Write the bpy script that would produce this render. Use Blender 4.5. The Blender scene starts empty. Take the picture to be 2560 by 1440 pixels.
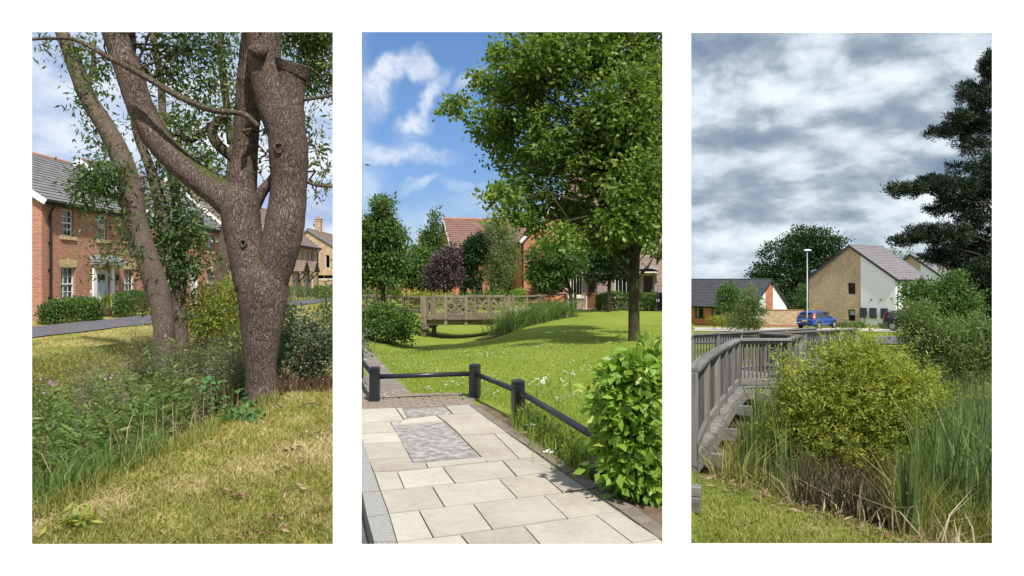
import bpy, math, random
import numpy as np
from mathutils import Vector, Matrix

# ------------------------------------------------------------------ camera
F, HOR, CX, EYE = 1706.667, 700.0, 1280.0, 1.6      # focal length and horizon in photo pixels
sc = bpy.context.scene
col = sc.collection
cam = bpy.data.cameras.new('camera')
cam.lens = 24.0
cam.sensor_width = 36.0
cam.shift_y = (HOR - 720.0) / 2560.0
cam.clip_start = 0.05
cam.clip_end = 6000
camo = bpy.data.objects.new('camera', cam)
camo.location = (0, 0, EYE)
camo.rotation_euler = (math.pi / 2, 0, 0)
col.objects.link(camo)
sc.camera = camo

# ------------------------------------------------------------------ light
SUN_EL, SUN_AZ = math.radians(55), math.radians(26)  # azimuth: to the right of straight behind the camera
sund = bpy.data.lights.new('sun', 'SUN')
sund.energy = 3.6
sund.angle = math.radians(1.2)
sund.color = (1.0, 0.95, 0.88)
suno = bpy.data.objects.new('sun', sund)
sdir = Vector((math.sin(SUN_AZ) * math.cos(SUN_EL), -math.cos(SUN_AZ) * math.cos(SUN_EL), math.sin(SUN_EL)))
suno.rotation_euler = sdir.to_track_quat('Z', 'Y').to_euler()
suno.location = (20, -30, 40)
col.objects.link(suno)

sc.view_settings.view_transform = 'Standard'
sc.view_settings.look = 'None'
sc.view_settings.exposure = 0.75
sc.view_settings.gamma = 1.0
sc.view_settings.use_curve_mapping = False
sc.cycles.max_bounces = 6
sc.cycles.diffuse_bounces = 3
sc.cycles.glossy_bounces = 3
sc.cycles.transmission_bounces = 4
sc.cycles.transparent_max_bounces = 8
sc.cycles.use_denoising = True
sc.cycles.use_adaptive_sampling = True
sc.cycles.adaptive_threshold = 0.02
sc.cycles.caustics_reflective = False
sc.cycles.caustics_refractive = False


class NT:
    """small helper to write node trees"""
    def __init__(s, tree):
        s.t = tree
        s.n = tree.nodes
        s.l = tree.links

    def node(s, kind, ins=None, **props):
        nd = s.n.new(kind)
        for k, v in props.items():
            setattr(nd, k, v)
        for k, v in (ins or {}).items():
            s.put(nd.inputs[k], v)
        return nd

    def put(s, sock, v):
        if isinstance(v, bpy.types.NodeSocket):
            s.l.new(v, sock)
        elif isinstance(v, bpy.types.Node):
            s.l.new(v.outputs[0], sock)
        else:
            if hasattr(sock.default_value, '__len__') and not isinstance(v, (int, float)):
                v = tuple(v)
                if len(v) == 3 and len(sock.default_value) == 4:
                    v = v + (1.0,)
            sock.default_value = v

    def math(s, op, a, b=0.0, c=0.0, clamp=False):
        nd = s.n.new('ShaderNodeMath')
        nd.operation = op
        nd.use_clamp = clamp
        s.put(nd.inputs[0], a)
        s.put(nd.inputs[1], b)
        s.put(nd.inputs[2], c)
        return nd.outputs[0]

    def noise(s, vec, scale, detail=3, rough=0.55, dist=0.0):
        nd = s.node('ShaderNodeTexNoise', {'Scale': scale, 'Detail': detail, 'Roughness': rough, 'Distortion': dist})
        if vec is not None:
            s.put(nd.inputs['Vector'], vec)
        return nd.outputs[0]

    def ramp(s, fac, stops, interp='LINEAR'):
        nd = s.n.new('ShaderNodeValToRGB')
        nd.color_ramp.interpolation = interp
        els = nd.color_ramp.elements
        while len(els) > 1:
            els.remove(els[0])
        els[0].position = stops[0][0]
        els[0].color = tuple(stops[0][1]) + (1.0,) if len(stops[0][1]) == 3 else stops[0][1]
        for p, c in stops[1:]:
            e = els.new(p)
            e.color = tuple(c) + (1.0,) if len(c) == 3 else c
        s.put(nd.inputs[0], fac)
        return nd.outputs[0]

    def smooth(s, x, a, b):
        nd = s.node('ShaderNodeMapRange', {1: a, 2: b, 3: 0.0, 4: 1.0}, interpolation_type='SMOOTHSTEP')
        s.put(nd.inputs[0], x)
        return nd.outputs[0]

    def mix(s, fac, a, b, mode='MIX'):
        nd = s.n.new('ShaderNodeMix')
        nd.data_type = 'RGBA'
        nd.blend_type = mode
        s.put(nd.inputs[0], fac)
        s.put(nd.inputs[6], a)
        s.put(nd.inputs[7], b)
        return nd.outputs[2]

    def vec(s, x, y, z):
        nd = s.n.new('ShaderNodeCombineXYZ')
        s.put(nd.inputs[0], x)
        s.put(nd.inputs[1], y)
        s.put(nd.inputs[2], z)
        return nd.outputs[0]


def build_world():
    w = bpy.data.worlds.new('World')
    sc.world = w
    w.use_nodes = True
    n = NT(w.node_tree)
    n.n.clear()
    out = n.node('ShaderNodeOutputWorld')
    bg = n.node('ShaderNodeBackground')
    bg.inputs['Strength'].default_value = 0.11
    n.l.new(bg.outputs[0], out.inputs[0])
    sky = n.node('ShaderNodeTexSky', sky_type='NISHITA', sun_disc=False)
    sky.sun_elevation = SUN_EL
    sky.sun_rotation = math.radians(180) - SUN_AZ
    sky.air_density = 1.0
    sky.dust_density = 0.6
    sky.ozone_density = 1.6
    tc = n.node('ShaderNodeTexCoord')
    d = tc.outputs['Generated']
    sp = n.node('ShaderNodeSeparateXYZ', {0: d})
    x, y, z = sp.outputs
    # flat cloud layer seen in perspective
    zz = n.math('ADD', n.math('MAXIMUM', z, 0.0), 0.30)
    px = n.math('DIVIDE', x, zz)
    py = n.math('DIVIDE', y, zz)
    pl = n.vec(px, py, 0.0)
    az = n.math('ARCTAN2', x, y)
    el = n.math('ARCSINE', z)
    # deep blue opens up straight ahead, cloud closes in to either side and behind
    side = n.math('ABSOLUTE', n.math('ADD', az, n.math('MULTIPLY', n.math('SUBTRACT', n.noise(pl, 0.6, 2), 0.5), 0.12)))
    cover = n.smooth(side, 0.20, 0.27)
    rightness = n.smooth(az, -0.1, 0.15)
    ang = n.vec(n.math('MULTIPLY', az, 1.0), el, 0.0)
    wob = n.node('ShaderNodeTexNoise', {'Vector': ang, 'Scale': 9.0, 'Detail': 4.0, 'Roughness': 0.6})
    off = n.node('ShaderNodeVectorMath', {0: wob.outputs[1], 1: (0.5, 0.5, 0.5)}, operation='SUBTRACT')
    off2 = n.node('ShaderNodeVectorMath', {0: off.outputs[0], 'Scale': 0.10}, operation='SCALE')
    angw = n.node('ShaderNodeVectorMath', {0: ang, 1: off2.outputs[0]}, operation='ADD').outputs[0]
    # wisps ahead: a handful of soft clouds at their bearings
    wisps = None
    for (u, v, ru, rv, rot, amp) in [
            (935, 215, 70, 45, -0.9, 1.0), (985, 160, 75, 34, -0.35, 1.0), (1055, 158, 55, 28, 0.5, 0.85),
            (1035, 300, 46, 34, -0.6, 0.95), (1085, 232, 70, 18, -0.95, 0.8), (1020, 345, 30, 40, 0.2, 0.35),
            (985, 392, 120, 30, 0.0, 0.75), (1050, 388, 60, 20, 0.0, 0.6), (1035, 472, 40, 13, -0.3, 0.55),
            (915, 480, 50, 50, 0.0, 0.5), (1180, 205, 50, 26, -0.5, 0.5), (1150, 470, 70, 14, 0.0, 0.3),
            (1000, 560, 160, 40, 0.0, 0.35), (1220, 520, 120, 40, 0.0, 0.3), (1420, 420, 60, 30, 0, 0.5), (1640, 120, 80, 30, 0, 0.5)]:
        a0 = math.atan2(u - CX, F)
        e0 = math.atan2(HOR - v, math.hypot(u - CX, F))
        mp = n.node('ShaderNodeMapping', {'Vector': angw, 'Location': (0, 0, 0)}, vector_type='TEXTURE')
        mp.inputs['Location'].default_value = (a0, e0, 0)
        mp.inputs['Rotation'].default_value = (0, 0, -rot)
        mp.inputs['Scale'].default_value = (ru / F, rv / F, 1)
        ln = n.node('ShaderNodeVectorMath', {0: mp.outputs[0]}, operation='LENGTH')
        g = n.math('MULTIPLY', n.smooth(ln.outputs['Value'], 1.5, 0.2), amp)
        wisps = g if wisps is None else n.math('MAXIMUM', wisps, g)
    fine = n.noise(angw, 22.0, 6, 0.62, 0.4)
    fine = n.math('MULTIPLY', n.math('ADD', n.smooth(fine, 0.25, 0.72), 0.35), wisps, clamp=True)
    # blue part
    low = n.smooth(z, 0.36, 0.02)
    blue = n.mix(1.0, sky.outputs[0], n.mix(low, (0.50, 0.64, 0.79), (0.36, 0.44, 0.62)), 'MULTIPLY')
    mid = n.mix(n.math('MULTIPLY', fine, 0.8, clamp=True), blue, (5.0, 5.3, 5.7))
    # broken grey cloud with shaded undersides
    # billows: a warped field, lit from above by comparing it with itself a little higher up
    e2 = n.math('MULTIPLY', n.math('POWER', n.math('MAXIMUM', n.math('ADD', el, 0.05), 0.001), 0.75), 1.7)
    wv = n.node('ShaderNodeTexNoise', {'Vector': n.vec(az, e2, 4.0), 'Scale': 5.0, 'Detail': 3.0})
    wo = n.node('ShaderNodeVectorMath', {0: n.node('ShaderNodeVectorMath', {0: wv.outputs[1], 1: (0.5, 0.5, 0.5)}, operation='SUBTRACT').outputs[0], 'Scale': 0.05}, operation='SCALE')
    q0 = n.node('ShaderNodeVectorMath', {0: n.vec(az, e2, 1.7), 1: wo.outputs[0]}, operation='ADD').outputs[0]
    q1 = n.node('ShaderNodeVectorMath', {0: q0, 1: (0.012, 0.045, 0.0)}, operation='ADD').outputs[0]
    n0 = n.noise(q0, 7.0, 8, 0.54)
    n1 = n.noise(q1, 7.0, 8, 0.54)
    big = n.noise(n.vec(az, n.math('MULTIPLY', e2, 1.35), 8.2), 3.6, 4, 0.5)
    bb = n.math('ADD', n.math('MULTIPLY', n.math('SUBTRACT', n0, n1), 0.50), n.math('ADD', n.math('MULTIPLY', n0, 0.26), n.math('ADD', n.math('MULTIPLY', big, 0.42), 0.155)))
    heavy = n.ramp(bb, [(0.38, (1.2, 1.65, 2.35)), (0.45, (1.75, 2.2, 2.75)), (0.49, (2.35, 2.8, 3.3)),
                        (0.54, (3.5, 4.0, 4.5)), (0.62, (4.9, 5.25, 5.6))])
    light = n.ramp(bb, [(0.36, (2.0, 2.7, 4.3)), (0.44, (2.9, 3.5, 4.7)), (0.52, (3.9, 4.4, 5.2)), (0.62, (5.0, 5.2, 5.6))])
    cloud = n.mix(rightness, light, heavy)
    allc = n.mix(cover, mid, cloud)
    n.put(bg.inputs['Color'], allc)


build_world()

# ------------------------------------------------------------------ helpers
rng = np.random.default_rng(7)
random.seed(7)


def sstep(x, a, b):
    t = np.clip((np.asarray(x, float) - a) / (b - a), 0, 1)
    return t * t * (3 - 2 * t)


def pt(u, v, Y):
    """a point of the place: seen at photo pixel (u, v), Y metres away"""
    return Vector(((u - CX) / F * Y, Y, EYE - (v - HOR) / F * Y))


def tag(o, label=None, cat=None, group=None, kind=None):
    if label: o['label'] = label
    if cat: o['category'] = cat
    if group: o['group'] = group
    if kind: o['kind'] = kind
    return o


def empty(name, loc, rz=0.0, label=None, cat=None, group=None):
    o = bpy.data.objects.new(name, None)
    o.empty_display_size = 0.2
    o.location = loc
    o.rotation_euler = (0, 0, rz)
    col.objects.link(o)
    return tag(o, label, cat, group)


def add_obj(name, me, mat=None, parent=None, smooth=False):
    o = bpy.data.objects.new(name, me)
    if mat is not None:
        me.materials.append(mat)
    if smooth:
        me.polygons.foreach_set('use_smooth', [True] * len(me.polygons))
    col.objects.link(o)
    if parent is not None:
        o.parent = parent
    return o


def np_mesh(name, V, Fc):
    """mesh from arrays; all faces have the same corner count"""
    me = bpy.data.meshes.new(name)
    V = np.asarray(V, np.float32)
    Fc = np.asarray(Fc, np.int32)
    k = Fc.shape[1]
    me.vertices.add(len(V))
    me.vertices.foreach_set('co', V.ravel())
    me.loops.add(Fc.size)
    me.loops.foreach_set('vertex_index', Fc.ravel())
    me.polygons.add(len(Fc))
    me.polygons.foreach_set('loop_start', np.arange(0, Fc.size, k, dtype=np.int32))
    me.polygons.foreach_set('loop_total', np.full(len(Fc), k, np.int32))
    me.update(calc_edges=True)
    return me


class MB:
    """collects simple solids into one mesh"""
    def __init__(s):
        s.v, s.f = [], []

    def poly(s, pts):
        b = len(s.v)
        s.v += [tuple(p) for p in pts]
        s.f.append(list(range(b, b + len(pts))))
        return s

    def box(s, c, size, rot=None, taper=1.0):
        b = len(s.v)
        hx, hy, hz = size[0] / 2, size[1] / 2, size[2] / 2
        for z in (-1, 1):
            k = taper if z > 0 else 1.0
            for x, y in ((-1, -1), (1, -1), (1, 1), (-1, 1)):
                p = Vector((x * hx * k, y * hy * k, z * hz))
                if rot is not None: p = rot @ p
                s.v.append((p.x + c[0], p.y + c[1], p.z + c[2]))
        for f in ((0, 3, 2, 1), (4, 5, 6, 7), (0, 1, 5, 4), (1, 2, 6, 5), (2, 3, 7, 6), (3, 0, 4, 7)):
            s.f.append([b + i for i in f])
        return s

    def bar(s, p, q, w, h, up=(0, 0, 1)):
        """box from p to q, w across and h along up"""
        p, q = Vector(p), Vector(q)
        d = q - p
        L = d.length
        x = d.normalized()
        up = Vector(up)
        y = up.cross(x)
        if y.length < 1e-4: y = Vector((0, 1, 0)).cross(x)
        y.normalize()
        z = x.cross(y)
        m = Matrix((x, y, z)).transposed()
        return s.box((p + q) / 2, (L, w, h), m)

    def prism(s, base, h, top_inset=0.0):
        """upright prism over a ground polygon of 3D points (counter-clockwise)"""
        n = len(base)
        b = len(s.v)
        c = sum((Vector(p) for p in base), Vector()) / n
        s.v += [tuple(p) for p in base]
        for p in base:
            p = Vector(p)
            k = (c - p)
            k.z = 0
            if k.length > 0: p = p + k.normalized() * top_inset
            s.v.append((p.x, p.y, p.z + h))
        s.f.append([b + n + i for i in range(n)])
        s.f.append([b + i for i in reversed(range(n))])
        for i in range(n):
            j = (i + 1) % n
            s.f.append([b + i, b + j, b + n + j, b + n + i])
        return s

    def tube(s, pts, radii, n=8, cap=True, wob=0.0):
        pts = [Vector(p) for p in pts]
        b0 = len(s.v)
        prev = None
        for i, p in enumerate(pts):
            if i == 0: t = pts[1] - p
            elif i == len(pts) - 1: t = p - pts[i - 1]
            else: t = pts[i + 1] - pts[i - 1]
            t.normalize()
            if prev is None:
                a = Vector((0, 0, 1)) if abs(t.z) < 0.9 else Vector((1, 0, 0))
                xx = a.cross(t).normalized()
            else:
                xx = (prev - t * prev.dot(t)).normalized()
            prev = xx
            yy = t.cross(xx)
            r = radii[i] if hasattr(radii, '__len__') else radii
            for k in range(n):
                a = 2 * math.pi * k / n
                rr = r * (1 + wob * random.uniform(-1, 1))
                q = p + (xx * math.cos(a) + yy * math.sin(a)) * rr
                s.v.append((q.x, q.y, q.z))
        for i in range(len(pts) - 1):
            for k in range(n):
                a = b0 + i * n + k
                c = b0 + i * n + (k + 1) % n
                s.f.append([a, c, c + n, a + n])
        if cap:
            s.f.append([b0 + k for k in reversed(range(n))])
            e = b0 + (len(pts) - 1) * n
            s.f.append([e + k for k in range(n)])
        return s

    def mesh(s, name):
        me = bpy.data.meshes.new(name)
        me.from_pydata(s.v, [], s.f)
        me.update()
        return me

    def build(s, name, mat, parent=None, smooth=False, bevel=0.0):
        o = add_obj(name, s.mesh(name), mat, parent, smooth)
        if bevel:
            m = o.modifiers.new('bevel', 'BEVEL')
            m.width = bevel
            m.segments = 2
            m.limit_method = 'ANGLE'
        return o


def spline(pts, per=6):
    """Catmull-Rom through rows of numbers"""
    A = np.array(pts, float)
    A = np.vstack([2 * A[0] - A[1], A, 2 * A[-1] - A[-2]])
    out = []
    for i in range(1, len(A) - 2):
        for t in np.linspace(0, 1, per, endpoint=False):
            p0, p1, p2, p3 = A[i - 1], A[i], A[i + 1], A[i + 2]
            out.append(0.5 * (2 * p1 + (p2 - p0) * t + (2 * p0 - 5 * p1 + 4 * p2 - p3) * t * t + (3 * p1 - p0 - 3 * p2 + p3) * t ** 3))
    out.append(A[-2])
    return np.array(out)


# ------------------------------------------------------------------ materials
MATS = {}


def new_mat(name):
    m = bpy.data.materials.new(name)
    m.use_nodes = True
    n = NT(m.node_tree)
    b = n.n['Principled BSDF']
    MATS[name] = m
    return m, n, b


def rough_mat(name, c1, c2, scale=6.0, rough=0.8, bump=0.0, bscale=40.0, spec=0.3, stretch=(1, 1, 1), metal=0.0, c3=None):
    m, n, b = new_mat(name)
    tc = n.node('ShaderNodeTexCoord')
    mp = n.node('ShaderNodeMapping', {'Vector': tc.outputs['Object'], 'Scale': stretch})
    f = n.noise(mp.outputs[0], scale, 5, 0.6)
    stops = [(0.32, c1), (0.68, c2)] if c3 is None else [(0.28, c1), (0.5, c2), (0.74, c3)]
    n.put(b.inputs['Base Color'], n.ramp(f, stops))
    b.inputs['Roughness'].default_value = rough
    b.inputs['Specular IOR Level'].default_value = spec
    b.inputs['Metallic'].default_value = metal
    if bump:
        bp = n.node('ShaderNodeBump', {'Strength': bump, 'Distance': 0.02, 'Height': n.noise(mp.outputs[0], bscale, 4, 0.6)})
        n.put(b.inputs['Normal'], bp.outputs[0])
    return m


def leaf_mat(name, c1, c2, c3=None, trans=0.3, rough=0.5, spec=0.35, tint=(1.25, 1.25, 0.6)):
    m, n, b = new_mat(name)
    g = n.node('ShaderNodeNewGeometry')
    stops = [(0.0, c1), (1.0, c2)] if c3 is None else [(0.0, c1), (0.72, c2), (1.0, c3)]
    c = n.ramp(g.outputs['Random Per Island'], stops)
    n.put(b.inputs['Base Color'], c)
    b.inputs['Roughness'].default_value = rough
    b.inputs['Specular IOR Level'].default_value = spec
    tr = n.node('ShaderNodeBsdfTranslucent', {'Color': n.mix(1.0, c, tint, 'MULTIPLY')})
    mx = n.node('ShaderNodeMixShader', {0: trans, 1: b.outputs[0], 2: tr.outputs[0]})
    n.put(n.n['Material Output'].inputs[0], mx.outputs[0])
    return m


def brick_mat(name, a, b_, mortar, w=0.225, h=0.075, ms=0.011, bump=0.5, vary=0.25):
    m, n, b = new_mat(name)
    tc = n.node('ShaderNodeTexCoord')
    sp = n.node('ShaderNodeSeparateXYZ', {0: tc.outputs['Object']})
    v = n.vec(n.math('ADD', sp.outputs[0], sp.outputs[1]), sp.outputs[2], 0.0)
    bt = n.node('ShaderNodeTexBrick', {'Vector': v, 'Color1': a, 'Color2': b_, 'Mortar': mortar, 'Scale': 1.0,
                                       'Mortar Size': ms, 'Brick Width': w, 'Row Height': h, 'Bias': -0.1, 'Mortar Smooth': 0.3})
    big = n.noise(tc.outputs['Object'], 0.9, 4, 0.6)
    streak = n.noise(n.vec(n.math('MULTIPLY', sp.outputs[0], 3.0), n.math('MULTIPLY', sp.outputs[1], 3.0), n.math('MULTIPLY', sp.outputs[2], 11.0)), 1.0, 2, 0.6)
    k = n.math('ADD', n.math('MULTIPLY', n.math('SUBTRACT', big, 0.5), vary * 1.5), n.math('MULTIPLY', n.math('SUBTRACT', streak, 0.5), vary * 3.0))
    c = n.mix(1.0, bt.outputs[0], n.vec(n.math('ADD', k, 1.0), n.math('ADD', k, 1.0), n.math('ADD', n.math('MULTIPLY', k, 0.9), 1.0)), 'MULTIPLY')
    n.put(b.inputs['Base Color'], c)
    b.inputs['Roughness'].default_value = 0.88
    b.inputs['Specular IOR Level'].default_value = 0.2
    bp = n.node('ShaderNodeBump', {'Strength': bump, 'Distance': 0.008, 'Height': n.math('MULTIPLY', bt.outputs[1], -1.0)})
    n.put(b.inputs['Normal'], bp.outputs[0])
    return m


def plain(name, c, rough=0.5, spec=0.4, metal=0.0, vary=0.06):
    return rough_mat(name, tuple(x * (1 - vary) for x in c), tuple(min(1, x * (1 + vary)) for x in c), 3.0, rough, 0, spec=spec, metal=metal)


def bark_mat(name, c1, c2, moss=None, scale=1.0):
    m, n, b = new_mat(name)
    tc = n.node('ShaderNodeTexCoord')
    wob = n.noise(tc.outputs['Object'], 7.0 * scale, 3, 0.6)
    sp = n.node('ShaderNodeSeparateXYZ', {0: tc.outputs['Object']})
    v = n.vec(n.math('ADD', sp.outputs[0], n.math('MULTIPLY', wob, 0.16 / scale)), n.math('ADD', sp.outputs[1], n.math('MULTIPLY', wob, 0.12 / scale)),
              n.math('MULTIPLY', sp.outputs[2], 0.13))
    vo = n.node('ShaderNodeTexVoronoi', {'Vector': v, 'Scale': 46.0 * scale}, feature='DISTANCE_TO_EDGE')
    ridge = n.smooth(vo.outputs['Distance'], 0.0, 0.22)
    f = n.noise(tc.outputs['Object'], 2.2 * scale, 5, 0.65)
    c = n.ramp(f, [(0.3, c1), (0.7, c2)])
    c = n.mix(n.math('MULTIPLY', n.math('SUBTRACT', 1.0, ridge), 0.6), c, tuple(x * 0.4 for x in c1))
    if moss:
        g = n.node('ShaderNodeNewGeometry')
        nz = n.node('ShaderNodeSeparateXYZ', {0: g.outputs['Normal']})
        mk = n.math('MULTIPLY', n.smooth(nz.outputs[2], 0.35, 0.75), n.smooth(n.noise(tc.outputs['Object'], 3.5, 4), 0.36, 0.56))
        c = n.mix(mk, c, moss)
    n.put(b.inputs['Base Color'], c)
    b.inputs['Roughness'].default_value = 0.9
    b.inputs['Specular IOR Level'].default_value = 0.15
    hgt = n.math('ADD', ridge, n.math('MULTIPLY', n.noise(tc.outputs['Object'], 60.0 * scale, 3, 0.6), 0.4))
    bp = n.node('ShaderNodeBump', {'Strength': 0.9, 'Distance': 0.02 / scale, 'Height': hgt})
    n.put(b.inputs['Normal'], bp.outputs[0])
    return m


def timber_mat(name, c1, c2, axis=2, scale=1.0):
    """weathered wood, grain along one local axis; each piece gets its own tone"""
    m, n, b = new_mat(name)
    tc = n.node('ShaderNodeTexCoord')
    oi = n.node('ShaderNodeObjectInfo')
    st = [14.0, 14.0, 14.0]
    st[axis] = 0.9
    off = n.vec(n.math('MULTIPLY', oi.outputs['Random'], 37.0), n.math('MULTIPLY', oi.outputs['Random'], 91.0), n.math('MULTIPLY', oi.outputs['Random'], 13.0))
    mp = n.node('ShaderNodeMapping', {'Vector': tc.outputs['Object'], 'Scale': tuple(s * scale for s in st), 'Location': (0, 0, 0)})
    n.put(mp.inputs['Location'], off)
    f = n.noise(mp.outputs[0], 1.6, 5, 0.65, 0.6)
    c = n.ramp(f, [(0.28, c1), (0.72, c2)])
    k = n.math('ADD', n.math('MULTIPLY', oi.outputs['Random'], 0.55), 0.72)
    c = n.mix(1.0, c, n.vec(k, k, n.math('MULTIPLY', k, 0.99)), 'MULTIPLY')
    n.put(b.inputs['Base Color'], c)
    b.inputs['Roughness'].default_value = 0.82
    b.inputs['Specular IOR Level'].default_value = 0.25
    bp = n.node('ShaderNodeBump', {'Strength': 0.35, 'Distance': 0.006, 'Height': f})
    n.put(b.inputs['Normal'], bp.outputs[0])
    return m


def glass_mat(name, refl=0.02, tint=(0.85, 0.9, 0.92)):
    m, n, b = new_mat(name)
    n.n.remove(b)
    lw = n.node('ShaderNodeLayerWeight', {'Blend': 0.5})
    k = n.math('ADD', n.math('MULTIPLY', n.math('POWER', lw.outputs['Facing'], 4.0), 0.9), refl, clamp=True)
    gl = n.node('ShaderNodeBsdfGlossy', {'Color': (0.95, 0.97, 1.0), 'Roughness': 0.03})
    tr = n.node('ShaderNodeBsdfTransparent', {'Color': tint})
    mx = n.node('ShaderNodeMixShader', {0: k, 1: tr.outputs[0], 2: gl.outputs[0]})
    n.put(n.n['Material Output'].inputs[0], mx.outputs[0])
    return m


def slab_mat(name, c1, c2, c3):
    """cast stone: each slab has its own tone, blotches and a few dark specks"""
    m, n, b = new_mat(name)
    tc = n.node('ShaderNodeTexCoord')
    oi = n.node('ShaderNodeObjectInfo')
    off = n.vec(n.math('MULTIPLY', oi.outputs['Random'], 41.0), n.math('MULTIPLY', oi.outputs['Random'], 17.0), 0.0)
    v = n.node('ShaderNodeVectorMath', {0: tc.outputs['Object'], 1: off}, operation='ADD').outputs[0]
    f = n.math('ADD', n.math('MULTIPLY', n.noise(v, 2.2, 6, 0.62), 0.6), n.math('MULTIPLY', n.noise(v, 16.0, 4, 0.65), 0.4))
    c = n.ramp(f, [(0.36, c1), (0.5, c2), (0.62, c3)])
    speck = n.smooth(n.noise(v, 38.0, 2, 0.5), 0.70, 0.78)
    c = n.mix(n.math('MULTIPLY', speck, 0.45), c, tuple(x * 0.4 for x in c1))
    k = n.math('ADD', n.math('MULTIPLY', oi.outputs['Random'], 0.22), 0.88)
    c = n.mix(1.0, c, n.vec(k, k, n.math('MULTIPLY', k, 0.99)), 'MULTIPLY')
    n.put(b.inputs['Base Color'], c)
    b.inputs['Roughness'].default_value = 0.85
    b.inputs['Specular IOR Level'].default_value = 0.25
    bp = n.node('ShaderNodeBump', {'Strength': 0.3, 'Distance': 0.004, 'Height': n.noise(v, 120.0, 4, 0.6)})
    n.put(b.inputs['Normal'], bp.outputs[0])


M = MATS
rough_mat('white_render', (0.84, 0.84, 0.83), (0.88, 0.88, 0.87), 5.0, 0.75, 0.08, 160.0)
brick_mat('red_brick', (0.49, 0.205, 0.125), (0.37, 0.14, 0.088), (0.44, 0.33, 0.255))
brick_mat('orange_brick', (0.52, 0.16, 0.065), (0.42, 0.12, 0.05), (0.42, 0.30, 0.22))
brick_mat('buff_brick', (0.50, 0.345, 0.205), (0.37, 0.235, 0.135), (0.50, 0.42, 0.32), vary=0.5)
brick_mat('pale_buff_brick', (0.58, 0.42, 0.26), (0.43, 0.30, 0.18), (0.58, 0.47, 0.34), vary=0.4)
brick_mat('mauve_brick', (0.34, 0.20, 0.165), (0.25, 0.13, 0.115), (0.52, 0.44, 0.38), ms=0.014)
rough_mat('slate_tile', (0.145, 0.14, 0.145), (0.23, 0.22, 0.225), 2.2, 0.7, 0.2, 30, stretch=(1, 1, 1))
rough_mat('brown_tile', (0.16, 0.115, 0.095), (0.24, 0.175, 0.15), 2.0, 0.75, 0.2, 30)
rough_mat('dark_tile', (0.045, 0.045, 0.05), (0.075, 0.075, 0.08), 2.0, 0.65, 0.2, 30)
rough_mat('grey_tile', (0.16, 0.15, 0.155), (0.22, 0.205, 0.21), 2.0, 0.7, 0.2, 30)
rough_mat('clay_ridge', (0.34, 0.15, 0.09), (0.44, 0.22, 0.13), 4.0, 0.8)
rough_mat('rust_tile', (0.15, 0.082, 0.062), (0.22, 0.13, 0.10), 2.0, 0.75, 0.2, 30)
plain('white_paint', (0.82, 0.83, 0.85), 0.4)
plain('cream_paint', (0.74, 0.70, 0.58), 0.45)
plain('pale_blue_paint', (0.55, 0.66, 0.80), 0.4)
plain('black_plastic', (0.018, 0.018, 0.02), 0.4)
plain('slate_trim', (0.04, 0.042, 0.055), 0.45)
plain('grey_frame', (0.045, 0.055, 0.075), 0.4)
plain('lead_grey', (0.20, 0.21, 0.23), 0.6)
plain('wood_brown', (0.20, 0.085, 0.035), 0.5)
plain('dark_panel', (0.03, 0.022, 0.02), 0.35)
plain('curtain', (0.62, 0.60, 0.56), 0.8)
plain('blind_white', (0.82, 0.82, 0.80), 0.6)
plain('dark_room', (0.02, 0.02, 0.022), 0.9)
rough_mat('sandstone', (0.50, 0.38, 0.20), (0.60, 0.47, 0.27), 6.0, 0.85, 0.2, 60)
glass_mat('glass')
glass_mat('car_glass', 0.10, (0.18, 0.2, 0.22))
rough_mat('asphalt', (0.085, 0.083, 0.09), (0.14, 0.135, 0.14), 3.0, 0.85, 0.4, 260)
rough_mat('pale_path', (0.42, 0.36, 0.30), (0.52, 0.46, 0.40), 4.0, 0.9, 0.2, 120)
rough_mat('grey_path', (0.17, 0.145, 0.125), (0.26, 0.225, 0.195), 7.0, 0.9, 0.4, 160)
slab_mat('slab_stone', (0.36, 0.33, 0.27), (0.415, 0.385, 0.325), (0.45, 0.42, 0.36))
slab_mat('slab_stone_dull', (0.30, 0.265, 0.21), (0.36, 0.325, 0.265), (0.405, 0.37, 0.31))
rough_mat('mortar', (0.21, 0.185, 0.14), (0.31, 0.275, 0.215), 9.0, 0.95, 0.3, 120)
rough_mat('cover_concrete', (0.13, 0.122, 0.11), (0.31, 0.295, 0.275), 11.0, 0.9, 0.8, 70, c3=(0.52, 0.505, 0.48))
rough_mat('granite', (0.18, 0.175, 0.165), (0.30, 0.295, 0.28), 55.0, 0.8, 0.3, 240, c3=(0.42, 0.41, 0.395))
rough_mat('sett_brick', (0.17, 0.135, 0.11), (0.255, 0.205, 0.165), 3.0, 0.9, 0.4, 90, c3=(0.29, 0.225, 0.175))
rough_mat('edging', (0.15, 0.125, 0.095), (0.24, 0.205, 0.165), 5.0, 0.9, 0.6, 80)
rough_mat('bare_soil', (0.10, 0.065, 0.042), (0.20, 0.14, 0.095), 6.0, 0.95, 0.8, 50)
plain('black_paint', (0.016, 0.018, 0.024), 0.33, 0.5, vary=0.2)
timber_mat('bridge_wood', (0.12, 0.095, 0.065), (0.25, 0.205, 0.145), 2)
timber_mat('bridge_wood_x', (0.12, 0.095, 0.065), (0.26, 0.215, 0.15), 0)
timber_mat('grey_wood', (0.06, 0.056, 0.053), (0.165, 0.157, 0.15), 2)
timber_mat('grey_wood_x', (0.10, 0.096, 0.092), (0.26, 0.25, 0.24), 0)
timber_mat('brown_post', (0.12, 0.085, 0.055), (0.22, 0.165, 0.11), 2)
plain('galvanised', (0.26, 0.30, 0.31), 0.45, 0.5, 0.35)
bark_mat('ash_bark', (0.135, 0.094, 0.078), (0.25, 0.19, 0.162), (0.10, 0.12, 0.03))
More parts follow.
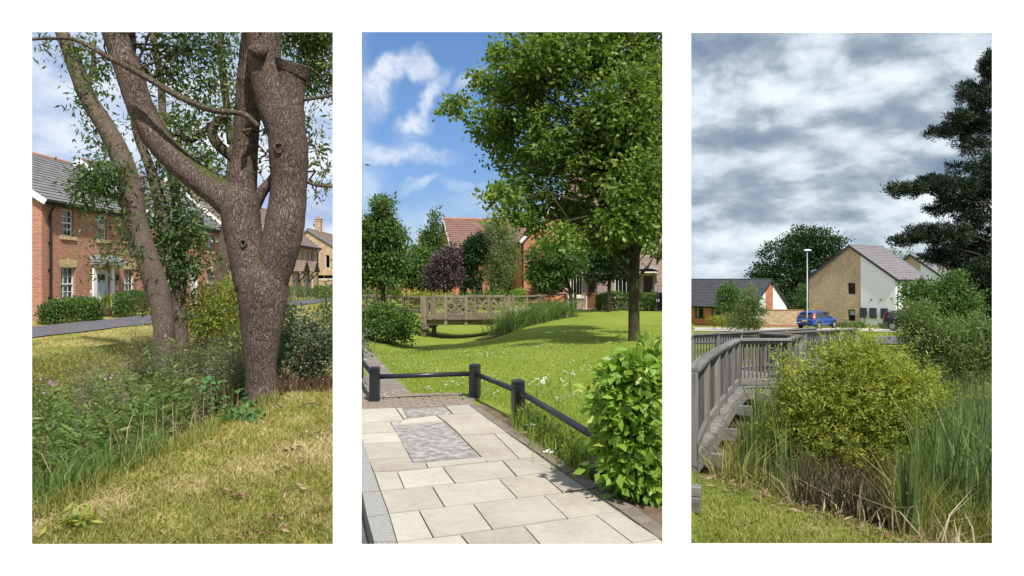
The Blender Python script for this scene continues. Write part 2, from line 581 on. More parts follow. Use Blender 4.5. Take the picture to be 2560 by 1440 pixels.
bark_mat('smooth_bark', (0.17, 0.125, 0.095), (0.285, 0.225, 0.18), (0.12, 0.13, 0.05), 1.6)
bark_mat('dark_bark', (0.05, 0.042, 0.03), (0.115, 0.10, 0.065), None, 1.5)
bark_mat('olive_bark', (0.075, 0.07, 0.035), (0.15, 0.14, 0.065), None, 1.5)
bark_mat('birch_bark', (0.55, 0.52, 0.46), (0.70, 0.67, 0.62), None, 0.6)
leaf_mat('leaf_ash', (0.07, 0.13, 0.035), (0.15, 0.225, 0.06), (0.28, 0.31, 0.09), 0.42)
leaf_mat('leaf_ash_dark', (0.045, 0.095, 0.035), (0.10, 0.165, 0.055), (0.19, 0.25, 0.08), 0.38)
leaf_mat('leaf_mid', (0.06, 0.13, 0.022), (0.17, 0.26, 0.045), (0.34, 0.40, 0.10), 0.45)
leaf_mat('leaf_dark', (0.015, 0.04, 0.012), (0.045, 0.09, 0.024), None, 0.2)
leaf_mat('leaf_oak', (0.018, 0.045, 0.014), (0.05, 0.095, 0.028), None, 0.25)
leaf_mat('leaf_green', (0.04, 0.105, 0.03), (0.12, 0.205, 0.05), (0.20, 0.28, 0.075), 0.38)
leaf_mat('leaf_hedge', (0.03, 0.08, 0.02), (0.11, 0.20, 0.04), (0.20, 0.28, 0.07), 0.3, 0.45)
leaf_mat('leaf_purple', (0.075, 0.055, 0.055), (0.15, 0.115, 0.11), None, 0.2, tint=(1.2, 0.9, 0.9))
leaf_mat('leaf_birch', (0.10, 0.16, 0.05), (0.19, 0.26, 0.09), (0.27, 0.33, 0.13), 0.42)
leaf_mat('leaf_bright', (0.13, 0.26, 0.035), (0.25, 0.40, 0.055), (0.42, 0.50, 0.11), 0.42, 0.42, 0.4)
leaf_mat('leaf_willow', (0.18, 0.25, 0.045), (0.36, 0.41, 0.075), (0.55, 0.53, 0.11), 0.45, 0.5)
leaf_mat('leaf_yellow', (0.17, 0.22, 0.035), (0.28, 0.33, 0.05), (0.40, 0.42, 0.07), 0.35)
leaf_mat('leaf_grey', (0.07, 0.105, 0.055), (0.13, 0.17, 0.095), (0.21, 0.25, 0.16), 0.3, 0.45, 0.5)
leaf_mat('leaf_bramble', (0.055, 0.15, 0.045), (0.11, 0.25, 0.075), None, 0.3)
leaf_mat('leaf_red', (0.20, 0.06, 0.05), (0.32, 0.14, 0.10), None, 0.3, tint=(1.2, 0.9, 0.8))
leaf_mat('leaf_herb', (0.085, 0.15, 0.035), (0.16, 0.24, 0.06), (0.27, 0.33, 0.11), 0.4)
leaf_mat('leaf_herb_grey', (0.15, 0.17, 0.085), (0.24, 0.25, 0.15), (0.36, 0.34, 0.23), 0.35)
leaf_mat('needle', (0.009, 0.022, 0.013), (0.024, 0.045, 0.021), (0.05, 0.07, 0.028), 0.12, 0.5)
leaf_mat('blade_dry', (0.24, 0.22, 0.055), (0.36, 0.31, 0.11), (0.52, 0.42, 0.22), 0.35)
leaf_mat('blade_lush', (0.20, 0.27, 0.035), (0.27, 0.34, 0.05), (0.37, 0.41, 0.10), 0.45)
leaf_mat('blade_right', (0.17, 0.20, 0.035), (0.28, 0.29, 0.07), (0.42, 0.38, 0.16), 0.35)
leaf_mat('reed_green', (0.085, 0.14, 0.045), (0.15, 0.21, 0.07), (0.24, 0.29, 0.11), 0.3, 0.45)
leaf_mat('reed_straw', (0.30, 0.24, 0.14), (0.46, 0.39, 0.26), (0.58, 0.52, 0.38), 0.25)
leaf_mat('rust_stem', (0.13, 0.075, 0.045), (0.22, 0.14, 0.085), None, 0.2, tint=(1.1, 0.9, 0.7))
leaf_mat('blade_straw', (0.40, 0.34, 0.16), (0.52, 0.43, 0.24), (0.62, 0.53, 0.33), 0.3)
leaf_mat('rush_dark', (0.035, 0.035, 0.014), (0.075, 0.068, 0.03), (0.16, 0.13, 0.07), 0.2)
leaf_mat('petal_pink', (0.50, 0.16, 0.42), (0.64, 0.30, 0.56), None, 0.3, tint=(1, 1, 1))
leaf_mat('petal_white', (0.80, 0.80, 0.76), (0.88, 0.88, 0.85), None, 0.3, tint=(1, 1, 1))
leaf_mat('dead_leaf', (0.13, 0.07, 0.035), (0.26, 0.16, 0.085), (0.42, 0.34, 0.22), 0.15, tint=(1, 1, 1))


# ------------------------------------------------------------------ foliage
def unit(a):
    return a / np.maximum(np.linalg.norm(a, axis=1, keepdims=True), 1e-9)


def leaves(pos, d, length, width, fold=0.18, r=rng, flat=0.0):
    """one folded two-triangle leaf for each row of pos; d is the way it points"""
    N = len(pos)
    d = unit(d)
    q = r.normal(size=(N, 3))
    q[:, 2] += flat * 2
    s = unit(np.cross(d, q))
    nn = np.cross(s, d)
    L = np.broadcast_to(np.asarray(length), (N,))[:, None]
    W = np.broadcast_to(np.asarray(width), (N,))[:, None]
    mid = pos + d * L * 0.45
    V = np.empty((N, 4, 3))
    V[:, 0] = pos
    V[:, 1] = mid + s * W * 0.5 + nn * W * fold
    V[:, 2] = pos + d * L
    V[:, 3] = mid - s * W * 0.5 + nn * W * fold
    b = np.arange(N)[:, None] * 4
    T = np.concatenate([b + np.array([[0, 1, 2]]), b + np.array([[0, 2, 3]])], axis=1).reshape(-1, 3)
    return V.reshape(-1, 3), T


def blades(pos, h, w, lean, r=rng, droop=0.35):
    """narrow upright blades of two stacked pieces"""
    N = len(pos)
    a = r.uniform(0, 2 * np.pi, N)
    h = np.broadcast_to(np.asarray(h, float), (N,))
    w = np.broadcast_to(np.asarray(w, float), (N,))
    t = np.stack([np.cos(a), np.sin(a), np.zeros(N)], 1)
    ld = r.uniform(0, 2 * np.pi, N)
    lv = np.stack([np.cos(ld), np.sin(ld), np.zeros(N)], 1) * (np.abs(r.normal(size=N)) * lean * h)[:, None]
    up = np.array([0, 0, 1.0])
    m = pos + lv * 0.4 + up * (h * 0.6)[:, None]
    e = pos + lv * (1 + droop) + up * (h * (1 - 0.15 * droop))[:, None]
    V = np.empty((N, 5, 3))
    V[:, 0] = pos - t * w[:, None] / 2
    V[:, 1] = pos + t * w[:, None] / 2
    V[:, 2] = m + t * w[:, None] * 0.4
    V[:, 3] = m - t * w[:, None] * 0.4
    V[:, 4] = e
    b = np.arange(N)[:, None] * 5
    T = np.concatenate([b + np.array([[0, 1, 2]]), b + np.array([[0, 2, 3]]), b + np.array([[3, 2, 4]])], 1).reshape(-1, 3)
    return V.reshape(-1, 3), T


def join(parts):
    Vs, Ts, o = [], [], 0
    for V, T in parts:
        Vs.append(V)
        Ts.append(T + o)
        o += len(V)
    return np.concatenate(Vs), np.concatenate(Ts)


def clump_centres(ell, n, r, shell=0.5):
    """points through a set of ellipsoids (x, y, z, rx, ry, rz), denser near the skin"""
    E = np.array(ell, float)
    wt = (E[:, 3] * E[:, 4] * E[:, 5]) ** 0.7
    k = r.choice(len(E), n, p=wt / wt.sum())
    d = unit(r.normal(size=(n, 3)))
    rad = shell + (1 - shell) * r.random(n) ** 0.6
    return E[k, :3] + d * E[k, 3:] * rad[:, None], d


def crown_arrays(centres, per, spread, L, W, r, up=0.2, droop=0.0, flatten=0.7, out=None):
    n = len(centres)
    sp = spread * r.uniform(0.55, 1.3, n)
    g = r.normal(size=(n, per, 3)) * sp[:, None, None] * np.array([1, 1, flatten])
    pos = (centres[:, None] + g).reshape(-1, 3)
    d = r.normal(size=(len(pos), 3)) + unit(g.reshape(-1, 3)) * 0.8
    if out is not None:
        d += np.repeat(out, per, 0) * 0.6
    d[:, 2] += up - droop
    s = r.uniform(0.65, 1.25, len(pos))
    return leaves(pos, d, L * s, W * s, r=r, flat=0.5)


def limb_path(a, b, r, bend=0.12, n=6, sag=0.0):
    a, b = np.array(a, float), np.array(b, float)
    t = np.linspace(0, 1, n)[:, None]
    Ln = np.linalg.norm(b - a)
    w = r.normal(size=(n, 3)) * Ln * bend * np.sin(t * np.pi)
    arch = np.array([0, 0, 1.0]) * np.sin(t * np.pi) * Ln * (0.1 - sag)
    return a + (b - a) * t + w * 0.4 + arch


def tree(name, label, base, trunk, ell, n_clump, per, spread, L, W, leafm, barkm, cat='tree', seed=1, group=None, limbs=30,
         limb_r=0.05, droop=0.0, up=0.2, shell=0.45, flatten=0.7, fork=0.35):
    """trunk: rows (x, y, z, radius) relative to base; ell: crown ellipsoids relative to base"""
    r = np.random.default_rng(seed)
    root = empty(name, base, 0, label, cat, group)
    tr = spline(trunk, 4)
    mb = MB()
    mb.tube([t[:3] for t in tr], [max(t[3], 0.006) for t in tr], 10, wob=0.05)
    c, d = clump_centres(ell, n_clump, r, shell)
    lim = r.choice(n_clump, min(limbs, n_clump), replace=False)
    for i in lim:
        tgt = c[i]
        hz = [k for k in range(len(tr)) if tr[k][2] < tgt[2] - 0.15 * np.hypot(tgt[0] - tr[k][0], tgt[1] - tr[k][1]) and k > fork * len(tr)]
        k = hz[int(len(hz) * r.uniform(0.5, 1.0)) - 1] if hz else int(fork * len(tr))
        p = limb_path(tr[k][:3], tgt, r, 0.14, 7)
        r0 = min(tr[k][3] * 0.55, limb_r)
        mb.tube(p, np.linspace(max(r0, 0.008), 0.004, 7), 5, cap=False)
        for _ in range(2):                                   # twigs
            j = r.integers(3, 7)
            q = p[j] + r.normal(size=3) * spread * 1.6
            mb.tube(limb_path(p[j], q, r, 0.1, 3), [0.006, 0.004, 0.003], 3, cap=False)
    mb.build('trunk', barkm, root, smooth=True)
    V, T = crown_arrays(c, per, spread, L, W, r, up, droop, flatten, d)
    add_obj('crown', np_mesh('crown', V, T), leafm, root)
    return root


def px_ell(rows, Y, base, dy=0.0, depth=1.0, r=None):
    """crown lobes given by where they are seen from the photo's spot, at about Y metres"""
    out = []
    for row in rows:
        u, v, ru, rv = row[:4]
        y = row[4] if len(row) > 4 else Y + (r.uniform(-dy, dy) if r is not None else 0)
        p = pt(u, v, y)
        out.append((p.x - base[0], y - base[1], p.z - base[2], ru / F * y, (ru + rv) / 2 / F * y * depth, rv / F * y))
    return out


def shrub(name, label, base, ell, n_clump, per, spread, L, W, leafm, barkm, cat='shrub', seed=1, group=None, stems=10, droop=0.0, up=0.3, shell=0.3, flatten=0.8, stem_r=0.012):
    r = np.random.default_rng(seed)
    root = empty(name, base, 0, label, cat, group)
    c, d = clump_centres(ell, n_clump, r, shell)
    mb = MB()
    for i in r.choice(n_clump, min(stems, n_clump), replace=False):
        a = (r.normal() * 0.12, r.normal() * 0.12, -0.05)
        p = limb_path(a, c[i], r, 0.1, 6)
        mb.tube(p, np.linspace(stem_r, 0.003, 6), 4, cap=False)
    tag(mb.build('stem', barkm, root), kind='stuff')
    V, T = crown_arrays(c, per, spread, L, W, r, up, droop, flatten, d)
    add_obj('foliage', np_mesh('foliage', V, T), leafm, root)
    return root


def shoot_arrays(ell, n, length, nl, L, W, r, up=1.0, shell=0.4, spread=0.35):
    """leafy shoots: leaves set alternately along short upward stems"""
    c, d = clump_centres(ell, n, r, shell)
    ax = unit(d * np.array([0.7, 0.7, 0.3]) + np.array([0, 0, up]) + r.normal(size=(n, 3)) * spread)
    ln = length * r.uniform(0.5, 1.3, n)
    t = np.linspace(0.05, 1, nl)[None, :, None]
    pos = c[:, None] + ax[:, None] * ln[:, None, None] * t
    pos[..., 2] -= (ln[:, None] * t[..., 0] ** 2) * 0.18
    side = unit(np.cross(ax, r.normal(size=(n, 3))))
    s2 = np.cross(ax, side)
    a = np.arange(nl) * 2.4 + r.uniform(0, 6, (n, 1))
    out = side[:, None] * np.cos(a)[..., None] + s2[:, None] * np.sin(a)[..., None]
    dd = ax[:, None] * 0.75 + out
    sz = (1.1 - 0.5 * t[..., 0]) * r.uniform(0.75, 1.2, (n, nl))
    return leaves(pos.reshape(-1, 3), dd.reshape(-1, 3), (L * sz).ravel(), (W * sz).ravel(), r=r, flat=0.3)


def hedge(name, label, corners, zb, h, leafm, n, L, W, seed=1, group=None, cat='hedge', rough=0.06, round_=0.15):
    """clipped hedge over a ground quadrilateral (a, b, c, d)"""
    r = np.random.default_rng(seed)
    A = np.array(corners, float)
    ctr = A.mean(0)
    root = empty(name, (ctr[0], ctr[1], zb), 0, label, cat, group)
    s, t = r.random(n), r.random(n)
    z = r.random(n) ** 0.8
    face = r.random(n)
    s = np.where(face < 0.22, np.where(r.random(n) < 0.5, 0.0, 1.0) + r.normal(size=n) * 0.02, s)
    t = np.where((face >= 0.22) & (face < 0.62), np.where(r.random(n) < 0.5, 0.0, 1.0) + r.normal(size=n) * 0.05, t)
    z = np.where((face >= 0.62) & (face < 0.9), 1.0, z)
    edge = np.maximum(np.abs(s * 2 - 1), np.abs(t * 2 - 1))
    z = z * (1 - round_ * np.clip(edge, 0, 1) ** 6)
    xy = (A[0] * ((1 - s) * (1 - t))[:, None] + A[1] * (s * (1 - t))[:, None] + A[2] * (s * t)[:, None] + A[3] * ((1 - s) * t)[:, None])
    lump = 1 + 0.10 * np.sin(xy[:, 0] * 3.1 + xy[:, 1] * 2.3) * np.sin(xy[:, 0] * 1.3 - xy[:, 1] * 4.1)
    pos = np.concatenate([xy - ctr, (z * h * lump)[:, None]], 1) + r.normal(size=(n, 3)) * rough
    pos[:, 2] = np.abs(pos[:, 2])
    d = r.normal(size=(n, 3))
    d[:, 2] += 0.5
    d[:, :2] += unit(np.concatenate([xy - ctr, np.zeros((n, 1))], 1))[:, :2] * 0.5
    q = r.uniform(0.65, 1.25, n)
    V, T = leaves(pos, d, L * q, W * q, r=r)
    add_obj('foliage', np_mesh('foliage', V, T), leafm, root)
    mb = MB()
    for _ in range(10):
        a, b = r.random(2)
        p = (A[0] * (1 - a) * (1 - b) + A[1] * a * (1 - b) + A[2] * a * b + A[3] * (1 - a) * b) - ctr
        mb.tube([(p[0], p[1], -0.05), (p[0] + r.normal() * 0.05, p[1] + r.normal() * 0.05, h * 0.5), (p[0] + r.normal() * 0.15, p[1] + r.normal() * 0.15, h * 0.9)],
                [0.015, 0.01, 0.005], 4)
    tag(mb.build('stem', M['dark_bark'], root), kind='stuff')
    return root

# ------------------------------------------------------------------ terrain
def kerb_line(Y):
    """plan line of the inner kerb edge in front of the paving"""
    return -0.715 + (Y - 4.14) * (-0.303)


def ground(X, Y):
    X = np.asarray(X, float)
    Y = np.asarray(Y, float)
    Yc = np.maximum(Y, 0.5)
    z = np.zeros(np.broadcast(X, Y).shape)
    # ditch on the left, running away from us
    near = -3.1 - np.maximum(Y - 10, 0) * 0.22
    d = sstep(X, near, near - 1.7) * sstep(X, -9.0, -6.6) * (1 - sstep(Y, 19, 25))
    z = z - 1.15 * d
    # the lawn's shallow swale, crossed by the footbridge
    sw = np.exp(-((X + 2.4 - 0.05 * (Y - 28)) / 3.0) ** 2) * sstep(Y, 13, 25) * (1 - sstep(Y, 33, 42))
    z = z - 0.85 * sw
    # the carriageway in front of the kerb
    k = sstep(kerb_line(Y) - X, 0.01, 0.10) * (1 - sstep(-X - 0.235 * Y, 0.0, 0.10)) * (1 - sstep(Y, 7.0, 8.2))
    z = z - 0.19 * k
    # the ground on the right falls gently away
    wr = sstep(X / Yc, 0.222, 0.262)
    zr = -0.18 - 0.044 * np.minimum(Yc, 110.0)
    s = (X - 1.95) * 0.876 + (Y - 7.4) * 0.483
    pond = sstep(s, -0.1, 1.7) * (1 - sstep(Y, 19, 27)) * (1 - sstep(X, 19, 25))
    zr = zr - 0.85 * pond
    z = z * (1 - wr) + zr * wr
    # gentle unevenness
    z = z + 0.018 * np.sin(X * 1.7 + 0.6 * Y) * np.sin(Y * 1.1 - 0.4 * X) * (1 - sstep(np.abs(X / Yc), -1, 0.18) * 0 ) * np.where((np.abs(X / Yc) < 0.225) & (Y < 11), 0.0, 1.0)
    return z


def gz(x, y):
    return float(ground(np.array([x]), np.array([y]))[0])


def gp(u, Y, dz=0.0):
    x = (u - CX) / F * Y
    return Vector((x, Y, gz(x, Y) + dz))


def terrain():
    ys = np.concatenate([np.linspace(-30, 2, 12, endpoint=False), np.arange(2, 30, 0.16), np.geomspace(30, 3000, 110)])
    xp = np.concatenate([np.arange(0, 16, 0.16), np.geomspace(16, 3000, 90)])
    xs = np.concatenate([-xp[:0:-1], xp])
    X, Y = np.meshgrid(xs, ys)
    Z = ground(X, Y)
    nx, ny = len(xs), len(ys)
    V = np.stack([X.ravel(), Y.ravel(), Z.ravel()], 1)
    i = np.arange(nx * ny).reshape(ny, nx)
    Q = np.stack([i[:-1, :-1], i[:-1, 1:], i[1:, 1:], i[1:, :-1]], -1).reshape(-1, 4)
    me = np_mesh('ground', V, Q)
    # what grows where: r = dry meadow, g = lush lawn, b = bare litter under plants
    Xf, Yf = X.ravel(), Y.ravel()
    ratio = Xf / np.maximum(Yf, 0.5)
    dry = sstep(-ratio, 0.22, 0.25)
    lush = 1 - sstep(np.abs(ratio), 0.215, 0.24)
    near = -3.1 - np.maximum(Yf - 10, 0) * 0.22
    ditch = sstep(Xf, near + 0.05, near - 0.7) * sstep(Xf, -8.3, -6.9) * (1 - sstep(Yf, 17, 22))
    s = (Xf - 1.95) * 0.876 + (Yf - 7.4) * 0.483
    pond = sstep(s, -0.25, 0.3) * (1 - sstep(Yf, 18, 24)) * (1 - sstep(Xf, 17, 22)) * sstep(ratio, 0.235, 0.26)
    C = np.stack([dry, lush, np.maximum(ditch, pond), np.ones_like(dry)], 1).astype(np.float32)
    at = me.color_attributes.new('cover', 'FLOAT_COLOR', 'POINT')
    at.data.foreach_set('color', C.ravel())
    m, n, b = new_mat('turf')
    tc = n.node('ShaderNodeTexCoord')
    v = tc.outputs['Object']
    a = n.node('ShaderNodeAttribute', attribute_name='cover')
    sp = n.node('ShaderNodeSeparateColor', {0: a.outputs['Color']})
    f1 = n.noise(v, 0.55, 5, 0.65)
    f2 = n.noise(v, 7.0, 5, 0.7)
    f3 = n.noise(v, 70.0, 3, 0.7)
    f = n.math('ADD', n.math('MULTIPLY', f1, 0.55), n.math('ADD', n.math('MULTIPLY', f2, 0.27), n.math('MULTIPLY', f3, 0.18)))
    cdry = n.ramp(f, [(0.36, (0.13, 0.15, 0.025)), (0.48, (0.24, 0.22, 0.05)), (0.56, (0.36, 0.29, 0.11)), (0.66, (0.44, 0.345, 0.18))])
    clush = n.ramp(f, [(0.36, (0.145, 0.20, 0.027)), (0.52, (0.195, 0.245, 0.036)), (0.68, (0.26, 0.29, 0.06))])
    crt = n.ramp(f, [(0.38, (0.09, 0.15, 0.02)), (0.52, (0.17, 0.20, 0.035)), (0.66, (0.32, 0.28, 0.12))])
    csoil = n.ramp(f2, [(0.3, (0.045, 0.032, 0.02)), (0.7, (0.13, 0.095, 0.06))])
    c = n.mix(sp.outputs[0], crt, cdry)
    c = n.mix(sp.outputs[1], c, clush)
    c = n.mix(sp.outputs[2], c, csoil)
    n.put(b.inputs['Base Color'], c)
    b.inputs['Roughness'].default_value = 0.95
    b.inputs['Specular IOR Level'].default_value = 0.1
    bp = n.node('ShaderNodeBump', {'Strength': 0.6, 'Distance': 0.025, 'Height': n.math('ADD', f3, n.math('MULTIPLY', f2, 1.5))})
    n.put(b.inputs['Normal'], bp.outputs[0])
    o = add_obj('ground', me, m, None, True)
    tag(o, kind='structure')


terrain()


# ------------------------------------------------------------------ white wall standing in for the blank margins round the three views
def white_wall():
    Y, T, H, WX = 2.2, 0.16, 2.6, 2.6
    rows = [(80, 832, 80, 1360), (904, 1656, 80, 1360), (1728, 2480, 82, 1358)]
    op = []
    for (u0, u1, v0, v1) in rows:
        a, b = pt(u0, v1, Y), pt(u1, v0, Y)
        op.append((a.x, b.x, a.z, b.z))
    mb = MB()
    # openings splay outwards towards the garden side
    bk = [(op[0][0] - 0.16, op[0][1] - 0.01, op[0][2] - 0.09, op[0][3] + 0.09),
          (op[1][0] - 0.045, op[1][1] + 0.045, op[1][2] - 0.09, op[1][3] + 0.09),
          (op[2][0] + 0.01, op[2][1] + 0.16, op[2][2] - 0.09, op[2][3] + 0.09)]
    for (o3, y, flip) in ((op, Y, False), (bk, Y + T, True)):
        xs = [-WX, o3[0][0], o3[0][1], o3[1][0], o3[1][1], o3[2][0], o3[2][1], WX]
        for i in range(7):
            x0, x1 = xs[i], xs[i + 1]
            if i in (1, 3, 5):
                q = o3[i // 2]
                cells = [(-0.05, q[2]), (q[3], H)]
            else:
                cells = [(-0.05, H)]
            for z0, z1 in cells:
                p = [(x0, y, z0), (x1, y, z0), (x1, y, z1), (x0, y, z1)]
                mb.poly(p[::-1] if flip else p)
    for f, b in zip(op, bk):
        fr = [(f[0], Y, f[2]), (f[1], Y, f[2]), (f[1], Y, f[3]), (f[0], Y, f[3])]
        br = [(b[0], Y + T, b[2]), (b[1], Y + T, b[2]), (b[1], Y + T, b[3]), (b[0], Y + T, b[3])]
        for i in range(4):
            j = (i + 1) % 4
            mb.poly([fr[i], br[i], br[j], fr[j]])
    for a, b in (((-WX, Y), (-WX, Y + T)), ((WX, Y + T), (WX, Y))):
        mb.poly([(b[0], b[1], -0.05), (a[0], a[1], -0.05), (a[0], a[1], H), (b[0], b[1], H)])
    mb.poly([(-WX, Y, H), (WX, Y, H), (WX, Y + T, H), (-WX, Y + T, H)])
    o = mb.build('margin_wall', M['white_render'])
    tag(o, 'smooth white wall with three tall rectangular openings, standing in for the blank margins round the views', 'wall')


white_wall()


# ------------------------------------------------------------------ strips laid on the ground
def sheet(name, pts2, mat, dz=0.006, n=1, m=1, kind='structure', parent=None):
    """quadrilateral (a, b, c, d) draped on the ground"""
    A = [np.array(p, float) for p in pts2]
    V, Q = [], []
    for i in range(n + 1):
        for j in range(m + 1):
            s, t = i / n, j / m
            p = A[0] * (1 - s) * (1 - t) + A[1] * s * (1 - t) + A[2] * s * t + A[3] * (1 - s) * t
            V.append((p[0], p[1], 0))
    V = np.array(V)
    V[:, 2] = ground(V[:, 0], V[:, 1]) + dz
    for i in range(n):
        for j in range(m):
            a = i * (m + 1) + j
            Q.append((a, a + m + 1, a + m + 2, a + 1))
    o = add_obj(name, np_mesh(name, V, Q), mat, parent, True)
    return tag(o, kind=kind)


sheet('road', [(-16.2, 10), (-13.0, 10), (-13.6, 95), (-16.6, 95)], M['asphalt'], 0.03, 6, 120)
sheet('house_path', [(-18.4, 22.4), (-16.25, 22.4), (-16.25, 23.3), (-18.4, 23.3)], M['grey_path'], 0.03, 3, 3)
sheet('road', [(-0.2, 40.4), (-0.2, 37.6), (9.6, 37.2), (9.6, 40.6)][::-1], M['pale_path'], 0.03, 14, 3)   # pale drive before the houses ahead
sheet('road', [(12.5, 46.5), (9.55, 36), (46, 32), (52, 42)], M['asphalt'], 0.05, 40, 14)                        # road on the right
sheet('pavement', [(16.3, 61), (15.1, 57), (50, 52.5), (54, 57)], M['pale_path'], 0.05, 40, 6)
sheet('drive', [(18.2, 68.5), (16.4, 61.2), (34, 58.2), (34, 66)], M['pale_path'], 0.055, 30, 6)


# ------------------------------------------------------------------ grass
def u_scatter(n, u0, u1, y0, y1, r, power=1.0):
    """random ground positions across a wedge of the place, thinning with distance"""
    t = r.random(n)
    Y = y0 * (y1 / y0) ** t if power == 1.0 else (y0 ** (1 - power) + t * (y1 ** (1 - power) - y0 ** (1 - power))) ** (1 / (1 - power))
    u = r.uniform(u0, u1, n)
    X = (u - CX) / F * Y
    return X, Y


def turf(name, label, X, Y, h, w, mat, r, lean=0.5):
    P = np.stack([X, Y, ground(X, Y) - 0.005], 1)
    V, T = blades(P, h * r.uniform(0.5, 1.3, len(X)), w, lean, r)
    o = add_obj(name, np_mesh(name, V, T), mat)
    return tag(o, label, 'grass', kind='stuff')


def patchy(X, Y, s, seed):
    a = np.sin(X * s * 1.7 + seed) * np.sin(Y * s * 1.3 + 2 * seed) + 0.6 * np.sin(X * s * 4.1 - Y * s * 2.7 + seed) + 0.4 * np.sin(X * s * 9.3 + Y * s * 7.1)
    return a


r = np.random.default_rng(11)
X, Y = u_scatter(95000, -60, 900, 3.2, 26, r, 1.6)
ok = (X > -3.25 - np.maximum(Y - 10, 0) * 0.22) | (X < -8.1)
ok &= (X > -12.9)
ok &= ~((X > -0.24 * Y) & (Y < 9))
X, Y = X[ok], Y[ok]
pk = patchy(X, Y, 1.0, 1.3) + r.normal(size=len(X)) * 0.5
sel = pk > 0.75
turf('meadow_grass', 'bleached straw patches in the grass by the ditch', X[sel], Y[sel], 0.045 * np.ones(sel.sum()), 0.006 + 0.0006 * Y[sel], M['blade_straw'], r, 0.9)
sel = (pk > -0.1) & (pk <= 0.75)
turf('meadow_grass', 'short yellowing grass on the banks of the overgrown ditch', X[sel], Y[sel], 0.05 * np.ones(sel.sum()), 0.006 + 0.0006 * Y[sel], M['blade_dry'], r, 0.7)
sel = (pk <= -0.1) & (pk > -1.1)
turf('meadow_grass', 'greener tufts among the yellowing grass by the ditch', X[sel], Y[sel], 0.055 * np.ones(sel.sum()), 0.006 + 0.0006 * Y[sel], M['blade_right'], r, 0.7)

# long fringe where the mower stops
t = r.random(2600)
Yf = 3.6 * (9.0 / 3.6) ** t
Xf = -3.25 - np.abs(r.normal(size=len(Yf))) * 0.30 + 0.12 * np.sin(Yf * 3) + 0.1
turf('ditch_grass', 'long green grass along the edge of the ditch', Xf, Yf, 0.17 * np.ones(len(Yf)), 0.009, M['blade_right'], r, 0.45)

X, Y = u_scatter(70000, 860, 1720, 5.2, 24, r, 1.7)
lawn_edge = lambda X, Y: (Y > 9.05 + 0 * X) | (X > -0.45 + (9.1 - Y) * 0.38 + 0.12)
ok = lawn_edge(X, Y) & ~((X < -1.36 - (Y - 9.5) * 0.305) & (Y < 18))
ok &= (X / Y > -0.243) & (X / Y < 0.252)
ok &= ~((Y > 24) & (np.abs(X - 6) < 6) & (Y > 37))
X, Y = X[ok], Y[ok]
turf('lawn_grass', 'bright green mown lawn grass around the timber footbridge', X, Y, 0.04 * np.ones(len(X)), 0.005 + 0.0005 * Y, M['blade_lush'], r, 0.8)

X, Y = u_scatter(30000, 1600, 2560, 3.6, 8.5, r, 1.4)
s = (X - 1.95) * 0.876 + (Y - 7.4) * 0.483
ok = (s < 0.1 + 0.25 * r.normal(size=len(X)) * 0.6) & (X / Y > 0.235)
X, Y, = X[ok], Y[ok]
turf('bank_grass', 'mown olive grass sloping down to the reeds by the boardwalk', X, Y, 0.05 * np.ones(len(X)), 0.008, M['blade_right'], r, 0.7)
X, Y = u_scatter(30000, 1700, 2540, 20, 60, r, 1.3)
ok = (Y > 26) & ((Y < 31) | (Y > 46.5)) & (Y < 54)
X, Y = X[ok], Y[ok]
turf('verge_grass', 'grass verges along the road beyond the boardwalk', X, Y, 0.08 * np.ones(len(X)), 0.035, M['blade_lush'], r, 0.6)

# ------------------------------------------------------------------ houses
def wall_face(mb, o, dx, L, H, ops, th, nrm):
    """upright rectangle from o along dx with openings (x0, x1, z0, z1); reveals of depth th inwards"""
    o, dx, nrm = Vector(o), Vector(dx), Vector(nrm)
    xs = sorted({0.0, L} | {q[0] for q in ops} | {q[1] for q in ops})
    zs = sorted({0.0, H} | {q[2] for q in ops} | {q[3] for q in ops})
    up = Vector((0, 0, 1))
    for i in range(len(xs) - 1):
        for j in range(len(zs) - 1):
            cx, cz = (xs[i] + xs[i + 1]) / 2, (zs[j] + zs[j + 1]) / 2
            if any(q[0] < cx < q[1] and q[2] < cz < q[3] for q in ops): continue
            mb.poly([o + dx * xs[i] + up * zs[j], o + dx * xs[i + 1] + up * zs[j], o + dx * xs[i + 1] + up * zs[j + 1], o + dx * xs[i] + up * zs[j + 1]])
    for (a, b, c, d) in ops:
        p = [o + dx * a + up * c, o + dx * b + up * c, o + dx * b + up * d, o + dx * a + up * d]
        for i in range(4):
            j = (i + 1) % 4
            mb.poly([p[i], p[j], p[j] - nrm * th, p[i] - nrm * th])


def roof_slope(mb, e0, e1, r0, r1, courses, lift=0.035, thick=0.05):
    """overlapping courses from the eaves line (e0-e1) up to the ridge line (r0-r1)"""
    e0, e1, r0, r1 = (Vector(p) for p in (e0, e1, r0, r1))
    nrm = (e1 - e0).cross(r0 - e0).normalized()
    if nrm.z < 0: nrm = -nrm
    for k in range(courses):
        a, b = k / courses, min(1.0, (k + 1.12) / courses)
        p0, p1 = e0.lerp(r0, a) + nrm * (lift + thick), e1.lerp(r1, a) + nrm * (lift + thick)
        q0, q1 = e0.lerp(r0, b) + nrm * thick, e1.lerp(r1, b) + nrm * thick
        d0, d1 = e0.lerp(r0, a), e1.lerp(r1, a)
        mb.poly([p0, p1, q1, q0])
        mb.poly([d0, d1, p1, p0])
        mb.poly([d0, p0, q0, e0.lerp(r0, b)])
        mb.poly([p1, d1, e1.lerp(r1, b), q1])
    mb.poly([e0, r0, r1, e1])


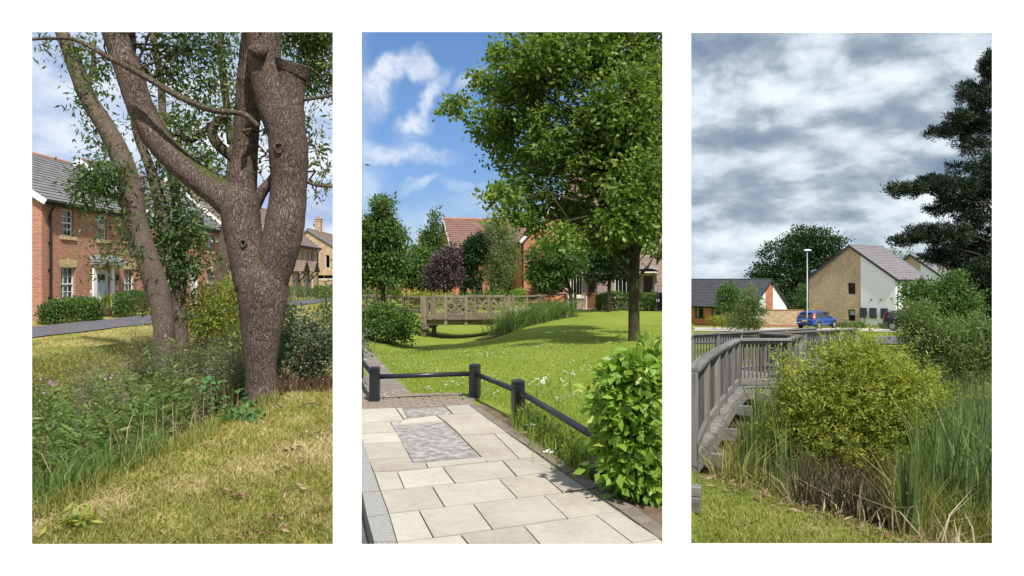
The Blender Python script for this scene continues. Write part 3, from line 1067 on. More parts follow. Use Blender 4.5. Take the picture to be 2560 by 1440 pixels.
class House:
    def __init__(s, name, label, loc, rz, L, D, eave, ridge, wall, roof, cat='house', group=None):
        s.root = empty(name, loc, rz, label, cat, group)
        s.L, s.D, s.E, s.R = L, D, eave, ridge
        s.wall, s.roofm = wall, roof
        s.ops = {'front': [], 'left': [], 'right': []}

    def frame(s, side):
        if side == 'front': return Vector((0, 0, 0)), Vector((1, 0, 0)), Vector((0, -1, 0)), s.L
        if side == 'left': return Vector((0, s.D, 0)), Vector((0, -1, 0)), Vector((-1, 0, 0)), s.D
        return Vector((s.L, 0, 0)), Vector((0, 1, 0)), Vector((1, 0, 0)), s.D

    def part(s, name, mb, mat, parent=None, **k):
        return mb.build(name, mat, parent or s.root, **k)

    def lbox(s, mb, side, x0, x1, z0, z1, y0, y1):
        """box in a wall's own frame; y runs outwards from the wall face"""
        o, dx, n, _ = s.frame(side)
        c = o + dx * (x0 + x1) / 2 + n * (y0 + y1) / 2 + Vector((0, 0, (z0 + z1) / 2))
        m = Matrix((dx, n, Vector((0, 0, 1)))).transposed()
        mb.box(c, (x1 - x0, y1 - y0, z1 - z0), m)
        return mb

    def window(s, side, x0, x1, z0, z1, fm, nx=3, nz=(2, 2), sash=True, sill=None, head=None, blind=None, room=True, bar=0.05, depth=0.10, open_top=False):
        s.ops[side].append((x0, x1, z0, z1))
        mb = MB()
        y0, y1 = -depth - 0.05, -depth
        for a, b, c, d in ((x0, x0 + bar, z0, z1), (x1 - bar, x1, z0, z1), (x0 + bar, x1 - bar, z0, z0 + bar * 1.3), (x0 + bar, x1 - bar, z1 - bar, z1)):
            s.lbox(mb, side, a, b, c, d, y0, y1)
        zm = (z0 + z1) / 2
        if sash: s.lbox(mb, side, x0 + bar, x1 - bar, zm - bar * 0.55, zm + bar * 0.55, y0, y1 + 0.012)
        w = s.part('window', mb, fm)
        halves = ((z0 + bar, zm), (zm, z1 - bar)) if sash else ((z0 + bar, z1 - bar),)
        gb = MB()
        for (c, d), k in zip(halves, nz):
            for i in range(1, nx):
                x = x0 + (x1 - x0) * i / nx
                s.lbox(gb, side, x - 0.011, x + 0.011, c, d, y0 + 0.012, y1 - 0.012)
            for j in range(1, k):
                z = c + (d - c) * j / k
                s.lbox(gb, side, x0 + bar, x1 - bar, z - 0.011, z + 0.011, y0 + 0.014, y1 - 0.014)
        if gb.v: s.part('glazing_bar', gb, fm, w)
        pane = MB()
        s.lbox(pane, side, x0 + bar * 0.9, x1 - bar * 0.9, z0 + bar, z1 - bar, y0 + 0.018, y0 + 0.026)
        s.part('pane', pane, M['glass'], w)
        if blind == 'slats':
            bl = MB()
            z = z0 + 0.08
            xe = x0 + (x1 - x0) * 0.80
            while z < z1 - 0.06:
                s.lbox(bl, side, x0 + 0.04, xe, z, z + 0.036, y0 - 0.07, y0 - 0.05)
                z += 0.062
            s.part('blind', bl, M['blind_white'], w)
        elif blind == 'curtain':
            bl = MB()
            wv = (x1 - x0)
            for a, b in ((x0 + 0.03, x0 + wv * 0.3), (x1 - wv * 0.22, x1 - 0.03)):
                k = 5
                for i in range(k):
                    s.lbox(bl, side, a + (b - a) * i / k, a + (b - a) * (i + 0.8) / k, z0, z1, y0 - 0.12 - 0.02 * (i % 2), y0 - 0.10)
            s.part('curtain', bl, M['curtain'], w)
        elif blind == 'half':
            bl = MB()
            s.lbox(bl, side, x0 + 0.03, x1 - 0.03, zm + 0.02, z1 - 0.02, y0 - 0.08, y0 - 0.06)
            s.part('blind', bl, M['blind_white'], w)
        if sill is not None:
            sb = MB()
            s.lbox(sb, side, x0 - 0.10, x1 + 0.10, z0 - 0.14, z0 - 0.001, -depth, 0.06)
            s.part('sill', sb, sill, w)
        if head is not None:
            hb = MB()
            o, dx, n, _ = s.frame(side)
            up = Vector((0, 0, 1))
            xm = (x0 + x1) / 2
            h = 0.30
            for (a, b, c, d, pz, hh) in ((x0 - 0.05, xm - 0.065, x0 - 0.14, xm - 0.085, 0.022, h), (xm + 0.065, x1 + 0.05, xm + 0.085, x1 + 0.14, 0.022, h), (xm - 0.06, xm + 0.06, xm - 0.085, xm + 0.085, 0.045, h + 0.06)):
                q = [o + dx * a + up * (z1 + 0.002), o + dx * b + up * (z1 + 0.002), o + dx * d + up * (z1 + hh), o + dx * c + up * (z1 + hh)]
                f = [p + n * pz for p in q]
                hb.poly(f)
                for i in range(4):
                    j = (i + 1) % 4
                    hb.poly([f[j], f[i], q[i], q[j]])
            s.part('lintel', hb, head, w)
        if open_top:
            ob = MB()
            o, dx, n, _ = s.frame(side)
            up = Vector((0, 0, 1))
            t = o + dx * x0 + up * (z1 - 0.04) - n * depth
            e = t + n * 0.33 - up * (z1 - zm) * 0.85
            W = dx * (x1 - x0)
            for a, b in ((t, e), (t + W, e + W)):
                ob.bar(a, b, 0.05, 0.04)
            ob.bar(t, t + W, 0.05, 0.05)
            ob.bar(e, e + W, 0.05, 0.05)
            q = s.part('casement', ob, fm, w)
            pb = MB()
            pb.poly([t, t + W, e + W, e])
            s.part('casement_pane', pb, M['glass'], w)
        return w

    def door(s, side, x0, x1, z1, dm, fm, panels=True, lights=False, glass=False):
        s.ops[side].append((x0, x1, 0.0, z1))
        fr = MB()
        s.lbox(fr, side, x0, x0 + 0.07, 0.02, z1, -0.16, -0.08)
        s.lbox(fr, side, x1 - 0.07, x1, 0.02, z1, -0.16, -0.08)
        s.lbox(fr, side, x0 + 0.07, x1 - 0.07, z1 - 0.08, z1, -0.16, -0.08)
        mb = MB()
        s.lbox(mb, side, x0 + 0.07, x1 - 0.07, 0.04, z1 - 0.08, -0.155, -0.115)
        d = s.part('door', mb, dm)
        s.part('door_frame', fr, fm, d)
        a, b = x0 + 0.07, x1 - 0.07
        pn = MB()
        if panels:
            for i in range(2):
                xa = a + (b - a) * (0.12 + 0.42 * i)
                xb = xa + (b - a) * 0.34
                s.lbox(pn, side, xa, xb, 0.25, 0.85, -0.115, -0.10)
                s.lbox(pn, side, xa, xb, 0.98, 1.50, -0.115, -0.10)
            s.part('door_panel', pn, dm, d)
        if lights or glass:
            lt = MB()
            if lights:
                for i in range(2):
                    xa = a + (b - a) * (0.12 + 0.42 * i)
                    s.lbox(lt, side, xa, xa + (b - a) * 0.34, 1.60, z1 - 0.22, -0.114, -0.105)
            else:
                s.lbox(lt, side, a + 0.10, b - 0.10, 0.95, z1 - 0.2, -0.114, -0.103)
            s.part('door_light', lt, M['dark_panel'], d)
        hd = MB()
        s.lbox(hd, side, b - 0.10, b - 0.05, 0.98, 1.12, -0.115, -0.07)
        s.part('handle', hd, M['galvanised'], d)
        st = MB()
        s.lbox(st, side, x0 - 0.1, x1 + 0.1, -0.12, 0.02, -0.16, 0.35)
        s.part('door_step', st, M['slab_stone'], d)
        return d

    def finish(s, courses=16, over=0.28, verge=0.18, fascia=None, ridge_m=None, gutter=True, pipes=(), barge=None, corbel=False, plinth=None):
        L, D, E, R = s.L, s.D, s.E, s.R
        mb = MB()
        for side in ('front', 'left', 'right'):
            o, dx, n, W = s.frame(side)
            wall_face(mb, o, dx, W, E, s.ops[side], 0.2, n)
        mb.poly([(L, D, 0), (0, D, 0), (0, D, E), (L, D, E)])
        mb.poly([(0, D, E), (0, 0, E), (0, D / 2, R)])
        mb.poly([(L, 0, E), (L, D, E), (L, D / 2, R)])
        mb.poly([(0.02, 0.25, -0.3), (L - 0.02, 0.25, -0.3), (L - 0.02, D, -0.3), (0.02, D, -0.3)])
        w = s.part('wall', mb, s.wall)
        rm = MB()
        rm.box((L / 2, D / 2, 0.02), (L - 0.5, D - 0.7, 0.04))
        s.part('floor', rm, M['dark_room'])
        k = (R - E) / (D / 2)
        lo = E - over * k
        rf = MB()
        roof_slope(rf, (-verge, -over, lo), (L + verge, -over, lo), (-verge, D / 2, R), (L + verge, D / 2, R), courses)
        roof_slope(rf, (L + verge, D + over, lo), (-verge, D + over, lo), (L + verge, D / 2, R), (-verge, D / 2, R), courses)
        roof = s.part('roof', rf, s.roofm)
        rb = MB()
        x = -verge
        while x < L + verge - 0.1:
            e = min(x + 0.44, L + verge)
            rb.tube([(x, D / 2, R + 0.03), (e - 0.012, D / 2, R + 0.03)], 0.115, 8)
            x += 0.45
        s.part('ridge_tile', rb, ridge_m or s.roofm, roof)
        bm = barge or M['slate_trim']
        for x in (-verge - 0.012, L + verge + 0.012):
            bb = MB()
            for a, b in (((x, -over, lo - 0.05), (x, D / 2, R - 0.05)), ((x, D + over, lo - 0.05), (x, D / 2, R - 0.05))):
                bb.bar(a, b, 0.035, 0.22)
            s.part('bargeboard', bb, bm, roof)
        if gutter:
            g = MB()
            g.bar((-verge, -over - 0.05, lo + 0.02), (L + verge, -over - 0.05, lo + 0.02), 0.11, 0.10)
            g.bar((-verge + 0.03, -over + 0.06, lo - 0.04), (L + verge - 0.03, -over + 0.06, lo - 0.04), 0.02, 0.16)
            g.bar((-verge + 0.03, -over / 2, lo - 0.09), (L + verge - 0.03, -over / 2, lo - 0.09), over, 0.02)
            s.part('gutter', g, fascia or M['black_plastic'], roof)
        for x in pipes:
            p = MB()
            p.tube([(x, -over - 0.05, lo), (x, -0.12, lo - 0.30), (x, -0.07, lo - 0.45), (x, -0.07, 0.05)], 0.045, 8)
            for z in (0.9, 2.0, 3.1, 4.1):
                if z < E - 0.6: p.box((x, -0.04, z), (0.13, 0.1, 0.05))
            s.part('downpipe', p, M['black_plastic'])
        if corbel:
            c = MB()
            x = 0.1
            while x < L:
                s.lbox(c, 'front', x, x + 0.11, E - 0.36, E - 0.25, 0.001, 0.05)
                x += 0.22
            s.lbox(c, 'front', 0.0, L, E - 0.248, E - 0.12, 0.001, 0.06)
            s.part('corbel', c, s.wall)
        if plinth:
            c = MB()
            s.lbox(c, 'front', -0.02, L + 0.02, 0, 0.15, 0.001, 0.03)
            s.part('plinth', c, plinth)
        return s.root

    def chimney(s, x, w, d, top, mat, y=None):
        y = s.D / 2 if y is None else y
        mb = MB()
        z0 = s.R - 0.9
        mb.box((x, y, (z0 + top) / 2), (w, d, top - z0))
        mb.box((x, y, top - 0.22), (w + 0.09, d + 0.09, 0.10))
        mb.box((x, y, top + 0.04), (w + 0.14, d + 0.14, 0.08))
        c = s.part('chimney', mb, mat)
        p = MB()
        p.tube([(x, y, top + 0.08), (x, y, top + 0.40)], [0.13, 0.10], 10)
        s.part('chimney_pot', p, M['clay_ridge'], c)

# ================================================================== LEFT: brick houses behind the ditch
R90 = math.pi / 2
h = House('brick_house', 'red brick house with pale blue front door, white sash windows and sandstone lintels', (-18.6, 27.0, 0), R90, 7.8, 8.0, 4.9, 7.5, M['red_brick'], M['slate_tile'], group='houses along the lane')
for x0, x1 in ((1.15, 2.08), (5.72, 6.62)):
    h.window('front', x0, x1, 0.73, 2.14, M['white_paint'], 3, (2, 2), sill=M['sandstone'], head=M['sandstone'], blind='slats')
h.window('front', 1.18, 1.98, 3.42, 4.56, M['white_paint'], 3, (2, 2), sill=M['sandstone'])
h.window('front', 3.6, 4.36, 3.42, 4.56, M['white_paint'], 3, (2, 2), sill=M['sandstone'], blind='half')
h.window('front', 5.8, 6.58, 3.42, 4.56, M['white_paint'], 3, (2, 2), sill=M['sandstone'], open_top=True)
h.door('front', 3.5, 4.55, 2.08, M['pale_blue_paint'], M['white_paint'], lights=True)
mb = MB()
for x in (3.36, 4.69):
    h.lbox(mb, 'front', x - 0.12, x + 0.12, 0.0, 2.14, 0.001, 0.09)
    h.lbox(mb, 'front', x - 0.10, x + 0.10, 2.14, 2.30, 0.001, 0.40)
    h.lbox(mb, 'front', x - 0.15, x + 0.15, 0.0, 0.25, 0.001, 0.12)
h.lbox(mb, 'front', 3.12, 4.93, 2.302, 2.42, 0.001, 0.52)
h.lbox(mb, 'front', 3.06, 4.99, 2.422, 2.50, 0.001, 0.60)
pr = h.part('porch', mb, M['white_paint'])
mb = MB()
b = [(3.02, -0.62, 2.502), (5.03, -0.62, 2.502), (5.03, -0.001, 2.502), (3.02, -0.001, 2.502)]
mb.poly([(3.02, -0.62, 2.502), (5.03, -0.62, 2.502), (4.85, -0.001, 2.72), (3.2, -0.001, 2.72)])
mb.poly([(5.03, -0.62, 2.502), (5.03, -0.001, 2.502), (4.85, -0.001, 2.72)])
mb.poly([(3.02, -0.001, 2.502), (3.02, -0.62, 2.502), (3.2, -0.001, 2.72)])
h.part('porch_roof', mb, M['lead_grey'], pr)
mb = MB()
h.lbox(mb, 'front', 5.02, 5.14, 1.58, 1.84, 0.001, 0.11)
h.part('wall_lamp', mb, M['black_plastic'])
mb = MB()
h.lbox(mb, 'front', 3.10, 3.16, 1.02, 1.14, 0.001, 0.04)
h.part('doorbell', mb, M['white_paint'])
mb = MB()
h.lbox(mb, 'front', 5.03, 5.25, 1.13, 1.33, 0.001, 0.02)
plq = h.part('number_plaque', mb, M['cream_paint'])


def text_mesh(s, size, loc, rot, mat, parent, name='lettering'):
    cu = bpy.data.curves.new(name, 'FONT')
    cu.body = s
    cu.size = size
    cu.align_x = 'CENTER'
    cu.align_y = 'CENTER'
    cu.extrude = 0.002
    to = bpy.data.objects.new(name, cu)
    col.objects.link(to)
    bpy.context.view_layer.update()
    me = bpy.data.meshes.new_from_object(to.evaluated_get(bpy.context.evaluated_depsgraph_get()))
    bpy.data.objects.remove(to)
    o = add_obj(name, me, mat, parent)
    o.location = loc
    o.rotation_euler = rot
    return o


text_mesh('21', 0.13, (5.14, -0.024, 1.23), (math.pi / 2, 0, 0), M['black_plastic'], plq)
mb = MB()
mb.box((0.40, -0.19, 2.2), (0.8, 0.22, 4.5))                       # brick return pier at the near corner
h.finish(17, fascia=M['black_plastic'], ridge_m=M['clay_ridge'], pipes=(0.42, 7.45), barge=M['white_paint'], corbel=True)

h = House('brick_house', 'second red brick house along the lane, with a propped-open white upstairs window', (-18.7, 36.0, 0), R90, 8.4, 8.0, 4.9, 7.9, M['red_brick'], M['slate_tile'], group='houses along the lane')
h.window('front', 6.0, 6.9, 3.4, 4.5, M['white_paint'], 3, (2, 2), sill=M['sandstone'], open_top=True)
h.window('front', 1.2, 2.0, 3.4, 4.5, M['white_paint'], 3, (2, 2), sill=M['sandstone'])
h.window('front', 5.9, 6.9, 0.73, 2.14, M['white_paint'], 3, (2, 2), sill=M['sandstone'], head=M['sandstone'], blind='slats')
h.window('front', 1.1, 2.0, 0.73, 2.14, M['white_paint'], 3, (2, 2), sill=M['sandstone'], head=M['sandstone'], blind='slats')
h.door('front', 3.7, 4.7, 2.08, M['white_paint'], M['white_paint'])
h.finish(17, pipes=(8.0,), barge=M['white_paint'], corbel=True, ridge_m=M['clay_ridge'])

h = House('brick_house', 'brown-roofed terraced house half hidden behind the forked trunk', (-19.2, 46.6, 0), R90, 9.0, 8.4, 4.95, 8.6, M['buff_brick'], M['brown_tile'], group='houses along the lane')
for x in (1.2, 4.0, 6.8):
    h.window('front', x, x + 0.75, 3.4, 4.5, M['white_paint'], 2, (2, 2), sill=M['sandstone'])
    h.window('front', x, x + 0.9, 0.8, 2.1, M['white_paint'], 2, (2, 2), sill=M['sandstone'])
h.finish(15, pipes=(8.7,), barge=M['white_paint'], ridge_m=M['brown_tile'])

h = House('brick_house', 'yellow-brown brick house with two small tiled gable porches over pale doors', (-19.5, 56.6, 0), R90, 12.0, 8.4, 4.95, 8.3, M['buff_brick'], M['brown_tile'], group='houses along the lane')
for x in (6.9, 8.6):
    h.window('front', x - 0.25, x + 0.35, 3.35, 4.4, M['white_paint'], 2, (1, 1), sash=False, sill=M['sandstone'])
h.window('front', 2.0, 2.9, 3.35, 4.4, M['white_paint'], 2, (1, 1), sash=False, sill=M['sandstone'])
h.window('front', 9.6, 10.5, 3.35, 4.5, M['white_paint'], 2, (1, 1), sash=False, sill=M['sandstone'])
h.window('front', 9.6, 10.5, 0.8, 2.1, M['white_paint'], 2, (2, 2), sill=M['sandstone'])
h.window('front', 2.0, 3.0, 0.8, 2.1, M['white_paint'], 2, (2, 2), sill=M['sandstone'])
for x in (4.9, 8.1):
    h.door('front', x - 0.5, x + 0.5, 2.05, M['pale_blue_paint'], M['white_paint'])
    pw, pz, pd = 0.95, 2.35, 1.0
    rf = MB()
    roof_slope(rf, (x - pw, -pd, pz), (x - pw, -0.002, pz), (x, -pd, pz + 0.95), (x, -0.002, pz + 0.95), 6, 0.02, 0.03)
    roof_slope(rf, (x + pw, -0.002, pz), (x + pw, -pd, pz), (x, -0.002, pz + 0.95), (x, -pd, pz + 0.95), 6, 0.02, 0.03)
    p = h.part('porch', rf, M['brown_tile'])
    br = MB()
    for sx in (-1, 1):
        br.bar((x + sx * 0.8, -0.03, 1.35), (x + sx * 0.8, -0.03, 2.34), 0.09, 0.05, (0, 1, 0))
        br.bar((x + sx * 0.8, -0.06, 1.45), (x + sx * 0.8, -0.92, 2.30), 0.09, 0.09)
        br.bar((x + sx * pw, -pd - 0.03, pz - 0.03), (x, -pd - 0.03, pz + 0.92), 0.03, 0.10)
    br.bar((x - 0.6, -pd - 0.02, pz + 0.25), (x + 0.6, -pd - 0.02, pz + 0.25), 0.05, 0.08)
    h.part('porch_bracket', br, M['slate_trim'], p)
h.finish(14, pipes=(11.8,), barge=M['white_paint'], ridge_m=M['brown_tile'])

h = House('brick_house', 'yellow-brown brick house standing gable end on, with a chimney', (-20.0, 82.0, 0), R90, 12.0, 9.0, 4.9, 7.7, M['buff_brick'], M['brown_tile'], group='houses along the lane')
h.window('left', 6.6, 7.1, 3.0, 4.6, M['white_paint'], 1, (1, 1), sash=False)
h.window('left', 4.6, 8.2, 1.7, 2.2, M['white_paint'], 2, (1, 1), sash=False)
h.chimney(4.5, 0.9, 0.7, 9.3, M['buff_brick'])
h.finish(14, barge=M['lead_grey'], ridge_m=M['brown_tile'])

mb = MB()
mb.box((-22.0, 74.0, 0.75), (7.0, 0.25, 1.5))
mb.box((-22.0, 74.0, 1.54), (7.1, 0.32, 0.08))
tag(mb.build('brick_wall', M['buff_brick']), 'low yellow-brown garden wall below the gable-end house', 'wall')

# hedges along the lane
for k, (y0, y1, hh, lab, n) in enumerate([(24.7, 27.3, 0.80, 'low clipped hedge under the blue-doored house, before the ground-floor window by the corner', 11000),
                                       (29.25, 33.6, 0.98, 'taller clipped hedge beside the potted spiky plant', 13000),
                                       (21.0, 23.0, 0.85, 'short clipped hedge past the near corner of the red brick house', 5000),
                                       (51.0, 56.2, 1.0, 'clipped hedge beyond the forked trunk, before the brown-roofed terrace', 4000),
                                       (58.5, 61.0, 1.0, 'small clipped hedge before the tiled porches', 3500),
                                       (62.5, 68.0, 1.05, 'bright clipped hedge below the buff house porches', 5000)]):
    hedge('clipped_hedge', lab, [(-17.05, y0), (-16.45, y0), (-16.45, y1), (-17.05, y1)], 0.0, hh, M['leaf_hedge'], n, 0.075, 0.045, seed=30 + k, group='clipped front hedges')

# pots by the blue door
def potted(loc, label, hgt, seed, spiky):
    r = np.random.default_rng(seed)
    root = empty('plant_pot', loc, 0, label, 'plant pot', 'pots by the front door')
    mb = MB()
    prof = [(0.16, 0.0), (0.22, 0.15), (0.26, 0.36), (0.28, 0.40), (0.24, 0.40), (0.22, 0.36)]
    n = 16
    for i, (rr, z) in enumerate(prof):
        for k in range(n):
            a = 2 * math.pi * k / n
            mb.v.append((rr * math.cos(a), rr * math.sin(a), z))
    for i in range(len(prof) - 1):
        for k in range(n):
            a, b = i * n + k, i * n + (k + 1) % n
            mb.f.append([a, b, b + n, a + n])
    mb.f.append([k for k in reversed(range(n))])
    mb.f.append([(len(prof) - 1) * n + k for k in range(n)])
    mb.build('pot', M['bare_soil'], root, smooth=True)
    if spiky:
        P = np.stack([r.normal(size=90) * 0.05, r.normal(size=90) * 0.05, np.full(90, 0.38)], 1)
        V, T = blades(P, r.uniform(0.4, hgt, 90), 0.04, 0.45, r, 0.5)
        add_obj('foliage', np_mesh('foliage', V, T), M['leaf_yellow'], root)
    else:
        c, d = clump_centres([(0, 0, 0.62, 0.3, 0.3, 0.25)], 40, r)
        V, T = crown_arrays(c, 9, 0.06, 0.09, 0.06, r)
        add_obj('foliage', np_mesh('foliage', V, T), M['leaf_green'], root)
        c, d = clump_centres([(0, 0, 0.75, 0.28, 0.28, 0.22)], 26, r, 0.8)
        V, T = crown_arrays(c, 14, 0.035, 0.04, 0.035, r)
        add_obj('blossom', np_mesh('blossom', V, T), M['petal_white' if seed % 2 else 'petal_pink'], root)


potted((-17.75, 29.9, 0), 'dark pot with a spiky yellow-green plant by the front step', 0.85, 3, True)
potted((-17.9, 29.0, 0), 'pot of white flowers beside the pale blue door', 0.6, 5, False)
potted((-18.0, 28.45, 0.0), 'pot of pink flowers under the window by the door', 0.6, 8, False)

# ---------------------------------------------------------------- the big forked ash
def px_tube(mb, rows, Y, base, n=12, per=5, dy=0.0, wob=0.03):
    """limb through points (u, v, half width in pixels[, extra depth])"""
    A = []
    for row in rows:
        u, v, w = row[:3]
        y = Y + (row[3] if len(row) > 3 else 0) + dy
        p = pt(u, v, y)
        A.append((p.x - base[0], p.y - base[1], p.z - base[2], w / F * y))
    S = spline(A, per)
    mb.tube([s[:3] for s in S], [max(s[3], 0.004) for s in S], n, wob=wob)
    return S


YA = 9.15
bA = gp(655, YA)
ash = empty('ash_tree', bA, 0, 'huge old ash with a furrowed forked trunk and a sawn-off limb at the ditch edge', 'tree')
mb = MB()
px_tube(mb, [(652, 1030, 60), (654, 1000, 44), (653, 960, 38), (652, 900, 39), (655, 800, 52), (657, 720, 62), (652, 675, 52), (648, 640, 30)], YA, bA, 24)
px_tube(mb, [(668, 720, 44), (694, 640, 47), (712, 560, 48), (722, 470, 44), (722, 390, 48), (717, 310, 45), (724, 245, 36), (730, 190, 34), (732, 166, 40)], YA, bA, 22, 6)
px_tube(mb, [(712, 345, 38), (694, 285, 42), (676, 225, 42), (663, 160, 40), (660, 90, 40), (664, 20, 36), (672, -80, 30)], YA, bA, 20, 6)
px_tube(mb, [(640, 720, 50), (618, 630, 45), (604, 560, 46), (598, 500, 48), (600, 470, 36)], YA, bA, 22, 6)
px_tube(mb, [(600, 530, 42), (560, 492, 38), (500, 448, 34), (445, 405, 33), (392, 345, 32), (350, 265, 31), (326, 190, 32), (302, 125, 30), (283, 60, 31), (262, -40, 26)], YA, bA, 20, 6)
px_tube(mb, [(328, 200, 20), (321, 140, 18), (318, 90, 19), (316, 20, 16)], YA, bA, 12, 5, 0.15)
px_tube(mb, [(600, 500, 40), (610, 420, 33), (616, 340, 30), (622, 250, 32), (626, 190, 31), (632, 120, 30), (636, 60, 26)], YA, bA, 18, 6, 0.45)
px_tube(mb, [(634, 520, 16), (655, 480, 14), (680, 450, 12), (695, 420, 9)], YA, bA, 10, 5, 0.1)
px_tube(mb, [(590, 400, 13), (560, 376, 13), (538, 352, 13), (530, 325, 12), (545, 302, 11), (562, 296, 9)], YA, bA, 10, 6, 0.5)
px_tube(mb, [(540, 308, 8), (505, 330, 8), (478, 352, 7), (440, 338, 6), (415, 330, 4)], YA, bA, 8, 6, 0.5)
px_tube(mb, [(664, 132, 20), (640, 126, 16), (624, 124, 9)], YA, bA, 10, 4, -0.25)
thin = [(646, 316, 6), (620, 292, 7), (600, 283, 7), (520, 272, 8), (440, 237, 8), (360, 190, 8), (270, 142, 7), (190, 100, 5), (130, 96, 4), (78, 98, 4)]
px_tube(mb, thin, YA, bA, 8, 5, -0.45)
px_tube(mb, [(760, 250, 4), (800, 244, 4), (845, 236, 3)], YA, bA, 6, 4)
px_tube(mb, [(768, 455, 5), (800, 464, 5), (845, 466, 4)], YA, bA, 6, 4)
mb.build('trunk', M['ash_bark'], ash, smooth=True)
# sawn face, knot holes, healed scars
cut = pt(731, 172, YA) - bA
mb = MB()
mb.tube([cut + Vector((0, 0, -0.10)), cut + Vector((0.0, 0, 0.02))], [0.20, 0.235], 22, wob=0.04)
for i in range(len(mb.v)):
    x, y, z = mb.v[i]
    mb.v[i] = (x, y, z - (x - cut.x) * 0.38 + 0.02)
mb.build('sawn_limb', M['ash_bark'], ash)


def knot(u, v, r_out, r_in, dz, mat_ring):
    p = pt(u, v, YA) - bA
    p.y -= dz
    ring = MB()
    n, k = 16, 8
    for i in range(n):
        a = 2 * math.pi * i / n
        rr = r_out * (1 + 0.15 * math.sin(3 * a))
        for j in range(k):
            b = 2 * math.pi * j / k
            q = (rr + (r_out - r_in) * 0.5 * math.cos(b))
            ring.v.append((p.x + q * math.cos(a) * 0.85, p.y + (r_out - r_in) * 0.6 * math.sin(b), p.z + q * math.sin(a)))
    for i in range(n):
        for j in range(k):
            a, b = i * k + j, i * k + (j + 1) % k
            c, d = ((i + 1) % n) * k + j, ((i + 1) % n) * k + (j + 1) % k
            ring.f.append([a, c, d, b])
    o = ring.build('knot', mat_ring, ash, smooth=True)
    hole = MB()
    hole.tube([p + Vector((0, 0.01, 0)), p + Vector((0, 0.06, 0))], [r_in * 1.1, r_in], 12)
    hole.build('knot_hole', M['dark_room'], o)


knot(714, 379, 0.062, 0.030, 0.262, M['ash_bark'])
knot(618, 319, 0.042, 0.018, -0.255, M['smooth_bark'])
knot(626, 610, 0.044, 0.012, 0.25, M['smooth_bark'])


def sprays(rows, Y, base, r, n_per, L=0.085, W=0.026, droop=0.55, per=11, spread=0.11):
    """drooping sprays of narrow leaflets"""
    out = []
    for row in rows:
        ell = px_ell([row], Y, base)
        area = row[2] * row[3] / 3600.0
        c, d = clump_centres(ell, max(3, int(n_per * area * (row[5] if len(row) > 5 else 1.0))), r, 0.15)
        out.append(crown_arrays(c, per, spread, L, W, r, up=0.0, droop=droop, flatten=1.1))
    return join(out)


def twigs(mb, rows, Y, base, r, frm):
    for row in rows:
        p = px_ell([row], Y, base)[0]
        c = np.array(p[:3])
        a = frm[r.integers(0, len(frm))][:3]
        best = min((f[:3] for f in frm), key=lambda q: np.linalg.norm(np.array(q) - c) + r.uniform(0, 0.4))
        mb.tube(limb_path(best, c, r, 0.16, 8), np.linspace(0.022, 0.006, 8), 5, cap=False)
        for _ in range(7):
            q = c + r.normal(size=3) * np.array(p[3:]) * 0.55
            mb.tube(limb_path(c, q, r, 0.16, 5), np.linspace(0.008, 0.003, 5), 4, cap=False)


r = np.random.default_rng(21)
rowsA = [(480, 130, 60, 50), (430, 190, 55, 60), (500, 230, 50, 55), (560, 220, 40, 60), (455, 330, 60, 55), (520, 400, 55, 45), (400, 130, 45, 50),
         (545, 130, 35, 40), (480, 420, 45, 40), (560, 300, 35, 40), (330, 150, 45, 55), (240, 160, 45, 55),
         (770, 110, 60, 55, 10.2, 3.4), (775, 190, 52, 40, 10.2, 3.0), (800, 60, 60, 60, 10.2, 3.2), (720, 60, 50, 40, 10.4, 2.0), (772, 300, 22, 30), (785, 370, 30, 35), (815, 430, 26, 40), (790, 480, 16, 18),
         (660, 330, 18, 30), (676, 400, 20, 40), (828, 200, 30, 70, 10.2, 1.5),
         (450, 20, 160, 60, 9.4, 1.0), (250, -10, 140, 60, 9.4, 0.9), (700, -60, 200, 90, 9.4, 1.0), (420, -90, 300, 90, 9.2, 1.0)]
V, T = sprays(rowsA, YA + 0.5, bA, r, 40, 0.10, 0.032)
add_obj('crown', np_mesh('crown', V, T), M['leaf_ash'], ash)
mb = MB()
frmA = [(pt(u, v, YA) - bA) for u, v in ((330, 190), (300, 120), (390, 340), (450, 410), (530, 345), (610, 330), (625, 200), (655, 80), (735, 300), (745, 180), (762, 420), (520, 470), (560, 296), (440, 338))]
twigs(mb, rowsA, YA + 0.5, bA, r, frmA)
tag(mb.build('branch', M['ash_bark'], ash, smooth=True), kind='stuff')

# the leaning trees on the far side of the ditch
YB = 14.6
bB = gp(410, YB)
tB = empty('leaning_tree', bB, 0, 'smooth-barked tree leaning left, before the second hedge', 'tree', 'trees on the far bank of the ditch')
mb = MB()
SB = px_tube(mb, [(411, 925, 31), (411, 890, 26), (408, 800, 25), (392, 720, 27), (366, 640, 26), (341, 560, 26), (327, 480, 27), (306, 400, 24), (266, 320, 22), (222, 250, 20), (190, 170, 19), (166, 110, 16), (148, 60, 15), (130, 0, 12)], YB, bB, 16, 5)
px_tube(mb, [(318, 520, 9), (285, 492, 8), (250, 478, 6), (220, 470, 4)], YB, bB, 6, 4, -0.1)
px_tube(mb, [(290, 350, 5), (240, 300, 4), (210, 270, 3)], YB, bB, 6, 4)
px_tube(mb, [(212, 215, 9), (224, 200, 6), (232, 160, 5), (236, 100, 4)], YB, bB, 6, 4)
mb.build('trunk', M['smooth_bark'], tB, smooth=True)
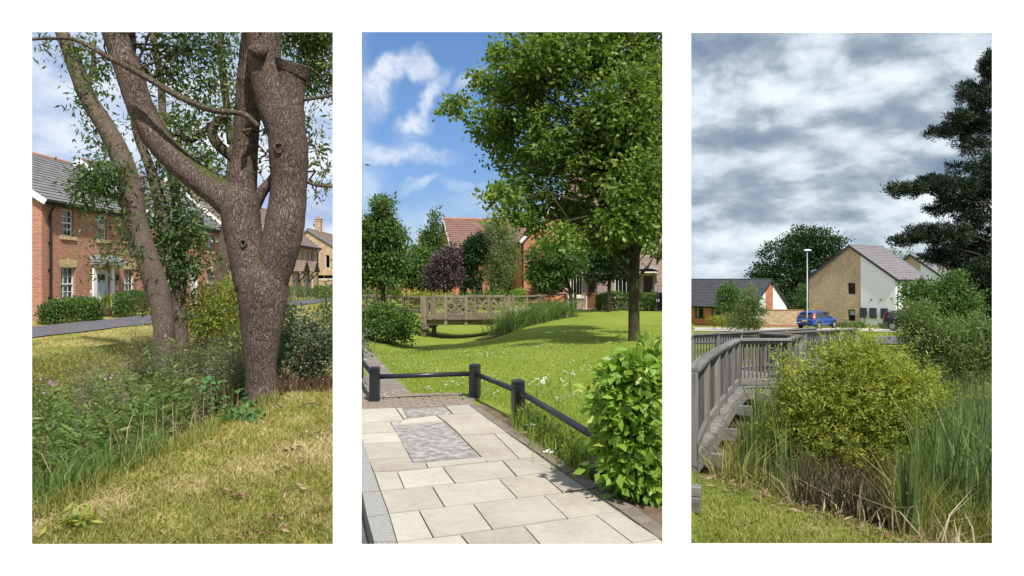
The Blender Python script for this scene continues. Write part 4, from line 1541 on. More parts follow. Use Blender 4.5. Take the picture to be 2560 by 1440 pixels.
rowsB = [(235, 470, 62, 45, 13.9, 2.6), (270, 430, 55, 38, 13.9, 2.2), (215, 440, 40, 30, 13.9, 1.8), (300, 560, 35, 30, 13.9, 0.7), (235, 330, 40, 40), (215, 250, 35, 40), (190, 130, 45, 45), (270, 380, 40, 40), (110, 110, 25, 20), (225, 210, 35, 40),
         (250, 550, 26, 20, 13.8, 0.7), (225, 530, 24, 16, 13.8, 0.7), (265, 640, 34, 16, 13.8, 1.3), (240, 662, 28, 12, 13.8, 1.2), (300, 622, 36, 24, 13.8, 1.0), (330, 640, 28, 22, 13.8, 0.9), (285, 590, 22, 20, 13.8, 0.6), (345, 700, 12, 10)]
V, T = sprays(rowsB, YB, bB, r, 34, 0.14, 0.045, 0.6, 11, 0.15)
add_obj('crown', np_mesh('crown', V, T), M['leaf_ash_dark'], tB)
mb = MB()
twigs(mb, rowsB, YB, bB, r, [s[:3] for s in SB[12:]])
tag(mb.build('branch', M['smooth_bark'], tB, smooth=True), kind='stuff')

YC = 16.0
bC = gp(450, YC)
tC = empty('leaning_tree', bC, 0, 'slim twin-stemmed tree just behind the leaning one', 'tree', 'trees on the far bank of the ditch')
mb = MB()
SC = px_tube(mb, [(452, 890, 21), (452, 850, 18), (446, 760, 18), (430, 670, 15), (417, 580, 13), (396, 490, 14), (372, 410, 12), (346, 345, 10), (330, 280, 7)], YC, bC, 12, 5)
SD = px_tube(mb, [(448, 760, 14), (452, 680, 13), (447, 600, 12), (440, 500, 11), (424, 400, 10), (408, 300, 9), (402, 200, 9), (385, 100, 8), (375, 20, 7)], YC, bC, 10, 5, 0.3)
px_tube(mb, [(575, 360, 7), (566, 260, 9), (556, 170, 9), (550, 60, 8), (546, -20, 7)], YC, bC, 10, 5, 1.0)
mb.build('trunk', M['smooth_bark'], tC, smooth=True)
rowsC = [(385, 560, 55, 50, 16, 2.2), (470, 560, 45, 60, 16, 2.2), (440, 640, 50, 60, 16, 2.2), (480, 660, 40, 50, 16, 1.8), (400, 640, 40, 50, 16, 1.6), (495, 600, 30, 50, 16, 1.4), (405, 500, 50, 40, 16, 1.3), (440, 440, 50, 45), (370, 300, 50, 60), (400, 380, 55, 50), (360, 460, 40, 50, 16, 1.2), (470, 300, 45, 50), (540, 430, 45, 40), (555, 90, 50, 60), (450, 90, 50, 50), (430, 740, 40, 50, 16, 1.2), (470, 480, 30, 40)]
V, T = sprays(rowsC, YC, bC, r, 34, 0.15, 0.05, 0.5, 11, 0.16)
add_obj('crown', np_mesh('crown', V, T), M['leaf_ash_dark'], tC)
mb = MB()
twigs(mb, rowsC, YC, bC, r, [s[:3] for s in SC[14:]] + [s[:3] for s in SD[10:]])
tag(mb.build('branch', M['smooth_bark'], tC, smooth=True), kind='stuff')

YE = 18.5
bE = gp(512, YE)
tE = empty('leaning_tree', bE, 0, 'pale trunk leaning right behind the yellow-green bush', 'tree', 'trees on the far bank of the ditch')
mb = MB()
SE = px_tube(mb, [(505, 860, 18), (522, 790, 18), (546, 720, 20), (560, 640, 19), (570, 560, 16), (573, 500, 13), (580, 400, 11), (600, 250, 9), (640, 60, 8), (660, -60, 6)], YE, bE, 12, 5)
mb.build('trunk', M['smooth_bark'], tE, smooth=True)
rowsE = [(520, 440, 45, 50, 19, 1.0), (590, 200, 80, 80, 19, 0.6), (650, 60, 120, 100, 19, 0.6), (540, 520, 30, 30, 19, 0.6)]
V, T = sprays(rowsE, YE, bE, r, 26, 0.16, 0.05, 0.5, 11, 0.17)
add_obj('crown', np_mesh('crown', V, T), M['leaf_ash'], tE)
mb = MB()
twigs(mb, rowsE, YE, bE, r, [s[:3] for s in SE[18:]])
tag(mb.build('branch', M['smooth_bark'], tE, smooth=True), kind='stuff')

# shrubs
b = gp(545, 16.5)
shrub('yellow_bush', 'sunny yellow-green bush behind the forked trunk', b, px_ell([(520, 770, 60, 55), (570, 760, 55, 50), (560, 820, 70, 50), (500, 810, 45, 50), (590, 730, 30, 40)], 16.5, b), 420, 22, 0.16, 0.07, 0.035, M['leaf_yellow'], M['smooth_bark'], seed=4, stems=14, shell=0.2)
b = gp(748, 10.2)
shrub('grey_shrub', 'grey-green leafy shrub growing right beside the forked trunk', b, px_ell([(700, 880, 45, 50), (760, 870, 60, 60), (800, 880, 50, 50), (730, 830, 40, 45), (770, 800, 30, 35), (820, 850, 60, 60), (760, 920, 70, 30), (870, 860, 50, 70)], 10.2, b), 300, 26, 0.09, 0.055, 0.027, M['leaf_grey'], M['dark_bark'], seed=5, stems=26, shell=0.2)
b = gp(745, 10.0)
rr = np.random.default_rng(9)
P = np.stack([rr.uniform(-0.5, 0.55, 700) + b.x, rr.uniform(-0.25, 0.3, 700) + b.y, np.zeros(700)], 1)
P[:, 2] = ground(P[:, 0], P[:, 1])
V, T = blades(P, rr.uniform(0.12, 0.34, 700), 0.008, 0.5, rr)
tag(add_obj('dead_grass', np_mesh('dead_grass', V, T), M['rust_stem']), 'rusty dead grass under the grey-green shrub', 'grass', kind='stuff')
b = gp(815, 14.5)
rr = np.random.default_rng(10)
shrub('tall_weeds', 'spindly tall green weeds beyond the grey-green shrub', b, px_ell([(812, 800, 24, 60), (830, 760, 30, 50), (860, 800, 40, 80)], 14.5, b), 90, 18, 0.10, 0.11, 0.02, M['leaf_green'], M['dark_bark'], seed=15, stems=20, up=0.9)
b = gp(700, 21)
shrub('low_bush', 'small round bush on the grass behind the forked trunk', b, px_ell([(715, 790, 24, 26), (700, 770, 20, 20)], 21, b), 60, 20, 0.12, 0.08, 0.04, M['leaf_grey'], M['dark_bark'], seed=16, stems=8)


# ---------------------------------------------------------------- the ditch's undergrowth
def herbs(name, label, X, Y, hgt, mat, r, nl=34, L=0.10, W=0.02, stem=M['rust_stem'], lean=0.12, kind='stuff'):
    N = len(X)
    base = np.stack([X, Y, ground(X, Y)], 1)
    hgt = np.broadcast_to(hgt, (N,)) * r.uniform(0.7, 1.25, N)
    ln = r.normal(size=(N, 2)) * lean
    t = r.uniform(0.30, 1.0, (N, nl)) ** 0.8
    pos = np.repeat(base[:, None], nl, 1)
    pos[..., 2] += t * hgt[:, None]
    pos[..., :2] += (ln * hgt[:, None])[:, None] * (t ** 1.5)[..., None]
    a = r.uniform(0, 2 * np.pi, (N, nl))
    d = np.stack([np.cos(a), np.sin(a), r.uniform(0.0, 0.9, (N, nl))], -1)
    rad = 0.11 * (1 - t) * hgt[:, None] + 0.012
    pos[..., 0] += np.cos(a) * rad
    pos[..., 1] += np.sin(a) * rad
    s = (1.15 - 0.6 * t) * r.uniform(0.6, 1.3, (N, nl))
    V, T = leaves(pos.reshape(-1, 3), d.reshape(-1, 3), (L * s).ravel(), (W * s).ravel(), r=r)
    o = add_obj(name, np_mesh(name, V, T), mat)
    tag(o, label, 'undergrowth', kind=kind)
    V, T = blades(base, hgt * 0.95, 0.012, 0.05, r, 0.0)
    o2 = add_obj('stalks', np_mesh('stalks', V, T), stem, o)
    tag(o2, kind='stuff')
    return base, hgt, ln


r = np.random.default_rng(31)


def ditch_pts(n, y0, y1, x_near=0.0, x_far=-8.2):
    t = r.random(n)
    Y = y0 * (y1 / y0) ** t
    nr = -3.1 - np.maximum(Y - 10, 0) * 0.22 - x_near
    X = nr + (x_far - nr) * r.random(n)
    return X, Y


X, Y = ditch_pts(1500, 4.6, 15.5, 0.55, -7.0)
UU = CX + X / Y * F
keep = (patchy(X, Y, 1.4, 0.7) > -0.75) & ~((UU > 455) & (UU < 640) & (Y < 9.7)) & ((Y > 6.2) | (X < -3.9))
X, Y = X[keep], Y[keep]
bs, hg, ln = herbs('ditch_weeds', 'tall leafy green weeds crowding the ditch', X, Y, 1.12, M['leaf_herb'], r, 46, 0.15, 0.034)
# pink flowers and pale seed heads at the tops
k = r.random(len(bs)) < 0.11
tops = bs[k] + np.concatenate([ln[k] * hg[k][:, None], hg[k][:, None]], 1)
V, T = crown_arrays(tops, 6, 0.035, 0.028, 0.024, r)
tag(add_obj('pink_flowers', np_mesh('pink_flowers', V, T), M['petal_pink']), 'small pink flowers topping the ditch weeds', 'flowers', kind='stuff')
X, Y = u_scatter(420, 330, 625, 9.6, 14.5, r)
ok = (X < -3.5 - np.maximum(Y - 10, 0) * 0.22)
herbs('seeding_weeds', 'pale feathery seeding weeds between the leaning tree and the forked trunk', X[ok], Y[ok], 1.45, M['leaf_herb_grey'], r, 46, 0.08, 0.016)
X, Y = u_scatter(130, 195, 290, 8.6, 10.2, r)
herbs('seeding_weeds', 'pale feathery seed heads among the green ditch weeds', X, Y, 1.5, M['leaf_herb_grey'], r, 46, 0.08, 0.016)
X, Y = ditch_pts(420, 4.4, 9.5, 0.35, -5.5)
P = np.stack([X, Y, ground(X, Y)], 1)
V, T = blades(P, r.uniform(0.25, 0.75, len(X)), 0.009, 0.3, r)
tag(add_obj('dead_stalks', np_mesh('dead_stalks', V, T), M['reed_straw']), 'dry straw-coloured stalks in the ditch', 'stalks', kind='stuff')
X, Y = ditch_pts(170, 5.0, 10.5, 0.55, -5.2)
P = np.stack([X, Y, ground(X, Y)], 1)
V, T = blades(P, r.uniform(0.4, 0.85, len(X)), 0.02, 0.10, r)
tag(add_obj('dock_stalks', np_mesh('dock_stalks', V, T), M['rust_stem']), 'rusty brown dock stalks standing in the ditch', 'stalks', kind='stuff')
X, Y = u_scatter(5000, 60, 420, 3.7, 8.5, r, 1.3)
ok = (X < -3.25) & (X > -4.6)
turf('ditch_grass', 'rank green grass filling the near end of the ditch', X[ok], Y[ok], 0.36 * np.ones(ok.sum()), 0.010, M['leaf_herb'], r, 0.4)
X, Y = u_scatter(26000, 40, 420, 11, 17.5, r, 1.3)
ok = (X < -6.6) & (X > -9.6)
turf('bank_turf', 'rough olive turf on the far bank of the ditch', X[ok], Y[ok], 0.10 * np.ones(ok.sum()), 0.014, M['blade_right'], r, 0.6)

# bramble: three-leaflet leaves, each its own piece
b = gp(560, 9.3)
br = empty('bramble', b, 0, 'bramble with broad green leaves sprawling beside the forked trunk foot', 'bramble')
mb = MB()
heads = []
for i in range(13):
    e = pt(random.uniform(475, 610), random.uniform(935, 1075), random.uniform(8.6, 9.0)) - b
    p = limb_path((random.uniform(-0.3, 0.5), random.uniform(0, 0.3), -0.5), e, r, 0.2, 8)
    mb.tube(p, np.linspace(0.008, 0.003, 8), 4, cap=False)
    heads += [p[j] + r.normal(size=3) * 0.05 for j in (5, 6, 7, 7)]
mb.build('cane', M['dark_bark'], br)


def broad_leaf(L, W, k=6, tip=0.7):
    mb = MB()
    pts_ = []
    for i in range(k + 1):
        t = i / k
        w = W * math.sin(math.pi * t ** tip) ** 0.9 / 2
        pts_.append((t * L, w, -0.10 * L * t * t))
    n = len(pts_)
    for (x, w, z) in pts_:
        mb.v += [(x, -w, z + w * 0.25), (x, 0, z), (x, w, z + w * 0.25)]
    for i in range(n - 1):
        a = i * 3
        mb.f += [[a, a + 3, a + 4, a + 1], [a + 1, a + 4, a + 5, a + 2]]
    return mb.mesh('leaf')


lm = broad_leaf(0.10, 0.075)
lm.materials.append(M['leaf_bramble'])
for hp in heads:
    a0 = random.uniform(0, 6.28)
    for da in (0, 2.1, 4.2):
        o = bpy.data.objects.new('leaf', lm)
        o.location = hp
        o.rotation_euler = (random.uniform(-0.5, 0.2) + 0.3, random.uniform(-0.2, 0.5), a0 + da)
        sc_ = random.uniform(0.75, 1.25)
        o.scale = (sc_, sc_, sc_)
        col.objects.link(o)
        o.parent = br
X, Y = u_scatter(60, 455, 640, 7.6, 8.9, r)
ok = X > -3.6
X, Y = X[ok], Y[ok]
pos = np.repeat(np.stack([X, Y, ground(X, Y) + 0.03], 1), 7, 0) + r.normal(size=(len(X) * 7, 3)) * 0.05
V, T = leaves(pos, r.normal(size=pos.shape) + np.array([0, 0, 0.5]), 0.07, 0.05, r=r)
tag(add_obj('nettles', np_mesh('nettles', V, T), M['leaf_bramble']), 'fresh green nettles creeping onto the mown bank', 'weeds', kind='stuff')

# fallen leaves and bark scraps on the bank
for (u, v) in ((770, 1160), (750, 1235), (725, 1135), (600, 1250), (695, 1310), (740, 1130), (800, 1100), (705, 1185), (590, 1252), (640, 1345), (830, 1090), (680, 1345), (770, 1095), (560, 1240)):
    Yq = 1.6 * F / (v - HOR)
    x = (u - CX) / F * Yq
    n = 9
    pos = np.stack([x + r.normal(size=n) * 0.05, Yq + r.normal(size=n) * 0.03, np.zeros(n)], 1)
    pos[:, 2] = ground(pos[:, 0], pos[:, 1]) + 0.045
    dd = r.normal(size=(n, 3))
    dd[:, 2] *= 0.3
    V, T = leaves(pos - np.array([x, Yq, gz(x, Yq)]), dd, 0.07, 0.022, r=r, flat=1.0)
    o = add_obj('fallen_leaves', np_mesh('fallen_leaves', V, T), M['dead_leaf'])
    o.location = (x, Yq, gz(x, Yq))
    tag(o, 'curled brown scrap of dead leaves on the mown bank', 'dead leaf', 'scraps of dead leaf on the bank')
Yq = 1.6 * F / (1330 - HOR)
x = (185 - CX) / F * Yq
n = 70
pos = np.stack([r.normal(size=n) * 0.07, r.normal(size=n) * 0.05, 0.03 + np.abs(r.normal(size=n)) * 0.03], 1)
V, T = leaves(pos, r.normal(size=(n, 3)) + np.array([0.6, 0.2, 0.1]), 0.10, 0.028, r=r)
o = add_obj('wilted_weed', np_mesh('wilted_weed', V, T), M['leaf_yellow'])
o.location = (x, Yq, gz(x, Yq))
tag(o, 'pulled-up yellowing weed lying on the grass by the ditch', 'weed')
for (u, v, L_, a) in ((745, 1024, 0.30, 0.3), (705, 1025, 0.16, 2.6), (140, 917, 0.5, 0.1)):
    Yq = 1.6 * F / (v - HOR)
    x = (u - CX) / F * Yq
    mb = MB()
    mb.tube(limb_path((0, 0, 0.03), (L_ * math.cos(a), L_ * math.sin(a), 0.05), r, 0.2, 6), np.linspace(0.01, 0.004, 6), 6)
    o = mb.build('fallen_twig', M['smooth_bark'])
    o.location = (x, Yq, gz(x, Yq))
    tag(o, {0.30: 'longer fallen twig lying on the mown bank near the forked trunk', 0.16: 'short curved twig on the mown bank at the forked trunk foot', 0.5: 'thin dead branch lying on the far bank below the lane'}[L_], 'twig', 'fallen twigs')

# ================================================================== MIDDLE: paving, knee rail, lawn and footbridge
def fp(a, b, z=0.0):
    """paving survey point -> plan position at height z"""
    u, v = 904 + a / 2.868, 860 + b / 2.868
    Y = (EYE - z) * F / (v - HOR)
    return Vector(((u - CX) / F * Y, Y, z))


TOP = 0.020
# bedding under everything paved
bed = [fp(a, b, 0.004) for a, b in ((-75, 470), (845, 440), (1100, 640), (1375, 812), (1715, 1040), (1955, 1188), (2250, 1388), (2500, 1640), (2600, 1900), (480, 2300), (390, 2000), (255, 1440), (90, 935), (0, 680))]
mb = MB()
mb.poly(bed)
pave = mb.build('pavement', M['mortar'])
tag(pave, kind='structure')
for v_ in pave.data.polygons:
    pass
slabs = [
    [(-70, 482), (240, 470), (298, 556), (-40, 578)], [(248, 470), (288, 468), (325, 538), (306, 548)],
    [(-40, 582), (200, 571), (246, 644), (-13, 655)], [(-13, 658), (248, 646), (287, 714), (12, 724)],
    [(12, 727), (288, 717), (345, 826), (50, 842)], [(50, 846), (347, 830), (368, 866), (452, 864), (472, 902), (88, 932)],
    [(458, 864), (875, 826), (893, 856), (478, 902)], [(302, 556), (528, 526), (588, 567), (268, 588)], [(208, 570), (264, 566), (272, 590), (222, 595)],
    [(602, 456), (768, 446), (834, 499), (658, 511)], [(540, 524), (838, 502), (1040, 650), (708, 662), (606, 572)],
    [(708, 667), (948, 657), (1127, 837), (895, 855)], [(953, 657), (1043, 654), (1278, 823), (1132, 837)],
    [(92, 937), (252, 931), (302, 1053), (137, 1070)], [(258, 931), (577, 898), (666, 1013), (308, 1052)], [(583, 897), (1007, 853), (1108, 966), (673, 1012)], [(1013, 852), (1280, 828), (1408, 923), (1115, 965)],
    [(138, 1074), (502, 1038), (591, 1187), (197, 1232)], [(508, 1038), (982, 985), (1113, 1124), (598, 1186)], [(988, 984), (1280, 945), (1438, 1082), (1120, 1123)], [(1285, 944), (1411, 928), (1618, 1058), (1445, 1081)],
    [(198, 1237), (407, 1214), (511, 1411), (257, 1437)], [(413, 1213), (797, 1168), (934, 1351), (518, 1411)], [(803, 1167), (1304, 1105), (1473, 1269), (941, 1351)], [(1310, 1105), (1619, 1063), (1833, 1218), (1480, 1269)],
    [(257, 1443), (707, 1391), (891, 1616), (317, 1696)], [(713, 1391), (1159, 1326), (1350, 1545), (898, 1616)], [(1165, 1326), (1674, 1247), (1941, 1452), (1358, 1545)], [(1680, 1247), (1835, 1223), (2133, 1418), (1948, 1451)],
    [(317, 1703), (1096, 1591), (1394, 1846), (392, 1996)], [(1104, 1590), (2134, 1424), (2396, 1638), (1402, 1846)], [(394, 2003), (1400, 1853), (1700, 2150), (470, 2330)], [(1408, 1852), (2400, 1644), (2590, 1900), (1708, 2150)]]


def piece(name, q, mat, parent, h=0.045, top=TOP, inset=0.003):
    """one flat stone with a slightly rounded arris"""
    P = [fp(a, b, 0.0) for a, b in q]
    ar = sum(P[i].x * P[(i + 1) % len(P)].y - P[(i + 1) % len(P)].x * P[i].y for i in range(len(P)))
    if ar < 0: P = P[::-1]
    c = sum(P, Vector()) / len(P)
    base = [(p.x - c.x, p.y - c.y, -h) for p in P]
    m = MB()
    m.prism(base, h, inset)
    o = m.build(name, mat, parent)
    o.location = (c.x, c.y, top + random.uniform(-0.002, 0.002))
    return o


for i, q in enumerate(slabs):
    piece('paving_slab', q, M['slab_stone_dull'] if i in (10, 11, 12, 16, 19, 20, 24) or i % 7 == 5 else M['slab_stone'], pave)
cv = piece('inspection_cover', [(224, 600), (598, 575), (846, 818), (370, 859)], M['cover_concrete'], None, top=TOP - 0.003)
tag(cv, 'large worn concrete inspection cover set among the paving slabs', 'cover', 'inspection covers')
cv = piece('inspection_cover', [(298, 482), (592, 460), (650, 511), (327, 528)], M['cover_concrete'], None, top=TOP - 0.003)
tag(cv, 'smaller concrete inspection cover beside the brick setts', 'cover', 'inspection covers')
# kerb
kin = [(-75, 480), (-2, 680), (42, 818), (132, 1075), (195, 1240), (252, 1440), (312, 1700), (388, 2000), (465, 2330)]
kou = [(-150, 480), (-112, 690), (-84, 824), (4, 1085), (40, 1262), (88, 1440), (140, 1730), (205, 2050), (270, 2380)]
for i in range(len(kin) - 1):
    piece('kerb_stone', [kin[i], kin[i + 1], kou[i + 1], kou[i]], M['granite'], pave, h=0.16, inset=0.008)
rd = MB()
q = [fp(a, b, 0) for a, b in kou]
lf = [Vector((-0.245 * p.y, p.y, 0)) for p in q]
for i in range(1, len(q) - 1):
    rd.poly([(lf[i].x, lf[i].y, -0.105), (lf[i + 1].x, lf[i + 1].y, -0.105), (q[i + 1].x + 0.02, q[i + 1].y, -0.105), (q[i].x + 0.02, q[i].y, -0.105)])
tag(rd.build('carriageway', M['asphalt']), kind='structure')
# edging stones and soil along the far side
ein = [(775, 448), (842, 501), (1047, 652), (1311, 830), (1631, 1062), (1861, 1215), (2141, 1420), (2400, 1640), (2600, 1900)]
eou = [(815, 440), (884, 488), (1104, 636), (1379, 812), (1719, 1040), (1959, 1188), (2254, 1388), (2470, 1600), (2700, 1850)]
for i in range(len(ein) - 1):
    k = 2 if i > 1 else 1
    for j in range(k):
        a0, a1 = j / k, (j + 0.985) / k
        L_ = lambda p, q_, t: (p[0] + (q_[0] - p[0]) * t, p[1] + (q_[1] - p[1]) * t)
        piece('edging_stone', [L_(ein[i], ein[i + 1], a0), L_(ein[i], ein[i + 1], a1), L_(eou[i], eou[i + 1], a1), L_(eou[i], eou[i + 1], a0)], M['edging'], pave, inset=0.006)
so = MB()
sou = [(900, 430), (960, 470), (1190, 610), (1470, 780), (1840, 1000), (2120, 1150), (2320, 1340), (2500, 1550), (2720, 1780)]
for i in range(len(eou) - 1):
    so.poly([fp(*eou[i], 0.008), fp(*eou[i + 1], 0.008), fp(*sou[i + 1], 0.008), fp(*sou[i], 0.008)])
tag(so.build('soil_bed', M['bare_soil']), kind='structure')

# grey path and brick setts
ph = MB()
ph.poly([fp(a, b, 0.006) for a, b in ((-150, 484), (-75, 480), (805, 442), (800, 398), (690, 352), (362, 366), (300, 300), (180, 170), (95, 85), (20, 0), (-20, -60), (-120, -62), (-150, 100))][::-1])
pth = ph.build('path', M['grey_path'])
tag(pth, kind='structure')


def inside(p, poly):
    c = False
    for i in range(len(poly)):
        a, b = poly[i], poly[i - 1]
        if (a[1] > p[1]) != (b[1] > p[1]) and p[0] < (b[0] - a[0]) * (p[1] - a[1]) / (b[1] - a[1]) + a[0]:
            c = not c
    return c


poly = [tuple(fp(a, b)[:2]) for a, b in ((-140, 484), (770, 446), (785, 398), (690, 356), (366, 370), (330, 335), (-140, 375))]
A0, A1 = fp(-70, 482), fp(770, 446)
dx = (A1 - A0).normalized()
dy = Vector((-dx.y, dx.x, 0))
sm = MB()
sm.prism([(-0.097, -0.058, -0.04), (0.097, -0.058, -0.04), (0.097, 0.058, -0.04), (-0.097, 0.058, -0.04)], 0.04, 0.006)
sme = sm.mesh('sett')
sme.materials.append(M['sett_brick'])
ns = 0
for j in range(0, 14):
    for i in range(-6, 22):
        c = A0 + dx * ((i + 0.5 * (j % 2)) * 0.2045) + dy * (0.07 + j * 0.1265)
        if inside((c.x, c.y), poly) and ns < 290:
            o = bpy.data.objects.new('sett', sme)
            o.location = (c.x, c.y, 0.019 + random.uniform(-0.003, 0.003))
            o.rotation_euler = (0, 0, math.atan2(dx.y, dx.x) + random.uniform(-0.02, 0.02))
            col.objects.link(o)
            o.parent = pth
            ns += 1

# knee rail
PX = [(898, 946), (937, 1006), (1187, 996), (1295, 1051), (1503, 1207)]
kr = empty('knee_rail', fp(0, 0), 0, 'low black knee rail with square posts and round rails round the lawn corner', 'fence')
kloc = kr.location
pp = []
for (u, v) in PX:
    Y = EYE * F / (v - HOR)
    pp.append(Vector(((u - CX) / F * Y, Y, 0)))
ext0 = pp[0] + (pp[0] - pp[1]).normalized() * 1.6
ext1 = pp[-1] + Vector((0.27, -0.55, 0))
allp = [ext0] + pp + [ext1]
for i, p in enumerate(allp):
    if i == len(allp) - 1: continue
    nb = allp[min(i + 1, len(allp) - 1)] - allp[max(i - 1, 0)]
    ang = math.atan2(nb.y, nb.x) if i not in (2, 3) else (0.05 if i == 2 else -0.3)
    m = MB()
    rot = Matrix.Rotation(ang, 3, 'Z')
    for (z0, z1, w) in ((-0.1, 0.375, 0.125), (0.375, 0.385, 0.108), (0.385, 0.415, 0.125), (0.415, 0.425, 0.108), (0.425, 0.452, 0.125)):
        m.box((0, 0, (z0 + z1) / 2), (w, w, z1 - z0), rot)
    m.box((0, 0, 0.459), (0.125, 0.125, 0.014), rot, 0.75)
    o = m.build('post', M['black_paint'], kr)
    o.location = p - kloc
for a, b in zip(allp[:-1], allp[1:]):
    m = MB()
    z = Vector((0, 0, 0.335))
    d = (b - a).normalized() * 0.05
    m.tube([a + d + z - kloc, b - d + z - kloc], 0.032, 12)
    m.build('rail', M['black_paint'], kr, smooth=True)

# plants along the rail
r = np.random.default_rng(41)
q3, q4 = pp[3], pp[4]
t = r.random(2600)
off = r.normal(size=2600) * 0.13 + 0.10
dv = (q4 - q3).normalized()
nv = Vector((-dv.y, dv.x, 0))
if nv.x < 0: nv = -nv
X = q3.x + (q4.x - q3.x) * t + nv.x * off
Y = q3.y + (q4.y - q3.y) * t + nv.y * off
turf('rail_grass', 'long unmown grass growing through the knee rail', X, Y, 0.24 * np.ones(len(X)), 0.007, M['blade_lush'], r, 0.35)
t = r.random(260)
off = r.normal(size=260) * 0.06 - 0.02
X = q3.x + (q4.x - q3.x) * (0.1 + 0.85 * t) + nv.x * off
Y = q3.y + (q4.y - q3.y) * (0.1 + 0.85 * t) + nv.y * off
pos = np.repeat(np.stack([X, Y, np.full(260, 0.03)], 1), 8, 0) + np.abs(r.normal(size=(2080, 3))) * np.array([0.03, 0.03, 0.07])
V, T = leaves(pos, r.normal(size=pos.shape) + np.array([0, 0, 0.4]), 0.045, 0.022, r=r)
tag(add_obj('kerb_weeds', np_mesh('kerb_weeds', V, T), M['leaf_hedge']), 'leafy weeds spilling onto the paving edge below the rail', 'weeds', kind='stuff')
dm = MB()
for k in range(12):
    a = 2 * math.pi * k / 12
    dm.poly([(0.008 * math.cos(a - 0.2), 0.008 * math.sin(a - 0.2), 0), (0.028 * math.cos(a - 0.13), 0.028 * math.sin(a - 0.13), 0.004), (0.028 * math.cos(a + 0.13), 0.028 * math.sin(a + 0.13), 0.004), (0.008 * math.cos(a + 0.2), 0.008 * math.sin(a + 0.2), 0)])
dme = dm.mesh('petals')
dme.materials.append(M['petal_white'])
cm = MB()
cm.tube([(0, 0, -0.002), (0, 0, 0.008)], [0.009, 0.006], 8)
cme = cm.mesh('disc')
cme.materials.append(M['leaf_yellow'])
st = MB()
st.tube([(0, 0, 0), (0.01, 0, -0.15), (0, 0.01, -0.34)], [0.003, 0.003, 0.003], 4)
sme2 = st.mesh('stem')
sme2.materials.append(M['leaf_hedge'])
for (u, v, Yd) in ((1343, 948, 7.5), (1357, 955, 7.5), (1362, 946, 7.4), (1350, 963, 7.4), (1306, 1022, 7.3), (1329, 1043, 7.0), (1310, 988, 7.5), (1328, 1006, 7.2), (1398, 993, 7.2), (1408, 994, 7.2), (1416, 993, 7.1), (1413, 930, 8.6), (1425, 933, 8.6), (1433, 936, 8.5), (1332, 1062, 6.9), (1416, 962, 8), (1404, 951, 8)):
    o = empty('daisy', pt(u, v, Yd), random.uniform(0, 6), 'white daisy on a thin stalk in the long grass by the knee rail', 'daisy', 'daisies along the knee rail')
    o.rotation_euler = (random.uniform(-0.3, 0.9), random.uniform(-0.4, 0.4), random.uniform(0, 6))
    for nm, me in (('petals', dme), ('disc', cme), ('stem', sme2)):
        c = bpy.data.objects.new(nm, me)
        col.objects.link(c)
        c.parent = o
# small daisies through the turf
X, Y = u_scatter(900, 900, 1480, 8.8, 17, r)
ok = lawn_edge(X, Y) & (patchy(X, Y, 1.2, 2.0) > 0.35)
pos = np.stack([X[ok], Y[ok], ground(X[ok], Y[ok]) + 0.05], 1)
pos = np.repeat(pos, 4, 0)
V, T = leaves(pos, r.normal(size=pos.shape) * np.array([1, 1, 0.2]), 0.02, 0.014, r=r, flat=2.0)
tag(add_obj('lawn_daisies', np_mesh('lawn_daisies', V, T), M['petal_white']), 'tiny white daisies dotted through the lawn', 'daisies', kind='stuff')
lp = fp(1350, 797)
mb = MB()
rr_ = random.Random(5)
ring = [(0.07 * math.cos(a) * rr_.uniform(0.6, 1.1), 0.035 * math.sin(a) * rr_.uniform(0.6, 1.1), 0.0) for a in np.linspace(0, 2 * math.pi, 9)[:-1]]
for i in range(8):
    mb.poly([ring[i], ring[(i + 1) % 8], (0.01 * rr_.uniform(-1, 1), 0.0, 0.03 + 0.01 * rr_.random())])
o = mb.build('litter', M['white_paint'])
o.location = (lp.x, lp.y, 0.03)
tag(o, 'crumpled scrap of white paper by the paving edge', 'litter')


# big-leaved bush at the rail's end: the largest leaves are pieces of their own
YBU = 5.05
bb = Vector((1.02, YBU, 0))
bush = empty('leafy_bush', bb, 0, 'glossy bright green bush swallowing the end of the knee rail', 'bush')
ellb = px_ell([(1585, 1000, 78, 105), (1612, 915, 66, 42), (1575, 1110, 62, 110), (1628, 1140, 56, 120), (1560, 945, 45, 45), (1535, 1020, 35, 45), (1610, 1210, 60, 50)], YBU, bb, depth=1.0)
c, d = clump_centres(ellb, 470, r, 0.72)
kp = [i for i in range(470) if CX + (bb.x + c[i][0]) / (bb.y + c[i][1]) * F < 1640][:420]
c, d = c[kp], d[kp]
NB = len(kp)
mb = MB()
for i in range(0, NB, 16):
    mb.tube(limb_path((r.normal() * 0.06, r.normal() * 0.06, -0.02), c[i], r, 0.14, 7), np.linspace(0.011, 0.003, 7), 5, cap=False)
tag(mb.build('stem', M['smooth_bark'], bush), kind='stuff')
V, T = crown_arrays(c * 0.96, 15, 0.06, 0.09, 0.054, r, up=-0.1, droop=0.3, out=d)
o = add_obj('foliage', np_mesh('foliage', V, T), M['leaf_bright'], bush)
tag(o, kind='stuff')
lms = []
for (L_, W_) in ((0.115, 0.066), (0.10, 0.058), (0.085, 0.05)):
    me = broad_leaf(L_, W_, 6, 0.8)
    me.materials.append(M['leaf_bright'])
    lms.append(me)
vis = [i for i in range(NB) if (d[i][1] < 0.25 or d[i][2] > 0.55) and CX + (bb.x + c[i][0]) / (bb.y + c[i][1]) * F < 1650]
random.shuffle(vis)
cnt = 0
